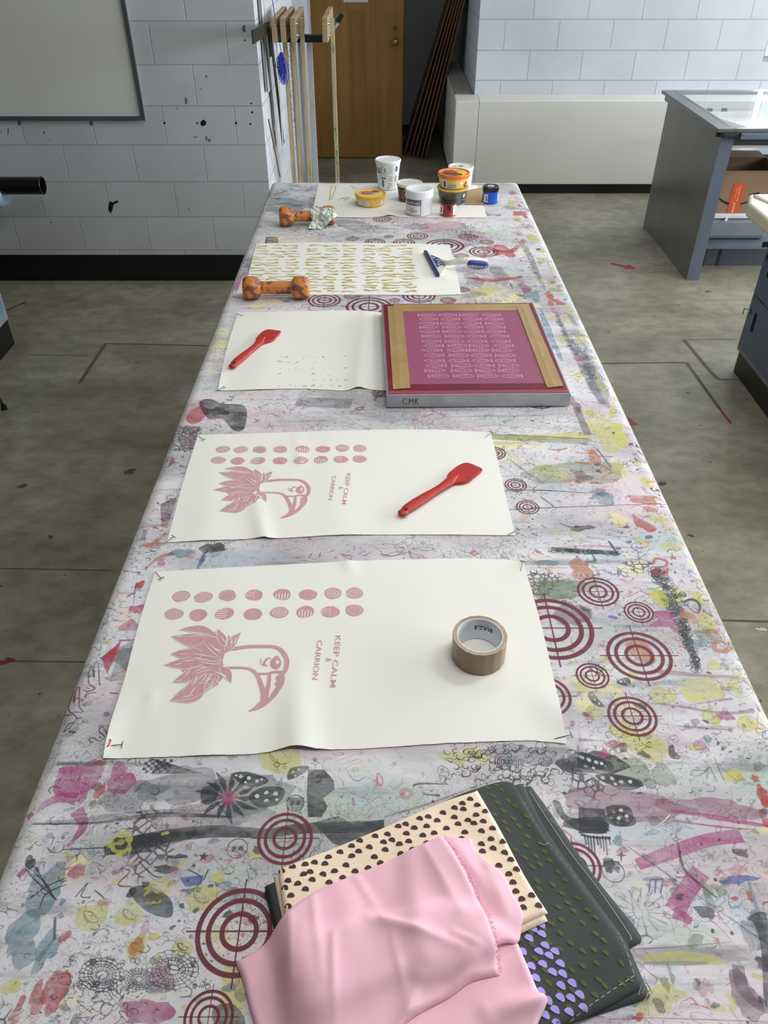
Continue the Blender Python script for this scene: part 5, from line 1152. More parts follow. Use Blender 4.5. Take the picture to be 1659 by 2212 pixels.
for (x0, y0, x1, y1, x2, y2, w_) in ((1000, 505, 1060, 520, 1040, 560, .03), (960, 560, 1010, 530, 1030, 535, .02), (1060, 540, 1100, 545, 1120, 530, .03), (1010, 600, 1060, 605, 1120, 600, .035), (990, 585, 1030, 590, 1150, 612, .02)):
    ink.ribbon([T(x0, y0), T(x1, y1), T(x2, y2)], [w_ * .3, w_, w_ * .5], RI.choice((RED, PLU, ROS)), 4)
pg(lambda x, y: T(x, y), [(500, 628), (515, 600), (528, 592), (520, 608), (512, 630)], MAG); bl(lambda x, y: T(x, y), 520, 640, 18, 5, PLU, .3, 2)
pg(lambda x, y: T(x, y), [(574, 512), (600, 512), (602, 526), (572, 526)], CHA)
for k in range(60): bl(lambda x, y: T(x, y), RI.uniform(1110, 1210), RI.uniform(400, 640), RI.uniform(2, 8), RI.uniform(1, 3), RI.choice((YEL, YEL, RED, SLA, ROS, GRE)), .4, k)
# random small marks over the open cloth on the right
for k in range(260):
    y = RI.uniform(900, 2212); xr_ = 1160 + .475 * (y - 490); x = RI.uniform(1060 + (y - 900) * .16, xr_ - 15); s_ = RI.uniform(3, 16) * (.5 + y / 2000)
    a = RI.uniform(0, 6.28); mi = RI.choice((LIN, LIN, SLA, CHA, ROS, YEL, GRE, TEA, PLU))
    if k % 2: ink.ribbon([T(x + s_ * math.cos(a + q * 1.1), y + .6 * s_ * math.sin(a + q * 1.1)) for q in range(4)], RI.choice((.0008, .0013, .002)), RI.choice((LIN, LIN, SLA, ROS)), 4)
    else: ink.blob(T(x, y), s_ * .0005, s_ * .0004, mi, .4, 12, k)
for k in range(160):
    y = RI.uniform(1660, 2212); x = RI.uniform(60, 560); s_ = RI.uniform(4, 20); a = RI.uniform(0, 6.28)
    if k % 2: ink.ribbon([T(x + s_ * math.cos(a + q * 1.1), y + .7 * s_ * math.sin(a + q * 1.1)) for q in range(4)], RI.choice((.0008, .0014)), RI.choice((LIN, SLA, CHA)), 4)
    else: ink.blob(T(x, y), s_ * .0004, s_ * .0003, RI.choice((LIN, YEL, GRE, SLA, ROS, TEA)), .4, 12, k)
# bull's-eye targets, printed last
for (x, y, r) in ((616, 1811, 60), (517, 2012, 94), (451, 2197, 54), (1245, 1870, 54), (1192, 1357, 90), (1292, 1278, 45), (1380, 1322, 32), (1381, 1416, 70), (1280, 1460, 36), (1366, 1547, 53), (1180, 1504, 54),
                  (1068, 979, 25), (1114, 1048, 24), (1140, 1096, 25), (1165, 866, 34), (823, 848, 20), (701, 649, 36), (797, 663, 50), (905, 640, 36), (853, 649, 12), (968, 649, 17), (761, 640, 18), (762, 516, 14), (826, 473, 20),
                  (902, 510, 23), (810, 523, 22), (873, 524, 24), (840, 511, 10), (961, 531, 42), (1011, 512, 21), (1051, 523, 15), (1045, 544, 32), (997, 553, 16), (1032, 573, 23), (1001, 626, 14)):
    R0 = r / PX(y); c = Vector(T(x, y)); wd = R0 * .115
    for q in (1.0, .76, .45): ink.ring(c, R0 * q, wd, MAR, 60 if r > 40 else 30)
    hw = max(.001, R0 * .034)
    ink.ribbon([c + Vector((-R0 * 1.22, 0)), c + Vector((R0 * 1.22, 0))], hw, MAR, 0); ink.ribbon([c + Vector((0, -R0 * 1.22)), c + Vector((0, R0 * 1.22))], hw, MAR, 0)
ink.flush(0.03)
CLOTH = setp(build('tablecloth', bm, INK, smooth=True, origin=((TX0 + TX1) / 2, 2.0, TZ)), 'white cloth stained with many ink prints and bull\'s-eye targets, covering the long table', 'tablecloth')
# ================================================================== PAPER SHEETS
def px_curve(pts, z=TZ, n=5): return cr([Vector(T(x, y, z)) for x, y in pts], n)
def deckle(P, amp, seed):
    rr = random.Random(seed); P = resample(P, 160)
    return [p + Vector((0, rr.uniform(-1, 1) * amp)) if 0 < i < len(P) - 1 else p for i, p in enumerate(P)]
def ridge(x, y, a, b, wd, h):
    a = Vector(a); b = Vector(b); ab = b - a; t = max(0, min(1, (Vector((x, y)) - a).dot(ab) / ab.length_squared)); d = (Vector((x, y)) - a - ab * t).length
    return h * math.exp(-(d / wd) ** 2) * (.25 + .75 * t)
m_paper = M('cream_print_paper', (232, 231, 223), .75, var=.012, vs=4, bump=.03, bs=260)
m_rose = M('dusty_rose_ink', (198, 152, 160), .7, var=.07, vs=9, stretch=(14, 1, 1))
m_pin = M('pin_steel', (120, 116, 110), .35, .9)
def paper(top, bot, left, right, lumps, label, inks, draw=None, group='cream paper sheets pinned to the cloth', nu=90, nv=60, amp=.0006, seed=1, base=.0016, mat_=None):
    G = coons(px_curve(top), deckle(px_curve(bot), amp, seed), px_curve(left), px_curve(right), nu, nv)
    def zt(x, y, i, j):
        h = TZ + base + .0004 * (1 + nz(x, y, 6, seed)) 
        for (a, b, wd, hh) in lumps: h += ridge(x, y, a, b, wd, hh)
        return h
    bm = NB(); slab(bm, G, zt, lambda x, y, i, j: zt(x, y, i, j) - .0005)
    if draw:
        ik = Ink(bm, .00018); ik.lift = {2: .00022}; draw(ik); ik.flush(.02)
    return setp(build('paper_sheet', bm, [mat_ or m_paper] + inks, smooth=True, sharp=50), label, 'paper', group)
# ---- the vulture print, drawn in metres on the sheet
Z1 = ZR_(200, 1190, 2.6758)
Z2 = ZR_(340, 900, 2.0738)
def rigid(src, dst):
    """least-squares similarity taking src points to dst points"""
    cs = sum((Vector(p) for p in src), Vector((0, 0))) / len(src); cd = sum((Vector(p) for p in dst), Vector((0, 0))) / len(dst)
    a = b = n = 0
    for p, q in zip(src, dst):
        p = Vector(p) - cs; q = Vector(q) - cd; a += p.dot(q); b += p.x * q.y - p.y * q.x; n += p.length_squared
    A, B = a / n, b / n
    return lambda P: (cd.x + A * (P[0] - cs.x) - B * (P[1] - cs.y), cd.y + B * (P[0] - cs.x) + A * (P[1] - cs.y))
def bird(ik, f, mi, mp):
    def ww(w): return w / 2.6758 / 1209
    def R(pts, w, m=mi, sm=5): ik.ribbon([f(*p) for p in pts], [ww(q) for q in w] if isinstance(w, list) else ww(w), m, sm)
    def P(pts, m=mi, sm=4): Q = [Vector(f(*p)) for p in pts]; ik.poly(cr(Q, sm, True) if sm else Q, m)
    def leaf(b, t, w, bend=0):
        w = w * 1.12; b = Vector(b); t = Vector(t); d = t - b; q = Vector((-d.y, d.x)).normalized() * w / 2; bn = Vector((-d.y, d.x)).normalized() * bend
        L = [b + d * s + q * k + bn * math.sin(PI * s) for s, k in ((0, .3), (.25, .95), (.5, 1), (.8, .5))]; Rr_ = [b + d * s - q * k + bn * math.sin(PI * s) for s, k in ((.8, .5), (.5, 1), (.25, .95), (0, .3))]
        pts = [f(*p) for p in cr(L, 4)] + [f(*t)] + [f(*p) for p in cr(Rr_, 4)]
        ik.poly(pts, mi); R_ = pts; ik.ribbon(R_[:len(R_)], ww(3.2), mp, 0)
    # body mass of feathers
    P([(560, 560), (560, 500), (640, 470), (730, 480), (790, 540), (770, 590), (755, 640), (760, 700), (740, 760), (640, 790), (560, 740), (510, 680), (530, 610)])
    for b, t, w, bn in (((650, 520), (455, 498), 62, -10), ((600, 470), (600, 470), 1, 0), ((720, 500), (500, 462), 42, 22), ((640, 600), (452, 602), 62, 0), ((640, 650), (413, 665), 56, 0), ((660, 690), (463, 766), 66, 0), ((700, 730), (448, 872), 84, -10), ((660, 790), (450, 870), 90, -6),
                     ((725, 720), (650, 830), 52, 8), ((740, 680), (803, 775), 44, -14), ((770, 590), (860, 478), 46, -6), ((770, 560), (722, 458), 46, 0), ((790, 570), (790, 490), 30, 0), ((700, 750), (690, 800), 60, 0)):
        if w > 2: leaf(b, t, w, bn)
    # neck, head and hooked beak outline
    R([(745, 578), (830, 570), (900, 560), (1000, 557), (1060, 562), (1100, 590), (1124, 640), (1118, 690), (1100, 718)], [22, 28, 26, 24, 24, 27, 27, 26, 22])
    R([(740, 690), (800, 683), (890, 685), (930, 700), (958, 735), (975, 780), (990, 830), (985, 870)], [18, 16, 16, 20, 24, 26, 30, 26])
    P([(1096, 700), (1112, 735), (1108, 775), (1085, 812), (1062, 845), (1020, 885), (975, 915), (930, 930), (903, 932), (940, 905), (975, 870), (1015, 858), (1040, 825), (1060, 795), (1082, 780), (1085, 740), (1080, 715)], sm=3)
    P([(970, 890), (990, 830), (1008, 770), (1015, 720), (1032, 718), (1030, 780), (1018, 840), (1010, 880)], sm=3)
    R([(945, 716), (1010, 715), (1060, 705), (1100, 712)], [14, 14, 18, 20])
    P([(1060, 735), (1085, 725), (1090, 770), (1070, 790), (1055, 775), (1065, 760)], sm=3)
    # eye and cheek marks
    P([(1030, 640), (1050, 620), (1068, 610), (1080, 622), (1092, 650), (1082, 680), (1060, 690), (1040, 680), (1028, 665)], sm=3)
    P([(1058, 645), (1075, 640), (1078, 655), (1065, 662)], mp, 3)
    R([(1010, 625), (985, 665)], 12, sm=0); R([(1030, 625), (1012, 628)], 8, sm=0); R([(1012, 668), (986, 668)], 8, sm=0)
    R([(990, 640), (1000, 668)], 6, sm=0)
    for k in range(4): R([(968, 632 + 9 * k), (980, 634 + 9 * k)], 4, sm=0)
    # lighter veins cut out of the feathers
    for p in ([(520, 490), (600, 480), (690, 492)], [(545, 505), (640, 492), (710, 510)], [(500, 580), (560, 572)], [(500, 605), (560, 600)], [(470, 665), (520, 655)], [(520, 645), (590, 640)], [(560, 600), (640, 610), (750, 630)], [(590, 622), (660, 640), (755, 655)], [(600, 640), (680, 660), (750, 664)],
              [(650, 545), (690, 590), (730, 620)], [(670, 540), (715, 580), (740, 600)], [(500, 730), (540, 700)], [(530, 735), (570, 690)], [(520, 820), (550, 770), (560, 750)], [(560, 840), (600, 790)], [(510, 855), (590, 840)], [(575, 790), (600, 750), (600, 730)], [(620, 780), (650, 740), (660, 720)], [(655, 770), (690, 725)], [(575, 715), (640, 685), (690, 685)], [(590, 722), (650, 700), (700, 695)],
              [(740, 500), (770, 540)], [(755, 470), (780, 520)], [(815, 550), (840, 500)], [(795, 550), (810, 520)], [(660, 815), (690, 790), (700, 760)], [(700, 705), (740, 720), (790, 760)], [(740, 715), (780, 740)], [(700, 570), (750, 590)], [(720, 640), (760, 640)], [(480, 500), (540, 496)], [(480, 760), (520, 752)], [(530, 570), (580, 575)]):
        R(p, [1.5, 7, 1.5], mp)
def pebbles(ik, f, rows, w, mi, mp, order):
    for r, row_ in enumerate(rows):
        for i, (x, y) in enumerate(row_):
            c = Vector(f(x, y)); rx = w[0]; ry = w[1]
            ik.blob(c, rx, ry, mi, .06, 26, 31 + i + 10 * r)
            k = order[r][i]
            if k == 'c':
                for q in (.78, .56, .34, .14): ik.ring(c, rx * q, rx * .055, mp, 22, ry / rx)
            elif k == 'v':
                for q in range(-4, 5): xx = q * rx * .2; h = math.sqrt(max(0, 1 - (xx / rx) ** 2)) * ry * .95; ik.ribbon([c + Vector((xx, -h)), c + Vector((xx + .0004, h))], rx * .045, mp, 0)
            elif k == 'h':
                for q in range(-3, 4): yy = q * ry * .26; h = math.sqrt(max(0, 1 - (yy / ry) ** 2)) * rx * .95; ik.ribbon([c + Vector((-h, yy)), c + Vector((h, yy))], rx * .045, mp, 0)
            elif k == 'd':
                for q in range(-2, 3): xx = q * rx * .32; h = math.sqrt(max(0, 1 - (xx / rx) ** 2)) * ry; ik.ribbon([c + Vector((xx, -h * .95)), c + Vector((xx, h * (.1 + .25 * (q % 2))))], rx * .1, mp, 0)
            elif k == 'l':
                for q in range(-2, 3): yy = q * ry * .34; ik.ribbon([c + Vector((-rx * .95, yy)), c + Vector((rx * (.1 + .2 * (q % 2)), yy))], rx * .09, mp, 0)
            elif k == 's':
                ik.ribbon([c + Vector((0, -ry)), c + Vector((0, ry))], rx * .04, mp, 0)
                for q in range(5): ik.ribbon([c + Vector((-rx * .95 + q * rx * .18, -ry * .4)), c + Vector((-rx * .9 + q * rx * .18, ry * .6))], rx * .04, mp, 0)
            elif k == 'w':
                P_ = [c + Vector((rx * .85 * math.cos(a), ry * .85 * math.sin(a))) for a in (0.3, 1.2, 2.2, 3.2, 4.4, 5.4)]
                ik.ribbon(P_, rx * .035, mp, 0, True); ik.ribbon([P_[0], P_[2], P_[4], P_[1], P_[3]], rx * .035, mp, 0)
            else:
                rr = random.Random(i)
                for q in range(7): a = rr.uniform(0, 6.28); d = rr.uniform(0, .7); ik.disc(c + Vector((rx * d * math.cos(a), ry * d * math.sin(a))), rx * .04, mp, 6)
ORD = ['cvwsdpcv', 'hplpcdsw']
row1 = list(zip((513, 642, 781, 934, 1097, 1246, 1390, 1515), (266, 272, 263, 260, 256, 257, 249, 248)))
row2 = list(zip((472, 612, 765, 928, 1080, 1230, 1375, 1514), (369, 375, 368, 371, 360, 356, 356, 348)))
def slogan(ik, f, mi):
    for txt, a, b, sz in (('KEEP CALM', (1433, 494), (1402, 792), .0138), ('CARRION', (1327, 522), (1298, 752), .0138), ('&', (1378, 622), (1374, 650), .0225)):
        A = Vector(f(*a)); B = Vector(f(*b)); c = (A + B) / 2; d = B - A
        raw = text_polys(txt, 1.0); wid = max(p[0] for q in raw for p in q) - min(p[0] for q in raw for p in q)
        if txt == '&': c = Vector(f(1363, 634)); d = Vector(f(1402, 792)) - Vector(f(1433, 494)); ik.text('&', c, .015, math.atan2(d.y, d.x), mi)
        else: ik.text(txt, c + Vector((-.0045, 0)), sz, math.atan2(d.y, d.x) * 1, mi, stretch=d.length / (wid * sz), bold=.006)
def draw1(ik):
    f = lambda x, y: Z1(x, y)
    pebbles(ik, f, (row1, row2), (.0172, .0152), 1, 2, ORD); bird(ik, f, 1, 2); slogan(ik, f, 1)
f21 = rigid([Z1(*p) for p in ((455, 498), (450, 872), (905, 930), (1124, 640), (1423, 494), (1402, 792), (415, 665))],
            [Z2(*p) for p in ((272, 252), (283, 431), (551, 453), (684, 330), (850, 260), (850, 398), (254, 332))])
def draw2(ik):
    f = lambda x, y: f21(Z1(x, y))
    r1 = [(x, y) for x, y in zip((294, 374, 459, 551, 651, 742, 829, 907), (150, 151, 151, 150, 150, 150, 145, 145))]
    r2 = [(x, y) for x, y in zip((274, 360, 452, 550, 644, 733, 822, 906), (199, 202, 201, 201, 201, 197, 196, 193))]
    pebbles(ik, lambda x, y: Z2(x, y), (r1, r2), (.0172, .0152), 1, 2, ['cvwsdpcv', 'hplpcdsw']); bird(ik, f, 1, 2); slogan(ik, f, 1)
m_cut = M('paper_showing_in_print', (232, 230, 222), .75)
paper([(335, 1237), (400, 1233), (600, 1222), (800, 1212), (1000, 1208), (1100, 1211), (1130, 1218)],
      [(224, 1641), (313, 1638), (430, 1634), (536, 1631), (574, 1627), (630, 1618), (686, 1621), (798, 1618), (946, 1608), (1123, 1601), (1174, 1603), (1224, 1609)],
      [(335, 1237), (300, 1350), (270, 1465), (240, 1565), (224, 1641)], [(1130, 1218), (1152, 1290), (1176, 1380), (1204, 1505), (1224, 1609)],
      [(T(640, 1450), T(648, 1625), .030, .009), (T(455, 1560), T(440, 1640), .03, .002), (T(760, 1240), T(752, 1215), .012, .003), (T(1170, 1500), T(1235, 1560), .035, .007), (T(250, 1530), T(215, 1620), .022, .006), (T(1110, 1240), T(1150, 1215), .02, .004), (T(930, 1225), T(925, 1450), .07, .002), (T(322, 1545), T(330, 1500), .008, .0016), (T(500, 1240), T(480, 1520), .05, .0016)],
      'large cream paper nearest the viewer, pink bird print, roll of tape on it', [m_rose, m_cut], draw1, seed=1)
paper([(428, 941), (560, 937), (750, 931), (850, 929), (960, 930), (1060, 936)], [(360, 1173), (436, 1170), (533, 1166), (571, 1164), (590, 1165), (726, 1158), (918, 1156), (1111, 1158)],
      [(428, 941), (395, 1045), (372, 1130), (360, 1173)], [(1060, 936), (1078, 1010), (1095, 1085), (1113, 1158)],
      [(T(545, 1040), T(572, 1172), .018, .005), (T(470, 950), T(440, 1172), .04, .002), (T(640, 935), T(650, 1000), .012, .002), (T(1040, 945), T(1075, 925), .02, .003), (T(720, 940), T(740, 1150), .05, .002)],
      'cream paper with pink bird print in the middle of the table, red spatula on it', [m_rose, m_cut], draw2, seed=2)
def draw3(ik):
    rr = random.Random(4)
    for k in range(75):
        i, j = rr.randrange(9), rr.randrange(6); x = 605 + i * 18 + rr.uniform(-4, 4); y = 772 + j * 12.5 + rr.uniform(-2, 2)
        ik.blob(T(x, y), rr.uniform(.001, .004), rr.uniform(.0008, .002), 1 if rr.random() < .8 else 2, .5, 10, k)
    for (x, y) in ((612, 773), (619, 784), (668, 770), (655, 776)): ik.blob(T(x, y), .001, .0025, 2, .4, 8, x)
paper([(514, 676), (638, 674), (761, 672), (825, 676), (880, 680)], [(471, 845), (539, 844), (640, 841), (700, 843), (746, 845), (776, 840), (815, 844), (880, 846)],
      [(514, 676), (489, 758), (471, 845)], [(880, 680), (880, 760), (880, 846)],
      [(T(790, 670), T(772, 850), .020, .0055), (T(590, 690), T(560, 850), .05, .002), (T(480, 800), T(455, 850), .02, .004)],
      'cream paper under the left red spatula, tucked under the framed screen', [M('ochre_specks', (212, 196, 130), .7), M('grey_specks', (140, 140, 138), .7)], draw3, seed=3)
def tadpole(ik, x, y, L_, up, flip, mi):
    a = Vector(T(x, y)); n = 9; s = -1 if flip else 1; P = []
    for i in range(n):
        t = i / (n - 1); P.append(a + Vector((s * L_ * (t - .5), up * math.sin(t * 6.0 + up * 100) )))
    ik.ribbon(P, [.0015, .0085, .0075, .006, .0045, .004, .0035, .003, .0015], mi, 3)
def draw4(ik):
    rr = random.Random(9)
    for (xa, xb) in ((0, .265), (.29, .555), (.58, .85)):
        for r in range(17):
            y = 532 + r * 6.1
            l = Vector(T(548 - (y - 530) * .24, y)); rgt = Vector(T(905 + (y - 530) * .18, y)); W_ = rgt.x - l.x
            for c in range(3):
                t = xa + (c + .5) / 3 * (xb - xa) + rr.uniform(-.016, .016); L_ = W_ * (xb - xa) / 3 * rr.uniform(.72, 1.12)
                p = (l.x + W_ * t * 1.12, l.y + rr.uniform(-.006, .006))
                n = 9; s = rr.choice((-1, 1)); ph = rr.uniform(0, 6); am = rr.uniform(.0022, .0042)
                P = [Vector((p[0] + s * L_ * (i / (n - 1) - .5), p[1] + am * math.sin(i / (n - 1) * 6.5 + ph))) for i in range(n)]
                wmax = rr.uniform(.010, .016)
                ik.ribbon(P, [.002, wmax, wmax * .8, wmax * .6, .0065, .006, .0055, .0045, .002], 1 if rr.random() < .85 else 2, 3)
paper([(554, 527), (674, 525), (786, 526), (880, 527), (971, 530)], [(527, 640), (670, 638), (835, 638), (920, 639), (996, 637)], [(554, 527), (534, 605), (527, 640)], [(971, 530), (984, 580), (996, 637)],
      [(T(900, 640), T(905, 540), .03, .003), (T(930, 535), T(960, 600), .03, .003)], 'cream paper printed with rows of yellow wavy squiggles, window squeegee on it', [M('mustard_ink', (178, 164, 88), .7, var=.15, vs=60), M('mustard_ink_strong', (196, 168, 76), .7)], draw4, seed=4)
def draw5(ik):
    for p in ([(712, 435), (716, 405), (730, 402)], [(716, 432), (726, 404)], [(706, 404), (727, 403)], [(730, 434), (745, 427), (757, 430)], [(735, 428), (752, 432)], [(742, 436), (754, 426)], [(758, 402), (768, 408)]):
        ik.ribbon([T(*q) for q in p], .005, 1, 4)
    ik.blob(T(745, 430), .012, .008, 1, .4, 14, 4)
    ik.poly([T(757, 399), T(778, 398), T(778, 396), T(757, 395)], 2)
paper([(687, 399), (800, 398), (920, 398), (1030, 401)], [(674, 469), (725, 470), (790, 471), (830, 468), (847, 467), (871, 470), (960, 471), (1052, 471)], [(687, 399), (681, 430), (674, 469)], [(1030, 401), (1041, 435), (1052, 471)],
      [(T(820, 450), T(842, 470), .02, .005)], 'cream paper at the far end of the table under the tubs', [M('khaki_stain', (196, 186, 128), .7), M('tan_tape', (178, 150, 96), .6)], draw5, seed=5)

# ---- pins at the corners
def pin(x, y, ang, label):
    p = T(x, y, TZ + .004); bm = NB(); d = Vector((math.cos(ang), math.sin(ang), 0))
    c = Vector((p[0], p[1], TZ + .0035)); tube(bm, [c - d * .014, c + d * .014 + Vector((0, 0, .003))], .0007, 6)
    q = Vector((-d.y, d.x, 0)); tube(bm, [c + d * .014 + q * .006 + Vector((0, 0, .003)), c + d * .014 - q * .006 + Vector((0, 0, .003))], .0009, 6)
    lo = min(v.co.z for v in bm.verts)
    return setp(build('t_pin', bm, m_pin), label, 'pin', 'steel pins holding the papers')
pin(342, 1243, -.9, 'steel pin in the far left corner of the nearest paper'); pin(1127, 1224, 1.3, 'steel pin in the far right corner of the nearest paper')
pin(1216, 1592, .2, 'steel pin in the near right corner of the nearest paper'); pin(245, 1611, .05, 'steel pin in the near left corner of the nearest paper')
pin(434, 946, -.9, 'steel pin in the far left corner of the middle bird print'); pin(1055, 940, .9, 'steel pin in the far right corner of the middle bird print')
pin(1108, 1150, .6, 'steel pin in the near right corner of the middle bird print'); pin(364, 1168, .9, 'steel pin in the near left corner of the middle bird print')
pin(518, 680, -.8, 'steel pin in the far left corner of the paper under the left spatula'); pin(475, 841, .7, 'steel pin in the near left corner of the paper under the left spatula')
p = T(234, 1604, TZ + .006)
bm = NB(); tube(bm, [(p[0] - .002, p[1] + .008, TZ + .004), (p[0] + .003, p[1] + .004, TZ + .006), (p[0] + .002, p[1] - .006, TZ + .006), (p[0] - .004, p[1] - .010, TZ + .004)], .0012, 6)
setp(build('red_thread', bm, M('red_thread', (190, 60, 50), .6)), 'tiny red thread by the near left corner of the nearest paper', 'thread')

# ================================================================== SILK SCREEN
HZ = TZ + .0032; HT = HZ + .037
c4 = [Vector(T(x, y, HT)) for x, y in ((824, 656.5), (1152, 653.5), (1234, 850.5), (835, 853.5))]     # far-left, far-right, near-right, near-left
def q4(u, v, c=c4): return c[0] * (1 - u) * (1 - v) + c[1] * u * (1 - v) + c[2] * u * v + c[3] * (1 - u) * v
ctr = sum(c4, Vector((0, 0))) / 4
root = empty('silk_screen', (ctr.x, ctr.y, HZ), 'framed magenta silk screen with rows of fish outlines, brown tape on three edges', 'silk screen')
bm = NB()
L_ = (c4[1] - c4[0]).length; W_ = (c4[3] - c4[0]).length; tu, tv = .030 / L_, .030 / W_
for quad in (((0, 0), (1, 0), (1, tv), (0, tv)), ((0, 1 - tv), (1, 1 - tv), (1, 1), (0, 1)), ((0, tv), (tu, tv), (tu, 1 - tv), (0, 1 - tv)), ((1 - tu, tv), (1, tv), (1, 1 - tv), (1 - tu, 1 - tv))):
    P = [q4(*q) for q in quad][::-1]; prism(bm, [(p.x, p.y) for p in P], HZ, HT)
nl, nr = q4(0, 1), q4(1, 1); dd = (nr - nl).normalized(); oo = Vector((dd.y, -dd.x)) * .0004
def onfront(x, y): p = nl + dd * (.067 + x) + oo; return (p.x, p.y, HZ + .0175 + y)
def pen(pts, w=.0016):
    P = cr([Vector(p) for p in pts], 5)
    for a, b in zip(P, P[1:]):
        d = (b - a); d = d.normalized() if d.length > 1e-9 else Vector((1, 0)); n_ = Vector((-d.y, d.x)) * w / 2
        try: bm.faces.new([bm.verts.new(onfront(*q)) for q in (a - n_, b - n_, b + n_, a + n_)]).material_index = 1
        except ValueError: pass
pen([(-.013, .0075), (-.020, .009), (-.024, .002), (-.022, -.006), (-.013, -.0065)]); pen([(-.008, -.007), (-.0075, .008)]); pen([(-.0075, .008), (-.002, -.002)]); pen([(-.002, -.002), (.003, .008)]); pen([(.003, .008), (.004, -.007)])
pen([(.009, .009), (.009, -.008)]); pen([(.016, .008), (.0095, .0005)]); pen([(.0095, .0005), (.017, -.008)])
build('frame', bm, [M('screen_aluminium', (176, 178, 182), .38, .75, var=.12, vs=18), m_dark], root, bevel=.0012)
bm = NB(); e_ = .004 / L_; prism(bm, [(q4(a, b).x, q4(a, b).y) for a, b in ((e_, 1 - e_), (1 - e_, 1 - e_), (1 - e_, e_), (e_, e_))], HT + .0001, HT + .0009)
ik = Ink(bm, .0002)
Zs = lambda x, y: T(820 + x / 3.858, 650 + y / 3.858, HT)
for (u0, v0, u1, v1) in ((.014, .905, .986, .965), (.014, .965, .986, .988), (.013, .02, .036, .90), (.966, .02, .987, .90), (.014, .012, .986, .030)):
    ik.poly([tuple(q4(a, b)) for a, b in ((u0, v0), (u1, v0), (u1, v1), (u0, v1))], 2 if v0 != .965 else 4)
ik.ribbon([Zs(*p) for p in ((260, 745), (800, 735), (1380, 728))], .004, 3, 3)
cols0, cols1 = (395, 575, 748, 932), (482, 698, 896, 1100); ys_ = (120, 155, 190, 222, 259, 298, 340, 377, 414, 457, 502, 543, 585, 630)
sh = (0, 15, 4, 6, -2, 12, 2, 14, 0, 8, -6, 8, -2, 10)
rr = random.Random(6)
for r in range(14):
    t = (ys_[r] - 120) / 510
    for c in range(4):
        x = cols0[c] + (cols1[c] - cols0[c]) * t + (sh[r] + rr.uniform(-6, 6)) - 4
        C_ = Vector(Zs(x, ys_[r])); L2 = .029; h = .0108; s = rr.choice((-1, 1))
        body = [(-L2, 0), (-L2 * .6, h * .7), (0, h), (L2 * .55, h * .55), (L2 * .8, h * .3), (L2, h * .9), (L2 * .93, 0), (L2, -h * .9), (L2 * .8, -h * .3), (L2 * .55, -h * .55), (0, -h), (-L2 * .6, -h * .7)]
        ik.ribbon([C_ + Vector((s * a, b)) for a, b in body], .0016, 1, 2, True)
        for q in range(4): a = -L2 * .4 + q * L2 * .28; ik.ribbon([C_ + Vector((s * a, -h * .6)), C_ + Vector((s * (a + L2 * .12), 0)), C_ + Vector((s * a, h * .6))], .0009, 1, 2)
        ik.ribbon([C_ + Vector((-s * L2 * .5, rr.uniform(-.3, .3) * h)), C_ + Vector((0, rr.uniform(-.5, .5) * h)), C_ + Vector((s * L2 * .7, 0))], .0012, 1, 3)
        ik.ring(C_ + Vector((-s * L2 * .72, h * .15)), .0018, .0008, 1, 8)
ik.flush(0)
build('mesh', bm, [M('magenta_screen', (146, 78, 106), .42, var=.04, vs=6), M('fish_pink', (222, 170, 196), .6), M('dark_emulsion', (112, 30, 46), .3, var=.2, vs=30), M('glossy_rim', (84, 16, 30), .1, coat=.6), M('rim_red', (150, 62, 74), .4)], root)
m_tape = M('brown_packing_tape', (168, 138, 90), .22, var=.08, vs=14, bump=.5, bs=34, coat=.4)
def tapestrip(pts, z0, lump=0, seed=1):
    P = [Vector(Zs(*p)) for p in pts]     # a, b far pair; c, d near pair
    G = coons([P[0], P[1]], [P[3], P[2]], [P[0], P[3]], [P[1], P[2]], 10, 60)
    bm = NB()
    def zt(x, y, i, j):
        u = i / 10; h = HT + z0 + .0004
        h += .0007 * math.exp(-((u - .45) / .09) ** 2) + .0004 * (1 + nz(x, y, 40, seed)) + lump * max(0, nz(x, y, 18, seed)) * (j / 60)
        return h
    slab(bm, G, zt, lambda x, y, i, j: HT + z0); return build('tape_strip', bm, m_tape, root, smooth=True, sharp=40)
tapestrip([(110, 35), (1250, 28), (1145, 82), (160, 92)], .0010)
tapestrip([(66, 52), (190, 48), (256, 735), (112, 745)], .0024, .0025, 2); tapestrip([(1140, 50), (1238, 28), (1530, 716), (1395, 730)], .0024, .0008, 3)

# ================================================================== SPATULAS
ZS = ZR_(850, 990, 7.9); m_sp = M('red_silicone', (178, 43, 39), .42, var=.1, vs=14, second=(120, 28, 38), sthr=(.60, .72), ss=26, spec=.4)
zb0 = TZ + .0045
E0 = Vector(ZS(150, 1035)); axis_ = (Vector(ZS(1330, 200)) - E0); a2 = math.atan2(axis_.y, axis_.x)
root = empty('spatula', (E0.x, E0.y, zb0), 'red silicone spatula lying on the middle bird print', 'spatula', 'red spatulas')
ol = [ZS(*p) for p in ((915, 430), (918, 330), (1010, 245), (1100, 180), (1190, 138), (1260, 133), (1330, 150), (1420, 190), (1510, 232), (1500, 262), (1400, 350), (1300, 430), (1240, 458), (1160, 474), (1060, 482), (1000, 495), (960, 500))]
P = cr([Vector(p) for p in ol], 4, True)
cc = Vector(ZS(1180, 330)); bm = NB(); rings = []
for (s, z) in ((.97, 0), (1.0, .002), (1.0, .004), (.965, .0062)): rings.append([bm.verts.new((cc.x + (p.x - cc.x) * s, cc.y + (p.y - cc.y) * s, zb0 + z)) for p in P])
for a, b in zip(rings, rings[1:]):
    for i in range(len(P)): bm.faces.new((b[i], b[(i + 1) % len(P)], a[(i + 1) % len(P)], a[i]))
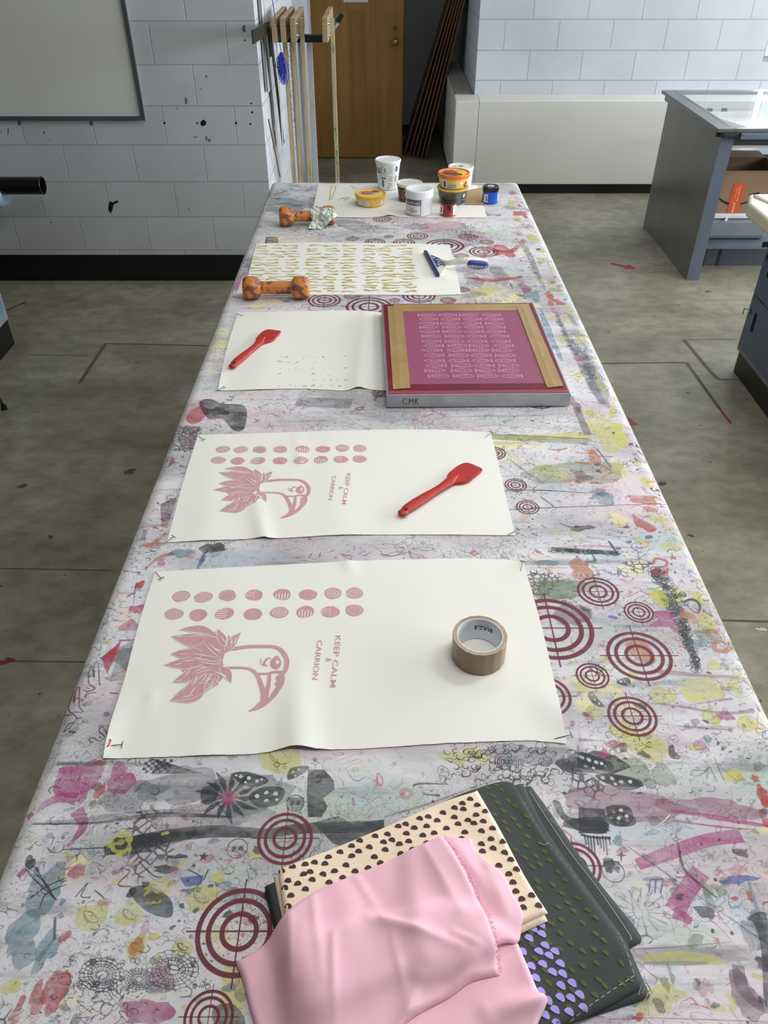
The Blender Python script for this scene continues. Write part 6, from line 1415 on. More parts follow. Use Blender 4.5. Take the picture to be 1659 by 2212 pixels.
r0 = bm.faces.new(rings[0]); r1 = bm.faces.new(rings[-1][::-1]); bmesh.ops.triangulate(bm, faces=[r0, r1]); bmesh.ops.recalc_face_normals(bm, faces=bm.faces)
build('blade', bm, m_sp, root, smooth=True, sharp=45)
HP = [(128, 1040), (200, 955), (330, 860), (600, 690), (800, 570), (930, 480), (1010, 420), (1090, 370)]
HW = [.006, .0125, .0135, .0125, .0105, .0105, .0125, .004]
P = resample(cr([Vector(ZS(*p)) for p in HP], 6), 60); bm = NB(); rings = []
hole = Vector(ZS(205, 968))
for i, p in enumerate(P):
    t = i / 60 * (len(HW) - 1); k = min(int(t), len(HW) - 2); w_ = (HW[k] + (HW[k + 1] - HW[k]) * (t - k))
    if i < 4: w_ = .0125 * math.sqrt(1 - (1 - (i + .3) / 4.3) ** 2)
    d = (P[min(i + 1, 60)] - P[max(i - 1, 0)]).normalized(); q = Vector((-d.y, d.x)); th = .006 if i > 4 else .0045 + i * .0004
    rings.append([bm.verts.new((p.x + q.x * w_ * math.cos(a), p.y + q.y * w_ * math.cos(a), zb0 + .0065 + th * math.sin(a))) for a in [2 * PI * j / 16 for j in range(16)]])
for a, b in zip(rings, rings[1:]):
    for i in range(16): bm.faces.new((a[i], a[(i + 1) % 16], b[(i + 1) % 16], b[i]))
bm.faces.new(rings[0][::-1]); bm.faces.new(rings[-1])
hd = build('handle', bm, m_sp, root, smooth=True, sharp=50)
bm = NB(); cyl(bm, (hole.x, hole.y, zb0 + .0105), (hole.x, hole.y, zb0 + .0129), .0048, n=18)
build('hanging_hole', bm, M('hole_dark_red', (70, 10, 12), .6), hd)
s2 = dup(root); s2['label'] = 'red silicone spatula lying on the blank paper left of the framed screen'
Zt = ZR_(440, 640, 2.023); e1 = Vector(Zt(130, 325)); ax1 = Vector(Zt(300, 165)) - e1; ang = math.atan2(ax1.y, ax1.x) - a2; sc = ax1.length / axis_.length
s2.location = (e1.x, e1.y, zb0); s2.rotation_euler = (0, 0, ang); s2.scale = (sc, sc, 1)

# ================================================================== WINDOW SQUEEGEE
ZQ = ZR_(880, 530, 8.73); zq = TZ + .0042
A_ = Vector(ZQ(332, 170)); B_ = Vector(ZQ(572, 618)); d = (B_ - A_).normalized(); n_ = Vector((-d.y, d.x))
if n_.x < 0: n_ = -n_
root = empty('window_squeegee', ((A_ + B_) / 2).to_3d() + Vector((0, 0, zq)), 'blue and white window squeegee lying across the edge of the squiggle print', 'squeegee')
def barq(p, q, off0, off1, z0, z1):
    bm = NB(); prism(bm, [tuple(p + n_ * off0), tuple(q + n_ * off0), tuple(q + n_ * off1), tuple(p + n_ * off1)], z0, z1); bmesh.ops.recalc_face_normals(bm, faces=bm.faces); return bm
build('rubber_blade', barq(A_, B_, -.006, .006, zq, zq + .012), M('navy_rubber', (30, 38, 92), .4), root, bevel=.0015)
Lb = (B_ - A_).length
bm = NB(); prism(bm, [tuple(A_ + n_ * .0062), tuple(B_ + n_ * .0062), tuple(B_ + n_ * .014 - d * .004), tuple(A_ + d * Lb * .74 + n_ * .040), tuple(A_ + d * Lb * .58 + n_ * .052), tuple(A_ + d * Lb * .36 + n_ * .044), tuple(A_ + d * Lb * .16 + n_ * .018), tuple(A_ + n_ * .012)], zq + .001, zq + .009); bmesh.ops.recalc_face_normals(bm, faces=bm.faces)
m_sqw = M('squeegee_white', (222, 220, 208), .4); build('head', bm, m_sqw, root, bevel=.002)
bm = NB(); prism(bm, [tuple(A_ + d * Lb * .22 + n_ * .012), tuple(A_ + d * Lb * .72 + n_ * .012), tuple(A_ + d * Lb * .60 + n_ * .040), tuple(A_ + d * Lb * .38 + n_ * .036)], zq + .0092, zq + .0125); bmesh.ops.recalc_face_normals(bm, faces=bm.faces)
build('head_grip', bm, M('squeegee_blue', (46, 66, 150), .35, second=(190, 190, 200), sthr=(.55, .6), ss=90), root, bevel=.001)
p0 = A_ + d * Lb * .55 + n_ * .040
H3 = [Vector((p0.x, p0.y, zq + .006)), Vector((*ZQ(640, 370), zq + .010)), Vector((*T(880 + 760 / 8.73, 530 + 335 / 8.73, zq + .020), zq + .020)), Vector((*T(880 + 950 / 8.73, 530 + 300 / 8.73, zq + .030), zq + .030)), Vector((*T(880 + 1130 / 8.73, 530 + 285 / 8.73, zq + .034), zq + .034)), Vector((*T(880 + 1330 / 8.73, 530 + 300 / 8.73, zq + .026), zq + .026)), Vector((*T(880 + 1495 / 8.73, 530 + 315 / 8.73, zq + .018), zq + .018))]
hc = cr(H3, 5); bm = NB(); tube(bm, hc, [.006 + .006 * min(1, i / 18) - (.004 if i >= len(hc) - 1 else 0) for i in range(len(hc))], 14)
build('handle', bm, m_sqw, root, smooth=True)
gp = hc[20:]; bm = NB(); tube(bm, [p + Vector((0, -.003, -.003)) for p in gp], [.010] + [.0118] * (len(gp) - 2) + [.008], 14)
build('grip', bm, M('grip_blue', (44, 62, 140), .35), root, smooth=True)

# ================================================================== DUMBBELLS
m_db = M('orange_vinyl', (206, 130, 58), .38, var=.12, vs=10, second=(128, 74, 66), sthr=(.50, .58), ss=38, bump=.3, bs=40)
def hexr(th, R, sharp):
    a = (th % (PI / 3)) - PI / 6; return R * ((1 - sharp) + sharp * math.cos(PI / 6) / math.cos(a))
def dumbbell(L, R, Th, rh, loc, rotz, label):
    r = empty('dumbbell', loc, label, 'dumbbell', 'orange dumbbells weighing down the papers')
    zc_ = loc[2] + R * math.cos(PI / 6)
    def ringat(bm, x, rr, sh): return [bm.verts.new((loc[0] + x, loc[1] + hexr(2 * PI * i / 48 + PI / 6 * 0, rr, sh) * math.sin(2 * PI * i / 48 + 0), zc_ + hexr(2 * PI * i / 48, rr, sh) * math.cos(2 * PI * i / 48 + PI / 6 * 0))) for i in range(48)]
    for s in (-1, 1):
        bm = NB(); st = [(L / 2, R * .72, 1), (L / 2 - .003, R * .86, 1), (L / 2 - .009, R * .97, .95), (L / 2 - .016, R, .9), (L / 2 - Th * .6, R * 1.0, .9), (L / 2 - Th + .006, R * .96, .9), (L / 2 - Th, R * .84, .8), (L / 2 - Th - .006, R * .58, .4), (L / 2 - Th - .010, rh * 1.0, 0)]
        rg = [ringat(bm, s * x, rr, sh) for x, rr, sh in st]
        for a, b in zip(rg, rg[1:]):
            for i in range(48): bm.faces.new((a[i], a[(i + 1) % 48], b[(i + 1) % 48], b[i]))
        bm.faces.new(rg[0]); bm.faces.new(rg[-1]); bmesh.ops.recalc_face_normals(bm, faces=bm.faces)
        build('head', bm, m_db, r, smooth=True, sharp=60)
    bm = NB(); q = L / 2 - Th - .0095; rg = [ringat(bm, x, rr, 0) for x, rr in ((-q, rh), (-q * .5, rh * .98), (0, rh * 1.02), (q * .5, rh * .98), (q, rh))]
    for a, b in zip(rg, rg[1:]):
        for i in range(48): bm.faces.new((a[i], a[(i + 1) % 48], b[(i + 1) % 48], b[i]))
    bm.faces.new(rg[0]); bm.faces.new(rg[-1]); bmesh.ops.recalc_face_normals(bm, faces=bm.faces)
    build('bar', bm, m_db, r, smooth=True, sharp=50)
    r.rotation_euler = (0, 0, rotz); return r
c = T(598, 648); dumbbell(.218, .0405, .050, .0215, (c[0], c[1] + .012, TZ + .0027), math.radians(.5), 'orange dumbbell with purple stains on the near left corner of the squiggle print')
c = T(664, 490); d2 = dumbbell(.226, .0400, .050, .0205, (c[0], c[1] + .022, TZ + .0015), math.radians(5), 'orange dumbbell partly covered by a stained paper towel near the far end')
# the crumpled towel over it
bpy.context.view_layer.update()
def bvh_of(objs):
    V, Fc = [], []
    dg = bpy.context.evaluated_depsgraph_get()
    for o in objs:
        if o.type != 'MESH': continue
        k = len(V); mw = o.matrix_world; V += [mw @ v.co for v in o.data.vertices]; Fc += [tuple(i + k for i in p.vertices) for p in o.data.polygons]
    return BVHTree.FromPolygons(V, Fc)
def drape(G, bvh, reach, blur, eps, floor_z):
    nv, nu = len(G), len(G[0])
    def hz(x, y):
        h = bvh.ray_cast(Vector((x, y, 3)), Vector((0, 0, -1)))[0] if bvh else None
        return h.z if h else floor_z
    own = [[max(hz(p.x, p.y), floor_z) for p in row] for row in G]; H = []
    for j in range(nv):
        r = []
        for i in range(nu):
            p = G[j][i]; m_ = own[j][i]
            for k in range(8): m_ = max(m_, hz(p.x + reach * math.cos(k * PI / 4), p.y + reach * math.sin(k * PI / 4)))
            r.append(m_)
        H.append(r)
    for _ in range(blur):
        K = [r[:] for r in H]
        for j in range(nv):
            for i in range(nu):
                s = n = 0
                for a, b in ((0, 1), (1, 0), (0, -1), (-1, 0), (0, 0)):
                    jj, ii = min(max(j + a, 0), nv - 1), min(max(i + b, 0), nu - 1); s += K[jj][ii]; n += 1
                H[j][i] = max(s / n, own[j][i])
    return [[h + eps for h in r] for r in H]
BT = bvh_of(list(d2.children))
W9 = ZR_(590, 440, 11.06)
yc = d2.location.y
def rag(label, cat):
    tp = [(905, 70), (1050, 50), (1200, 95), (1330, 90), (1430, 120)]; bt = [(835, 585), (930, 600), (1020, 650), (1080, 640), (1135, 650)]; lf = [(905, 70), (895, 250), (930, 400), (835, 585)]; rt = [(1430, 120), (1530, 285), (1390, 400), (1135, 650)]
    G = coons([Vector(p) for p in tp], [Vector(p) for p in bt], [Vector(p) for p in lf], [Vector(p) for p in rt], 44, 44)
    bm = NB(); A = []; B = []; YY = []; LIM = []
    o_ = Vector((0, 0, CAM_H))
    for j in range(45):
        ry_ = []; rl = []
        for i in range(45):
            p = G[j][i]; d_ = Vector(ray(590 + p.x / 11.06, 440 + p.y / 11.06)); h = BT.ray_cast(o_, d_.normalized())[0]
            y0 = yc + .030 - .085 * j / 44; l_ = (h.y - .004) if h else 9
            ry_.append(min(y0, l_)); rl.append(l_)
        YY.append(ry_); LIM.append(rl)
    for _ in range(12):
        K = [r[:] for r in YY]
        for j in range(45):
            for i in range(45):
                s_ = [K[min(max(j + a, 0), 44)][min(max(i + b, 0), 44)] for a, b in ((0, 1), (1, 0), (0, -1), (-1, 0), (0, 0))]
                YY[j][i] = min(sum(s_) / 5, LIM[j][i])
    for j in range(45):
        ra = []; rb_ = []
        for i in range(45):
            u, v = i / 44, j / 44; p = G[j][i]
            Y = YY[j][i] - .022 * abs(nz(u, v, 5.5, 3)) - .009 * abs(nz(u, v, 13, 6))
            q = ony(590 + p.x / 11.06, 440 + p.y / 11.06, Y); q.z = max(q.z, TZ + .004)
            ra.append(bm.verts.new(q)); rb_.append(bm.verts.new(q + Vector((0, .0008, -.0004))))
        A.append(ra); B.append(rb_)
    for j in range(44):
        for i in range(44):
            bm.faces.new((A[j + 1][i], A[j + 1][i + 1], A[j][i + 1], A[j][i])); bm.faces.new((B[j][i], B[j][i + 1], B[j + 1][i + 1], B[j + 1][i]))
    setp(build('paper_towel', bm, M('towel_white', (222, 226, 216), .8, var=.04, second=(160, 192, 146), sthr=(.50, .70), ss=22), smooth=True, sharp=30), label, cat)
rag('crumpled white paper towel with green stains draped over the far dumbbell', 'paper towel')

# ================================================================== TAPE ROLL
tz0 = TZ + .0032; th_ = .0500
cx2, cy2 = T(1037, 1372, tz0 + th_); zc_ = cy2 * CP + (CAM_H - tz0 - th_) * SP; Ro = 59.4 * zc_ / F; Ri = 48.2 * zc_ / F
root = empty('packing_tape_roll', (cx2, cy2, tz0), 'roll of brown packing tape with white paper core standing on the nearest paper', 'tape roll')
bm = NB(); n = 96
def rr_(i): a = i / n * 17; k = a - math.floor(a); return Ro * (1 - .018 * (1 - abs(2 * k - 1)) ** 1.0 * .9)
def rg(z, f): return [bm.verts.new((cx2 + f(i) * math.cos(2 * PI * i / n), cy2 + f(i) * math.sin(2 * PI * i / n), z)) for i in range(n)]
RG = [rg(tz0, lambda i: Ri + .0016), rg(tz0, lambda i: rr_(i) - .0006), rg(tz0 + .0006, rr_), rg(tz0 + th_ - .0006, rr_), rg(tz0 + th_, lambda i: rr_(i) - .0006), rg(tz0 + th_, lambda i: Ri + .0016)]
for a, b in zip(RG, RG[1:]):
    for i in range(n): bm.faces.new((a[i], a[(i + 1) % n], b[(i + 1) % n], b[i]))
build('tape', bm, M('tape_tan', (140, 115, 82), .3, var=.05, vs=10, coat=.25), root, smooth=True, sharp=25)
bm = NB(); rc = Ri + .0014
RG = [rg(tz0 + .0005, lambda i: rc), rg(tz0 + th_ + .0002, lambda i: rc), rg(tz0 + th_ + .0002, lambda i: Ri), rg(tz0 + .0005, lambda i: Ri)]
for a, b in zip(RG, RG[1:]):
    for i in range(n): bm.faces.new((a[i], a[(i + 1) % n], b[(i + 1) % n], b[i]))
for i in range(n): bm.faces.new((RG[3][i], RG[3][(i + 1) % n], RG[0][(i + 1) % n], RG[0][i]))
def inner(ang, zc0, upside=True):
    def f(x, y):
        if upside: x, y = -x, -y
        a = ang - x / Ri; r = Ri - .0002 
        return (cx2 + r * math.cos(a), cy2 + r * math.sin(a), tz0 + zc0 + y)
    return f
def up(f, k):
    def g(x, y):
        p = Vector(f(x, y)); c = Vector((cx2, cy2, p.z)); return p + (c - p).normalized() * k
    return g
for ang in (math.radians(72), math.radians(72 + 118), math.radians(72 - 112)):
    f = inner(ang, .029); patch(bm, f, -.0165, .0165, -.0045, .0045, 1, 10)
    flat_text(bm, 'ULINE', .0095, up(f, .0003), 2, bold=.03, stretch=1.05)
    f = inner(ang, .0375); flat_text(bm, '1-800-295-5510', .0038, f, 1)
    f = inner(ang, .0415); flat_text(bm, 'uline.com', .0034, f, 1)
    f = inner(ang, .0455); flat_text(bm, 'made in taiwan', .0034, f, 1)
build('core', bm, [M('core_white', (226, 228, 234), .6), M('core_navy', (28, 34, 70), .6), M('core_text_white', (235, 236, 240), .6)], root, smooth=True, sharp=30)

# ================================================================== TUBS AND JARS AT THE FAR END
def up_from(xp, yb, yt, z0):
    """foot point and height of an upright whose axis is seen at xp from yb (foot centre) to yt (top centre)"""
    c = onz(xp, yb, z0); t = ony(xp, yt, c.y); return c.x, c.y, t.z - z0
def rpx(r, x, y, z): return r * (y * CP + (CAM_H - z) * SP) / F
ZP = TZ + .0036
def tub(name, xp, yb, yt, rb_, rt_, z0, label, cat, mats, lidh, lid_mat, rim=1.0, jar=False, group=None, side=None):
    cx, cy, h = up_from(xp, yb, yt, z0); Rb = rpx(rb_, cx, cy, z0); Rt = rpx(rt_, cx, cy, z0 + h)
    r = empty(name, (cx, cy, z0), label, cat, group)
    bm = NB(); zl = z0 + h - lidh
    Rw = Rt * (0.95 if not jar else .93)
    prof = [(0, z0), (Rb - .003, z0), (Rb, z0 + .003)] + [(Rb + (Rw - Rb) * k / 6, z0 + .003 + (zl - z0 - .003) * k / 6) for k in range(1, 7)]
    prof += [(Rw * .9, zl + .001), (0, zl + .001)]
    lathe(bm, cx, cy, prof, 64, 0)
    if side: side(bm, cx, cy, Rb, Rw, z0, zl)
    build('body', bm, mats, r, smooth=True, sharp=35)
    bm = NB()
    if jar: prof = [(Rw * .88, zl + .0012), (Rt, zl + .0012), (Rt, z0 + h - .003), (Rt - .003, z0 + h), (Rt * .8, z0 + h), (Rt * .76, z0 + h - .0012), (0, z0 + h - .0012)]
    else: prof = [(Rt * .94, zl + .0012), (Rt, zl + .0012), (Rt, z0 + h - .0015), (Rt - .0015, z0 + h), (Rt - .006, z0 + h), (Rt - .0075, z0 + h - .0025), (0, z0 + h - .0025)]
    lathe(bm, cx, cy, prof, 64, 0)
    return r, bm, cx, cy, Rt, z0 + h, lid_mat
def endlid(t, extra=None, mats=()):
    r, bm, cx, cy, Rt, zt, lm = t
    if extra: extra(bm, cx, cy, Rt, zt)
    build('lid', bm, [lm] + list(mats), r, smooth=True, sharp=35); return r
FR = -PI / 2
def sidefn(cx, cy, Rb, Rw, z0, zl, ang, zc, off=.0003):
    s = (Rw - Rb) / (zl - z0)
    def f(x, y):
        r = Rb + s * (zc + y - z0) + off; a = ang + x / r
        return (cx + r * math.cos(a), cy + r * math.sin(a), zc + y)
    return f
m_wh = M('white_plastic', (232, 234, 236), .35, var=.01); m_lbl = M('label_white', (226, 226, 228), .5); m_tx = M('label_black', (30, 30, 34), .5); m_gy = M('label_grey', (92, 92, 96), .5); m_lt = M('label_pale_grey', (170, 172, 178), .5)
# tall yoghurt tub
def s_(bm, cx, cy, Rb, Rw, z0, zl):
    H = zl - z0
    f = sidefn(cx, cy, Rb, Rw, z0, zl, FR - .86, z0 + H * .80); flat_text(bm, "siggi's", .034, f, 1)
    f = sidefn(cx, cy, Rb, Rw, z0, zl, FR - .50, z0 + H * .66); flat_text(bm, 'icelandic style skyr', .0075, f, 1)
    f = sidefn(cx, cy, Rb, Rw, z0, zl, FR - .50, z0 + H * .57); flat_text(bm, 'non-fat plain', .010, f, 3)
    f = sidefn(cx, cy, Rb, Rw, z0, zl, FR - .45, z0 + H * .47); patch(bm, f, -.014, .014, -.0022, .0022, 1)
    f = sidefn(cx, cy, Rb, Rw, z0, zl, FR - .50, z0 + H * .28); patch(bm, f, -.0045, .0045, -.016, .010, 2); f = sidefn(cx, cy, Rb, Rw, z0, zl, FR - .50, z0 + H * .28 + .012); patch(bm, f, -.0022, .0022, -.002, .005, 1)
    for k in range(17):
        f = sidefn(cx, cy, Rb, Rw, z0, zl, FR + .28, z0 + H * (.93 - .05 * k))
        if k not in (6, 7, 12): patch(bm, f, -.012, .008 - .004 * (k % 3 == 1), -.0012, .0012, 3)
    f = sidefn(cx, cy, Rb, Rw, z0, zl, FR + .80, z0 + H * .82); patch(bm, f, -.006, .006, -.012, .010, 2)
    f = sidefn(cx, cy, Rb, Rw, z0, zl, FR + .80, z0 + H * .45); patch(bm, f, -.005, .005, -.014, .012, 3)
    f = sidefn(cx, cy, Rb, Rw, z0, zl, FR + .02, z0 + H * .10); patch(bm, f, -.004, .003, -.005, .005, 4)
t = tub('yoghurt_tub', 838, 405.5, 343, 20.5, 28, ZP, 'tall white yoghurt tub with black lettering, leftmost of the tall containers', 'tub', [m_wh, m_tx, m_gy, m_lt, M('label_blue', (120, 170, 200), .5)], .012, m_wh, side=s_)
def e_(bm, cx, cy, Rt, zt):
    for k, s in enumerate(('100% GRASS FED', 'PRODUCT')): flat_text(bm, s, .006, lambda x, y, k=k: (cx + x, cy + .008 - k * .012 + y, zt - .0022), 1)
endlid(t, e_, (m_lt,))
# flat hummus tub
m_yel = M('yellow_plastic', (224, 174, 64), .35); m_ye2 = M('label_yellow', (232, 196, 92), .45)
def s_(bm, cx, cy, Rb, Rw, z0, zl):
    f = sidefn(cx, cy, Rb, Rw, z0, zl, FR - .55, z0 + .016); patch(bm, f, -.034, .028, -.010, .010, 1)
    for k in range(4): f = sidefn(cx, cy, Rb, Rw, z0, zl, FR - .55, z0 + .022 - k * .0042, .0006); patch(bm, f, -.008, .022, -.0008, .0008, 2)
    f = sidefn(cx, cy, Rb, Rw, z0, zl, FR + .95, z0 + .016); patch(bm, f, -.010, .010, -.010, .010, 1)
t = tub('hummus_tub', 800.5, 440, 417, 28.5, 34.3, ZP, 'flat round yellow hummus tub standing alone left of the other tubs', 'tub', [m_ye2, m_lbl, m_lt], .008, m_yel, side=s_)
def e_(bm, cx, cy, Rt, zt):
    ik_z = zt - .0022
    def P_(pts, mi, dz): bm.faces.new([bm.verts.new((cx + Rt * x, cy + Rt * y, ik_z + dz)) for x, y in pts]).material_index = mi
    P_([(.80 * math.cos(a / 20 * 2 * PI), .80 * math.sin(a / 20 * 2 * PI)) for a in range(20)], 4, 0)
    P_([(-.72, .05), (-.6, .38), (.05, .45), (.2, .7), (.6, .5), (.5, .2), (.2, .02), (-.1, -.16), (-.5, -.2)], 1, .0004)
    flat_text(bm, 'hummus', .026, lambda x, y: (cx - .002 + x, cy + .012 + y + x * .15, ik_z + .0008), 2, bold=.02)
    flat_text(bm, 'CLASSIC', .012, lambda x, y: (cx + x, cy - .024 + y, ik_z + .0008), 3)
endlid(t, e_, (M('lid_brick_red', (150, 52, 32), .45), m_lbl, M('lid_brown', (120, 70, 30), .5), M('lid_cream_yellow', (240, 206, 112), .45)))
# brown tub with white lid behind the white jar
m_br = M('brown_label', (72, 34, 22), .4, var=.1)
def s_(bm, cx, cy, Rb, Rw, z0, zl):
    H = zl - z0
    f = sidefn(cx, cy, Rb, Rw, z0, zl, FR - .55, z0 + H * .55)
    for q, mi, o in ((1.0, 1, .0), (.68, 2, .0004)):
        bm.faces.new([bm.verts.new(sidefn(cx, cy, Rb, Rw, z0, zl, FR - .35, z0 + H * .5, .0004 + o)(.020 * q * math.cos(a * PI / 12), .028 * q * math.sin(a * PI / 12))) for a in range(24)]).material_index = mi
    f = sidefn(cx, cy, Rb, Rw, z0, zl, FR - .35, z0 + H * .54, .0012); flat_text(bm, 'LIB', .013, f, 3, bold=.02)
    f = sidefn(cx, cy, Rb, Rw, z0, zl, FR - .35, z0 + H * .36, .0012); patch(bm, f, -.009, .009, -.001, .001, 3)
t = tub('ice_cream_tub', 884, 431, 393.5, 22.5, 28, ZP, 'dark brown tub with white lid, half hidden behind the white jar', 'tub', [m_br, M('brown_tan', (168, 110, 62), .45), M('near_black_label', (34, 20, 16), .45), m_lbl], .012, M('offwhite_lid', (226, 226, 218), .4), side=s_)
def e_(bm, cx, cy, Rt, zt):
    for k, (x, y) in enumerate(((-.01, -.01), (.008, .012), (.016, .002))): flat_text(bm, ('TWIST', 'made with', 'LOVE')[k], .008, lambda u, v, x=x, y=y: (cx + x + u, cy + y + v + u * -.3, zt - .0022), 1)
endlid(t, e_, (m_lt,))
# white jar
def s_(bm, cx, cy, Rb, Rw, z0, zl):
    H = zl - z0; a0 = FR - .36; w0, w1 = -.048, .027
    f = sidefn(cx, cy, Rb, Rw, z0, zl, a0, z0 + H * .5, .0003)
    patch(bm, f, w0, w1, -H * .44, H * .46, 2, 20); f = sidefn(cx, cy, Rb, Rw, z0, zl, a0, z0 + H * .5, .0005); patch(bm, f, w0, w1 - .0022, -H * .44 + .002, H * .46, 1, 20)
    f = sidefn(cx, cy, Rb, Rw, z0, zl, a0, z0 + H * .5, .0007); patch(bm, f, w0, w1 - .0022, H * .14, H * .46, 2, 20); f = sidefn(cx, cy, Rb, Rw, z0, zl, a0, z0 + H * .5, .0009); patch(bm, f, .005, w1 - .003, H * .15, H * .45, 3, 8)
    f = sidefn(cx, cy, Rb, Rw, z0, zl, a0, z0 + H * .78, .0012); flat_text(bm, 'Speedflex', .0140, lambda x, y, f=f: f(x - .0225, y), 1)
    flat_text(bm, 'epic', .0115, lambda x, y, f=f: f(x + .0150, y), 1)
    for k, (s, xo) in enumerate((('White', -.012), ('Performance Base', -.012), ('Quart', -.012))):
        f = sidefn(cx, cy, Rb, Rw, z0, zl, a0, z0 + H * (.42 - .09 * k), .0010); flat_text(bm, s, .0062, lambda x, y, f=f, xo=xo: f(x + xo, y), 4, bold=.015)
t = tub('white_jar', 904.5, 459.5, 406, 28.3, 30.6, ZP, 'big round white jar with a grey and white label, in front of the brown tub', 'jar', [m_wh, m_lbl, m_gy, M('label_mid_grey', (120, 120, 124), .5), m_tx], .032, m_wh, jar=True, side=s_)
endlid(t)
# green tub with yellow lid, orange tub on top of it
m_gr = M('olive_label', (92, 98, 84), .45, var=.08); m_navy = M('label_navy', (26, 44, 96), .45)
def s_(bm, cx, cy, Rb, Rw, z0, zl):
    H = zl - z0
    for ang, w_, hh in ((FR - .30, .020, .010), (FR + .85, .012, .020)):
        f = sidefn(cx, cy, Rb, Rw, z0, zl, ang, z0 + H * (.62 if hh < .015 else .48), .0004)
        bm.faces.new([bm.verts.new(f(w_ * math.cos(a * PI / 10), hh * math.sin(a * PI / 10))) for a in range(20)]).material_index = 1
    f = sidefn(cx, cy, Rb, Rw, z0, zl, FR - .36, z0 + H * .66, .0009); flat_text(bm, 'grassland', .006, f, 2)
    f = sidefn(cx, cy, Rb, Rw, z0, zl, FR + .85, z0 + H * .66, .0010); patch(bm, f, -.006, .006, -.008, .008, 2)
    f = sidefn(cx, cy, Rb, Rw, z0, zl, FR + .85, z0 + H * .36, .0010); flat_text(bm, 'OLIVE', .007, f, 2)
t = tub('olive_tub', 976.5, 436, 402, 26.5, 34, ZP, 'olive green tub with yellow lid, orange-lidded tub stacked on it, red jar in front', 'tub', [m_gr, m_navy, m_lbl], .009, M('mustard_lid', (206, 168, 84), .4), side=s_)
zt_g = t[5]; gx, gy = t[2], t[3]; endlid(t)
def s_(bm, cx, cy, Rb, Rw, z0, zl):
    H = zl - z0
    f = sidefn(cx, cy, Rb, Rw, z0, zl, FR - .72, z0 + H * .50); patch(bm, f, -.016, .010, -H * .42, H * .42, 1, 8); f = sidefn(cx, cy, Rb, Rw, z0, zl, FR - .72, z0 + H * .5, .0006); patch(bm, f, -.007, .006, -H * .30, H * .30, 3)
    f = sidefn(cx, cy, Rb, Rw, z0, zl, FR - .14, z0 + H * .36); patch(bm, f, -.020, .018, -H * .30, H * .26, 2)
    for k in range(4): f = sidefn(cx, cy, Rb, Rw, z0, zl, FR - .14, z0 + H * (.5 - .1 * k), .0006); patch(bm, f, -.018, .016, -.0006, .0006, 3)
    f = sidefn(cx, cy, Rb, Rw, z0, zl, FR + .52, z0 + H * .62, .0004); bm.faces.new([bm.verts.new(f(.009 * math.cos(a * PI / 8), .0065 * math.sin(a * PI / 8))) for a in range(16)]).material_index = 1
    f = sidefn(cx, cy, Rb, Rw, z0, zl, FR + .95, z0 + H * .4, .0004); bm.faces.new([bm.verts.new(f(.012 * math.cos(a * PI / 8), .012 * math.sin(a * PI / 8))) for a in range(16)]).material_index = 4
zo = zt_g + .0004
cy_o = gy; px0 = (979 - 829.5) / F * (cy_o * CP + (CAM_H - zo) * SP)
hh_ = ony(979.5, 371.5, cy_o).z - zo
# author its foot directly above the lid below
def tub_at(name, cx, cy, z0, h, Rb, Rt, label, cat, mats, lidh, lid_mat, side):
    r = empty(name, (cx, cy, z0), label, cat); bm = NB(); zl = z0 + h - lidh; Rw = Rt * .93
    prof = [(0, z0), (Rb - .003, z0), (Rb, z0 + .003)] + [(Rb + (Rw - Rb) * k / 6, z0 + .003 + (zl - z0 - .003) * k / 6) for k in range(1, 7)] + [(Rw * .9, zl + .001), (0, zl + .001)]
    lathe(bm, cx, cy, prof, 64, 0); side(bm, cx, cy, Rb, Rw, z0, zl); build('body', bm, mats, r, smooth=True, sharp=35)
    bm = NB(); lathe(bm, cx, cy, [(Rt * .92, zl + .0012), (Rt * .985, zl + .0012), (Rt, z0 + h - .004), (Rt - .0015, z0 + h), (Rt - .006, z0 + h), (Rt - .0075, z0 + h - .0022), (0, z0 + h - .0022)], 64, 0)
    return r, bm, cx, cy, Rt, z0 + h, lid_mat
t = tub_at('salsa_tub', px0, cy_o, zo, hh_, rpx(28.5, px0, cy_o, zo), rpx(34.8, px0, cy_o, zo + hh_), 'yellow tub with orange lid stacked on the olive green tub', 'tub', [m_ye2, m_lbl, M('label_stone', (196, 186, 160), .5), m_gy, M('label_maroon', (120, 40, 50), .5)], .016, M('orange_lid', (226, 112, 44), .35), s_)
def e_(bm, cx, cy, Rt, zt):
    def P_(pts, mi, dz): bm.faces.new([bm.verts.new((cx + Rt * x, cy + Rt * y, zt - .0021 + dz)) for x, y in pts]).material_index = mi
    P_([(.82 * math.cos(a / 20 * 2 * PI), .82 * math.sin(a / 20 * 2 * PI)) for a in range(20)], 1, .0001)
    P_([(-.72, -.3), (-.78, .1), (-.4, .2), (.1, .05), (.5, -.3), (.45, -.6), (0, -.8), (-.5, -.6)], 2, .0005)
    for (x, y, r, mi) in ((-.45, .35, .18, 3), (-.15, .40, .2, 3), (.1, .25, .16, 3), (-.3, .15, .15, 3), (.45, .45, .14, 4), (.3, .6, .1, 4)): P_([(x + r * math.cos(a * PI / 5), y + r * math.sin(a * PI / 5)) for a in range(10)], mi, .0008 + .0001 * x)
endlid(t, e_, (M('lid_bright_yellow', (244, 206, 60), .45), M('lid_maroon', (128, 62, 54), .5), M('chili_red', (196, 80, 70), .5), M('lime_green', (190, 200, 60), .5)))
t = tub('cream_cheese_tub', 993, 409, 358.5, 23, 27.8, ZP, 'white tub with white lid and dark scribble, behind the orange-lidded tub', 'tub', [M('offwhite_plastic', (224, 224, 216), .4)], .012, M('offwhite_lid', (226, 226, 218), .4))
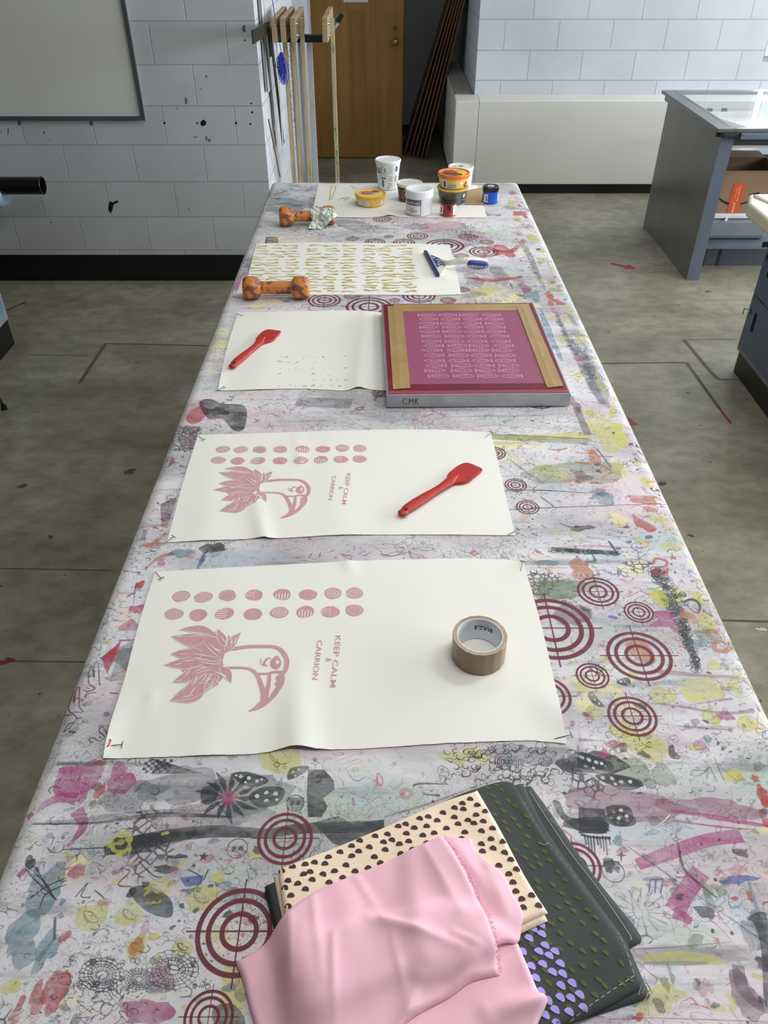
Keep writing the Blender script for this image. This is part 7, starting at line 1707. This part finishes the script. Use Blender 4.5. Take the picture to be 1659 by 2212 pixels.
def e_(bm, cx, cy, Rt, zt):
    for p in ([(-.3, 0), (-.1, .3), (.05, -.1), (.2, .35), (.1, 0)], [(-.2, .25), (.25, .1)], [(-.05, .35), (-.1, -.1)], [(.1, .3), (.3, .25)], [(-.7, -.1), (-.6, .1), (-.5, -.1)]):
        P = cr([Vector((a * .045, b * .045)) for a, b in p], 4)
        for a, b in zip(P, P[1:]):
            d = (b - a).normalized(); n__ = Vector((-d.y, d.x)) * .0012
            bm.faces.new([bm.verts.new((cx + q.x, cy + q.y, zt - .0020)) for q in (a - n__, b - n__, b + n__, a + n__)]).material_index = 1
endlid(t, e_, (m_tx,))
# paint jars
def s_(bm, cx, cy, Rb, Rw, z0, zl):
    H = zl - z0
    f = sidefn(cx, cy, Rb, Rw, z0, zl, FR - 1.05, z0 + H * .52); patch(bm, f, -.012, .010, -H * .36, H * .30, 1, 8); f = sidefn(cx, cy, Rb, Rw, z0, zl, FR - 1.05, z0 + H * .5, .0006); patch(bm, f, -.004, .003, -H * .2, H * .22, 3)
    f = sidefn(cx, cy, Rb, Rw, z0, zl, FR + .95, z0 + H * .52); patch(bm, f, -.013, .012, -H * .40, H * .34, 1, 8); f = sidefn(cx, cy, Rb, Rw, z0, zl, FR + .95, z0 + H * .5, .0006); patch(bm, f, -.002, .004, -H * .3, H * .26, 4)
    for a, l in ((-.14, .022), (.02, .030), (.12, .018), (.2, .026), (-.06, .014)): f = sidefn(cx, cy, Rb, Rw, z0, zl, FR + a, zl - .004, .0004); patch(bm, f, -.0018, .0014, -l, 0, 2)
t = tub('paint_jar', 967.5, 463.5, 423.5, 17.6, 18.6, ZP, 'small red ink jar with black screw lid in front of the olive green tub', 'jar', [M('red_ink_jar', (168, 56, 58), .3, var=.12, vs=30), m_lbl, M('dried_ink', (70, 16, 22), .3), m_tx, m_lt], .024, M('black_lid', (24, 24, 26), .3), jar=True, side=s_, group='paint jars with black lids')
endlid(t)
def s_(bm, cx, cy, Rb, Rw, z0, zl):
    H = zl - z0
    f = sidefn(cx, cy, Rb, Rw, z0, zl, FR - .72, z0 + H * .48); patch(bm, f, -.011, .010, -H * .34, H * .34, 1, 8)
    for k in range(6): f = sidefn(cx, cy, Rb, Rw, z0, zl, FR - .62, z0 + H * (.28 + .08 * k), .0006); patch(bm, f, -.003, .004, -.0012, .0012, 3)
    f = sidefn(cx, cy, Rb, Rw, z0, zl, FR + 1.3, z0 + H * .5); patch(bm, f, -.008, .008, -H * .3, H * .34, 1, 6)
t = tub('paint_jar', 1058, 436.5, 401, 17.3, 17.8, TZ + .0016, 'bright blue paint jar with black lid at the far right, apart from the tubs', 'jar', [M('blue_paint_jar', (24, 84, 196), .25, var=.04), m_lbl, M('dried_ink', (70, 16, 22)), m_tx], .020, M('black_lid', (24, 24, 26), .3), jar=True, side=s_, group='paint jars with black lids')
def e_(bm, cx, cy, Rt, zt):
    for q, mi, dz in ((.42, 1, .0002), (.26, 2, .0006), (.16, 3, .0009)): bm.faces.new([bm.verts.new((cx + Rt * q * math.cos(a * PI / 10), cy + Rt * q * math.sin(a * PI / 10), zt - .0010 + dz)) for a in range(20)]).material_index = mi
endlid(t, e_, (m_lbl, m_gy, m_lbl))
# kraft paper between tub and blue jar
P = [Vector(T(*p)) for p in ((1007, 413), (1042, 407), (1046, 444), (1003, 444))]
G = coons([P[0], P[1]], [P[3], P[2]], [P[0], P[3]], [P[1], P[2]], 30, 30)
bm = NB(); kz = lambda x, y, i, j: TZ + .004 + .022 * max(0, 1 - abs(j / 30 - .35) * 3.2) * (1 - .35 * i / 30) + .002 * abs(nz(x, y, 30)) 
slab(bm, G, kz, lambda x, y, i, j: kz(x, y, i, j) - .0007)
setp(build('kraft_paper', bm, M('kraft_brown', (164, 138, 100), .75, bump=.3, bs=60), smooth=True, sharp=30), 'crumpled brown kraft paper between the tub stack and the blue jar', 'paper')

# ================================================================== THE FABRICS IN FRONT
ZF = lambda z: (lambda x, y: T(480 + x / 1.7463, 1660 + y / 1.7463, TZ + z))
fab = []
def fabric(name, zpix, top, bot, left, right, th, mats, label, group=None, wr=(), wn=.0006, nu=60, nv=60, draw=None, rnd=.006, reach=.006, blur=8, parent=None, fray=0, eps=.0008, sharp=None, frill=0):
    f = ZF(zpix)
    def C(pts): return cr([Vector(f(*p)) for p in pts], 5)
    G = coons(C(top), C(bot), C(left), C(right), nu, nv)
    if fray:
        rr = random.Random(3)
        for j in range(1, nv): G[j][nu] = G[j][nu] + Vector((rr.uniform(-1, 1) * fray, rr.uniform(-1, 1) * fray * .5))
    bvh = bvh_of(fab) if fab else None
    H = drape(G, bvh, reach, blur, eps, TZ + .0012)
    wr2 = [(Vector(f(*a)), Vector(f(*b)), w_, h_) for a, b, w_, h_ in wr]
    def zt(x, y, i, j):
        e = min(i / nu * (G[j][nu] - G[j][0]).length, (1 - i / nu) * (G[j][nu] - G[j][0]).length, j / nv * (G[nv][i] - G[0][i]).length, (1 - j / nv) * (G[nv][i] - G[0][i]).length)
        t = min(1, e / rnd); p = math.sqrt(max(0, 1 - (1 - t) ** 2))
        z = H[j][i] + th * (.22 + .78 * p) + wn * (1 + nz(x, y, 12, 2)) * t + wn * .6 * (1 + nz(x, y, 34, 5)) * t
        for a, b, w_, h_ in wr2:
            ab = b - a; s = max(0, min(1, (Vector((x, y)) - a).dot(ab) / ab.length_squared)); d = (Vector((x, y)) - a - ab * s).length
            z += h_ * math.exp(-(d / w_) ** 2) * t * (.4 + .6 * math.sin(PI * min(1, .15 + s)))
        return z
    bm = NB(); slab(bm, G, zt, lambda x, y, i, j: H[j][i])
    if draw:
        ik = Ink(bm, .0004); draw(ik, f, G); ik.flush(.015)
    o = build(name, bm, mats, parent, smooth=True, sharp=sharp)
    if label: setp(o, label, 'fabric', group)
    bpy.context.view_layer.update(); fab.append(o); return o, G
m_gd = M('charcoal_cotton', (72, 76, 75), .85, var=.08, vs=5, bump=.3, bs=500, spec=.2); m_th = M('pale_thread', (150, 152, 140), .8)
def stitch(ik, pts, mi, w=.0011, seg=.006, gap=.004):
    P = resample(cr([Vector(p) for p in pts], 6), 400); L_ = sum((b - a).length for a, b in zip(P, P[1:])); st = L_ / 400; s = 0; k = 0
    while k < 400:
        e = k + max(1, int(seg / st))
        if e <= 400: ik.ribbon(P[k:e + 1:max(1, (e - k) // 2)], w, mi, 0)
        k = e + max(1, int(gap / st))
# plain charcoal cloth with hem, lowest
def dr(ik, f, G):
    stitch(ik, [f(1180, 75), f(1300, 260), f(1430, 430), f(1545, 600), f(1562, 645)], 1, .0022, .4, .001)
    ik.ribbon([f(1160, 90), f(1290, 290), f(1420, 460), f(1530, 620), f(1540, 650)], .0012, 2, 5)
fabric('folded_fabric', .006, [(160, 460), (500, 330), (900, 130), (1165, 62)], [(600, 1100), (900, 1000), (1300, 800), (1580, 652)], [(160, 460), (230, 700), (400, 950), (600, 1100)], [(1165, 62), (1230, 150), (1400, 395), (1540, 570), (1582, 632), (1580, 652)],
       .005, [m_gd, M('hem_dark', (36, 38, 40), .8), m_th], 'plain charcoal fabric with stitched hem, bottom of the folded pile', 'charcoal fabrics in the pile', draw=dr, nu=50, nv=50, rnd=.004)
# two folded layers of the printed charcoal cloth
fabric('folded_fabric', .012, [(158, 442), (500, 300), (860, 120), (1135, 52)], [(420, 1250), (900, 1120), (1300, 960), (1622, 852)], [(158, 442), (230, 700), (330, 1000), (420, 1250)], [(1135, 52), (1230, 240), (1400, 480), (1530, 660), (1600, 800), (1622, 852)],
       .005, [m_gd], 'charcoal fabric layer under the green-printed charcoal fabric', 'charcoal fabrics in the pile', nu=50, nv=50, rnd=.004)
m_mo = M('moss_print', (80, 92, 50), .8); m_li = M('lilac_print', (170, 156, 232), .75)
def moon(ik, c, r, rot, mi, flat=.75):
    P = [(r * math.cos(a), r * 1.15 * math.sin(a) * flat - r * .2) for a in [PI * k / 9 for k in range(10)]]
    P.append((-r * .6, -r * .32)); P.append((r * .6, -r * .32))
    P = P[:10] + [(-r * .5, -r * .38), (r * .5, -r * .38)]
    ik.poly([(c[0] + x * math.cos(rot) - y * math.sin(rot), c[1] + x * math.sin(rot) + y * math.cos(rot)) for x, y in P], mi)
def dr(ik, f, G):
    rr = random.Random(12); nv, nu = len(G) - 1, len(G[0]) - 1
    base = math.atan2((G[nv // 2][nu] - G[nv // 2][0]).y, (G[nv // 2][nu] - G[nv // 2][0]).x)
    du = .0168 / (G[nv // 2][nu] - G[nv // 2][0]).length; dv = .0138 / (G[nv][nu // 2] - G[0][nu // 2]).length
    v = .03; r = 0
    while v < .97:
        u = .45 + (r % 2) * du * .5
        while u < .965:
            p = G[int(v * nv)][int(u * nu)] if False else None
            a, b = u * nu, v * nv; i, j = min(int(a), nu - 1), min(int(b), nv - 1); fa, fb = a - i, b - j
            q = G[j][i] * (1 - fa) * (1 - fb) + G[j][i + 1] * fa * (1 - fb) + G[j + 1][i] * (1 - fa) * fb + G[j + 1][i + 1] * fa * fb
            q = q + Vector((rr.uniform(-.003, .003), rr.uniform(-.003, .003)))
            if rr.random() < .9: moon(ik, q, .0048, rr.uniform(-.35, .0) - .5, 1)
            u += du * rr.uniform(.85, 1.15)
        v += dv; r += 1
    for (x, y) in ((1155, 650), (1203, 634), (1215, 677), (1192, 700), (1252, 700), (1230, 716), (1163, 755), (1206, 748), (1272, 746), (1243, 778), (1281, 784), (1276, 826), (1318, 816), (1274, 868), (1314, 869), (1348, 856), (1255, 912), (1309, 919), (1362, 903), (1218, 932), (1228, 880), (1262, 960), (1200, 600), (1170, 615), (1130, 700), (1180, 800), (1200, 850), (1330, 990), (1290, 980)):
        moon(ik, Vector(f(x, y)), .0060, -.5, 2, .95)
    stitch(ik, [f(1108, 66), f(1200, 240), (f(1340, 420)), f(1480, 600), f(1556, 780)], 3); stitch(ik, [f(1556, 780), f(1450, 850), f(1380, 900), f(1280, 975)], 3)
    ik.ribbon([f(1190, 290), f(1215, 298), f(1230, 292), f(1256, 304)], .0009, 3, 4)
gm, _ = fabric('folded_fabric', .018, [(165, 440), (500, 290), (860, 110), (1030, 42), (1100, 52)], [(420, 1200), (900, 1090), (1300, 960), (1600, 812)], [(165, 440), (235, 700), (330, 1000), (420, 1200)], [(1100, 52), (1200, 230), (1350, 430), (1480, 600), (1560, 740), (1600, 812)],
       .006, [m_gd, m_mo, m_li, m_th], 'charcoal fabric printed with moss green and lilac half-moons, top of the dark pile', 'charcoal fabrics in the pile', wr=(((1060, 60), (1500, 700), .006, .0015),), draw=dr, nu=70, nv=70, rnd=.004)
f_ = ZF(.026)
bm = NB()
for k, (x, y) in enumerate(((1595, 820), (1600, 835), (1585, 842))):
    c = f_(x, y); tube(bm, [(c[0] - .006, c[1] - .004, TZ + .026 + k * .001), (c[0], c[1] + .007, TZ + .030), (c[0] + .006, c[1] - .003, TZ + .026), (c[0] - .001, c[1] - .011, TZ + .027)], .0006, 5)
setp(build('loose_thread', bm, m_th), 'loose pale thread knot at the near right corner of the charcoal pile', 'thread', 'loose threads on the fabric pile')
bm = NB(); c = ZF(.014)(1240, 175)
tube(bm, [(c[0] - .010, c[1] + .006, TZ + .016), (c[0] + .002, c[1] + .012, TZ + .020), (c[0] + .006, c[1], TZ + .016), (c[0] - .002, c[1] - .008, TZ + .015), (c[0] + .008, c[1] - .018, TZ + .014)], .0006, 5)
setp(build('loose_thread', bm, m_th), 'loose curled white thread by the stitched hem of the plain charcoal fabric', 'thread', 'loose threads on the fabric pile')
# cream half-moon print, folded double
m_crm = M('cream_cotton', (244, 222, 198), .85, var=.03, vs=6, bump=.25, bs=420, spec=.2); m_cho = M('chocolate_print', (74, 44, 50), .8)
def dr(ik, f, G):
    rr = random.Random(8); nv, nu = len(G) - 1, len(G[0]) - 1
    du = .0168 / (G[0][nu] - G[0][0]).length; dv = .0128 / (G[nv][nu] - G[0][nu]).length
    v = .06; r = 0
    while v < .96:
        u = .02 + (r % 2) * du * .5
        while u < .985:
            a, b = u * nu, v * nv; i, j = min(int(a), nu - 1), min(int(b), nv - 1); fa, fb = a - i, b - j
            q = G[j][i] * (1 - fa) * (1 - fb) + G[j][i + 1] * fa * (1 - fb) + G[j + 1][i] * (1 - fa) * fb + G[j + 1][i + 1] * fa * fb + Vector((rr.uniform(-.0035, .0035), rr.uniform(-.003, .003)))
            if rr.random() < .93: moon(ik, q, .0050, rr.uniform(-.45, .1) + .05, 1, 1.0)
            u += du * rr.uniform(.85, 1.15)
        v += dv; r += 1
fabric('folded_fabric', .024, [(193, 408), (500, 270), (800, 140), (955, 88)], [(330, 950), (700, 790), (1000, 680), (1228, 578)], [(193, 408), (225, 560), (280, 800), (330, 950)], [(955, 88), (1050, 250), (1140, 420), (1228, 578)],
       .005, [m_crm], 'lower fold of the cream fabric on the charcoal pile', 'cream fabric folds', nu=60, nv=50, rnd=.003)
fabric('folded_fabric', .030, [(210, 382), (400, 308), (640, 212), (830, 140), (962, 86)], [(345, 900), (700, 770), (1000, 650), (1228, 548)], [(210, 382), (232, 530), (290, 750), (345, 900)], [(962, 86), (1050, 240), (1140, 410), (1228, 548)],
       .005, [m_crm, m_cho], 'cream fabric printed with dark brown half-moons, folded on the charcoal pile', 'cream fabric folds', draw=dr, nu=80, nv=60, rnd=.003)
# pink linen
m_pk = M('pink_linen', (246, 195, 210), .85, var=.035, vs=7, bump=.10, bs=1500, spec=.2, stretch=(1, .35, 1))
fabric('pink_fabric', .030, [(250, 700), (600, 600), (900, 590), (1080, 640), (1118, 668)], [(330, 1400), (700, 1400), (1000, 1250), (1165, 1040)], [(250, 700), (260, 900), (300, 1200), (330, 1400)], [(1118, 668), (1160, 760), (1205, 858), (1230, 868), (1195, 950), (1165, 1040)],
       .010, [m_pk], 'lower body of the pink linen, spilling right over the charcoal fabric', 'folds of the pink linen', wr=(((1225, 870), (1000, 930), .010, .010), ((1190, 890), (950, 1000), .010, .006), ((1150, 700), (1190, 850), .02, .004)), nu=60, nv=60, rnd=.010)
fabric('pink_fabric', .040, [(700, 330), (800, 280), (860, 258), (900, 262), (938, 262)], [(760, 800), (900, 740), (1050, 668), (1105, 660), (1124, 640)], [(700, 330), (720, 500), (740, 650), (760, 800)], [(938, 262), (955, 310), (1010, 360), (1060, 400), (1095, 470), (1132, 540), (1132, 590), (1124, 640)],
       .004, [m_pk], 'right flap of the pink linen lying over the cream fabric', 'folds of the pink linen', wr=(((880, 300), (1060, 560), .012, .005), ((1000, 380), (1100, 600), .010, .004)), nu=50, nv=50, rnd=.004)
m_fr = M('pink_fringe', (228, 176, 198), .85)
o, G = fabric('pink_fabric', .046, [(35, 676), (160, 600), (280, 502), (400, 432), (600, 350), (830, 252)], [(150, 1130), (400, 1180), (560, 1120), (690, 950), (860, 850), (940, 795), (1050, 768)], [(35, 676), (62, 745), (92, 860), (130, 980), (150, 1130)], [(830, 252), (880, 330), (935, 430), (975, 520), (1002, 580), (1035, 680), (1050, 768)],
       .006, [m_pk], 'large top fold of pink linen with frayed right edge, front of the fabric pile', 'folds of the pink linen',
       wr=(((560, 570), (890, 690), .009, .0045), ((700, 480), (740, 820), .020, .004), ((690, 950), (740, 800), .010, .006), ((900, 800), (980, 660), .012, .006), ((300, 560), (250, 900), .03, .005), ((450, 450), (520, 700), .02, .003), ((100, 720), (230, 560), .02, .004), ((400, 700), (380, 1050), .03, .004), ((800, 330), (940, 640), .014, .003), ((560, 820), (760, 700), .012, .0025), ((600, 580), (900, 695), .004, .0022), ((255, 560), (262, 900), .005, .002), ((420, 640), (425, 960), .005, .002), ((640, 640), (700, 900), .005, .0018), ((870, 640), (1000, 700), .004, .002), ((760, 300), (900, 560), .005, .0018), ((340, 480), (380, 800), .006, .0018), ((500, 400), (640, 620), .006, .0016)),
       nu=90, nv=90, rnd=.006, fray=.0012, reach=.010, blur=14)
# frayed threads
bvh = bvh_of([o]); bm = NB(); rr = random.Random(5); nv = len(G) - 1
for j in range(2, nv, 1):
    p = G[j][-1]; h = bvh.ray_cast(Vector((p.x - .002, p.y, 3)), Vector((0, 0, -1)))[0]
    if not h: continue
    q = Vector((p.x + rr.uniform(.001, .005), p.y + rr.uniform(-.004, .004)))
    tube(bm, [(p.x - .002, p.y, h.z + .0004), ((p.x + q.x) / 2, (p.y + q.y) / 2, h.z + .001), (q.x, q.y, h.z + rr.uniform(-.002, .001))], .0004, 4)
build('frayed_edge', bm, m_fr, o)
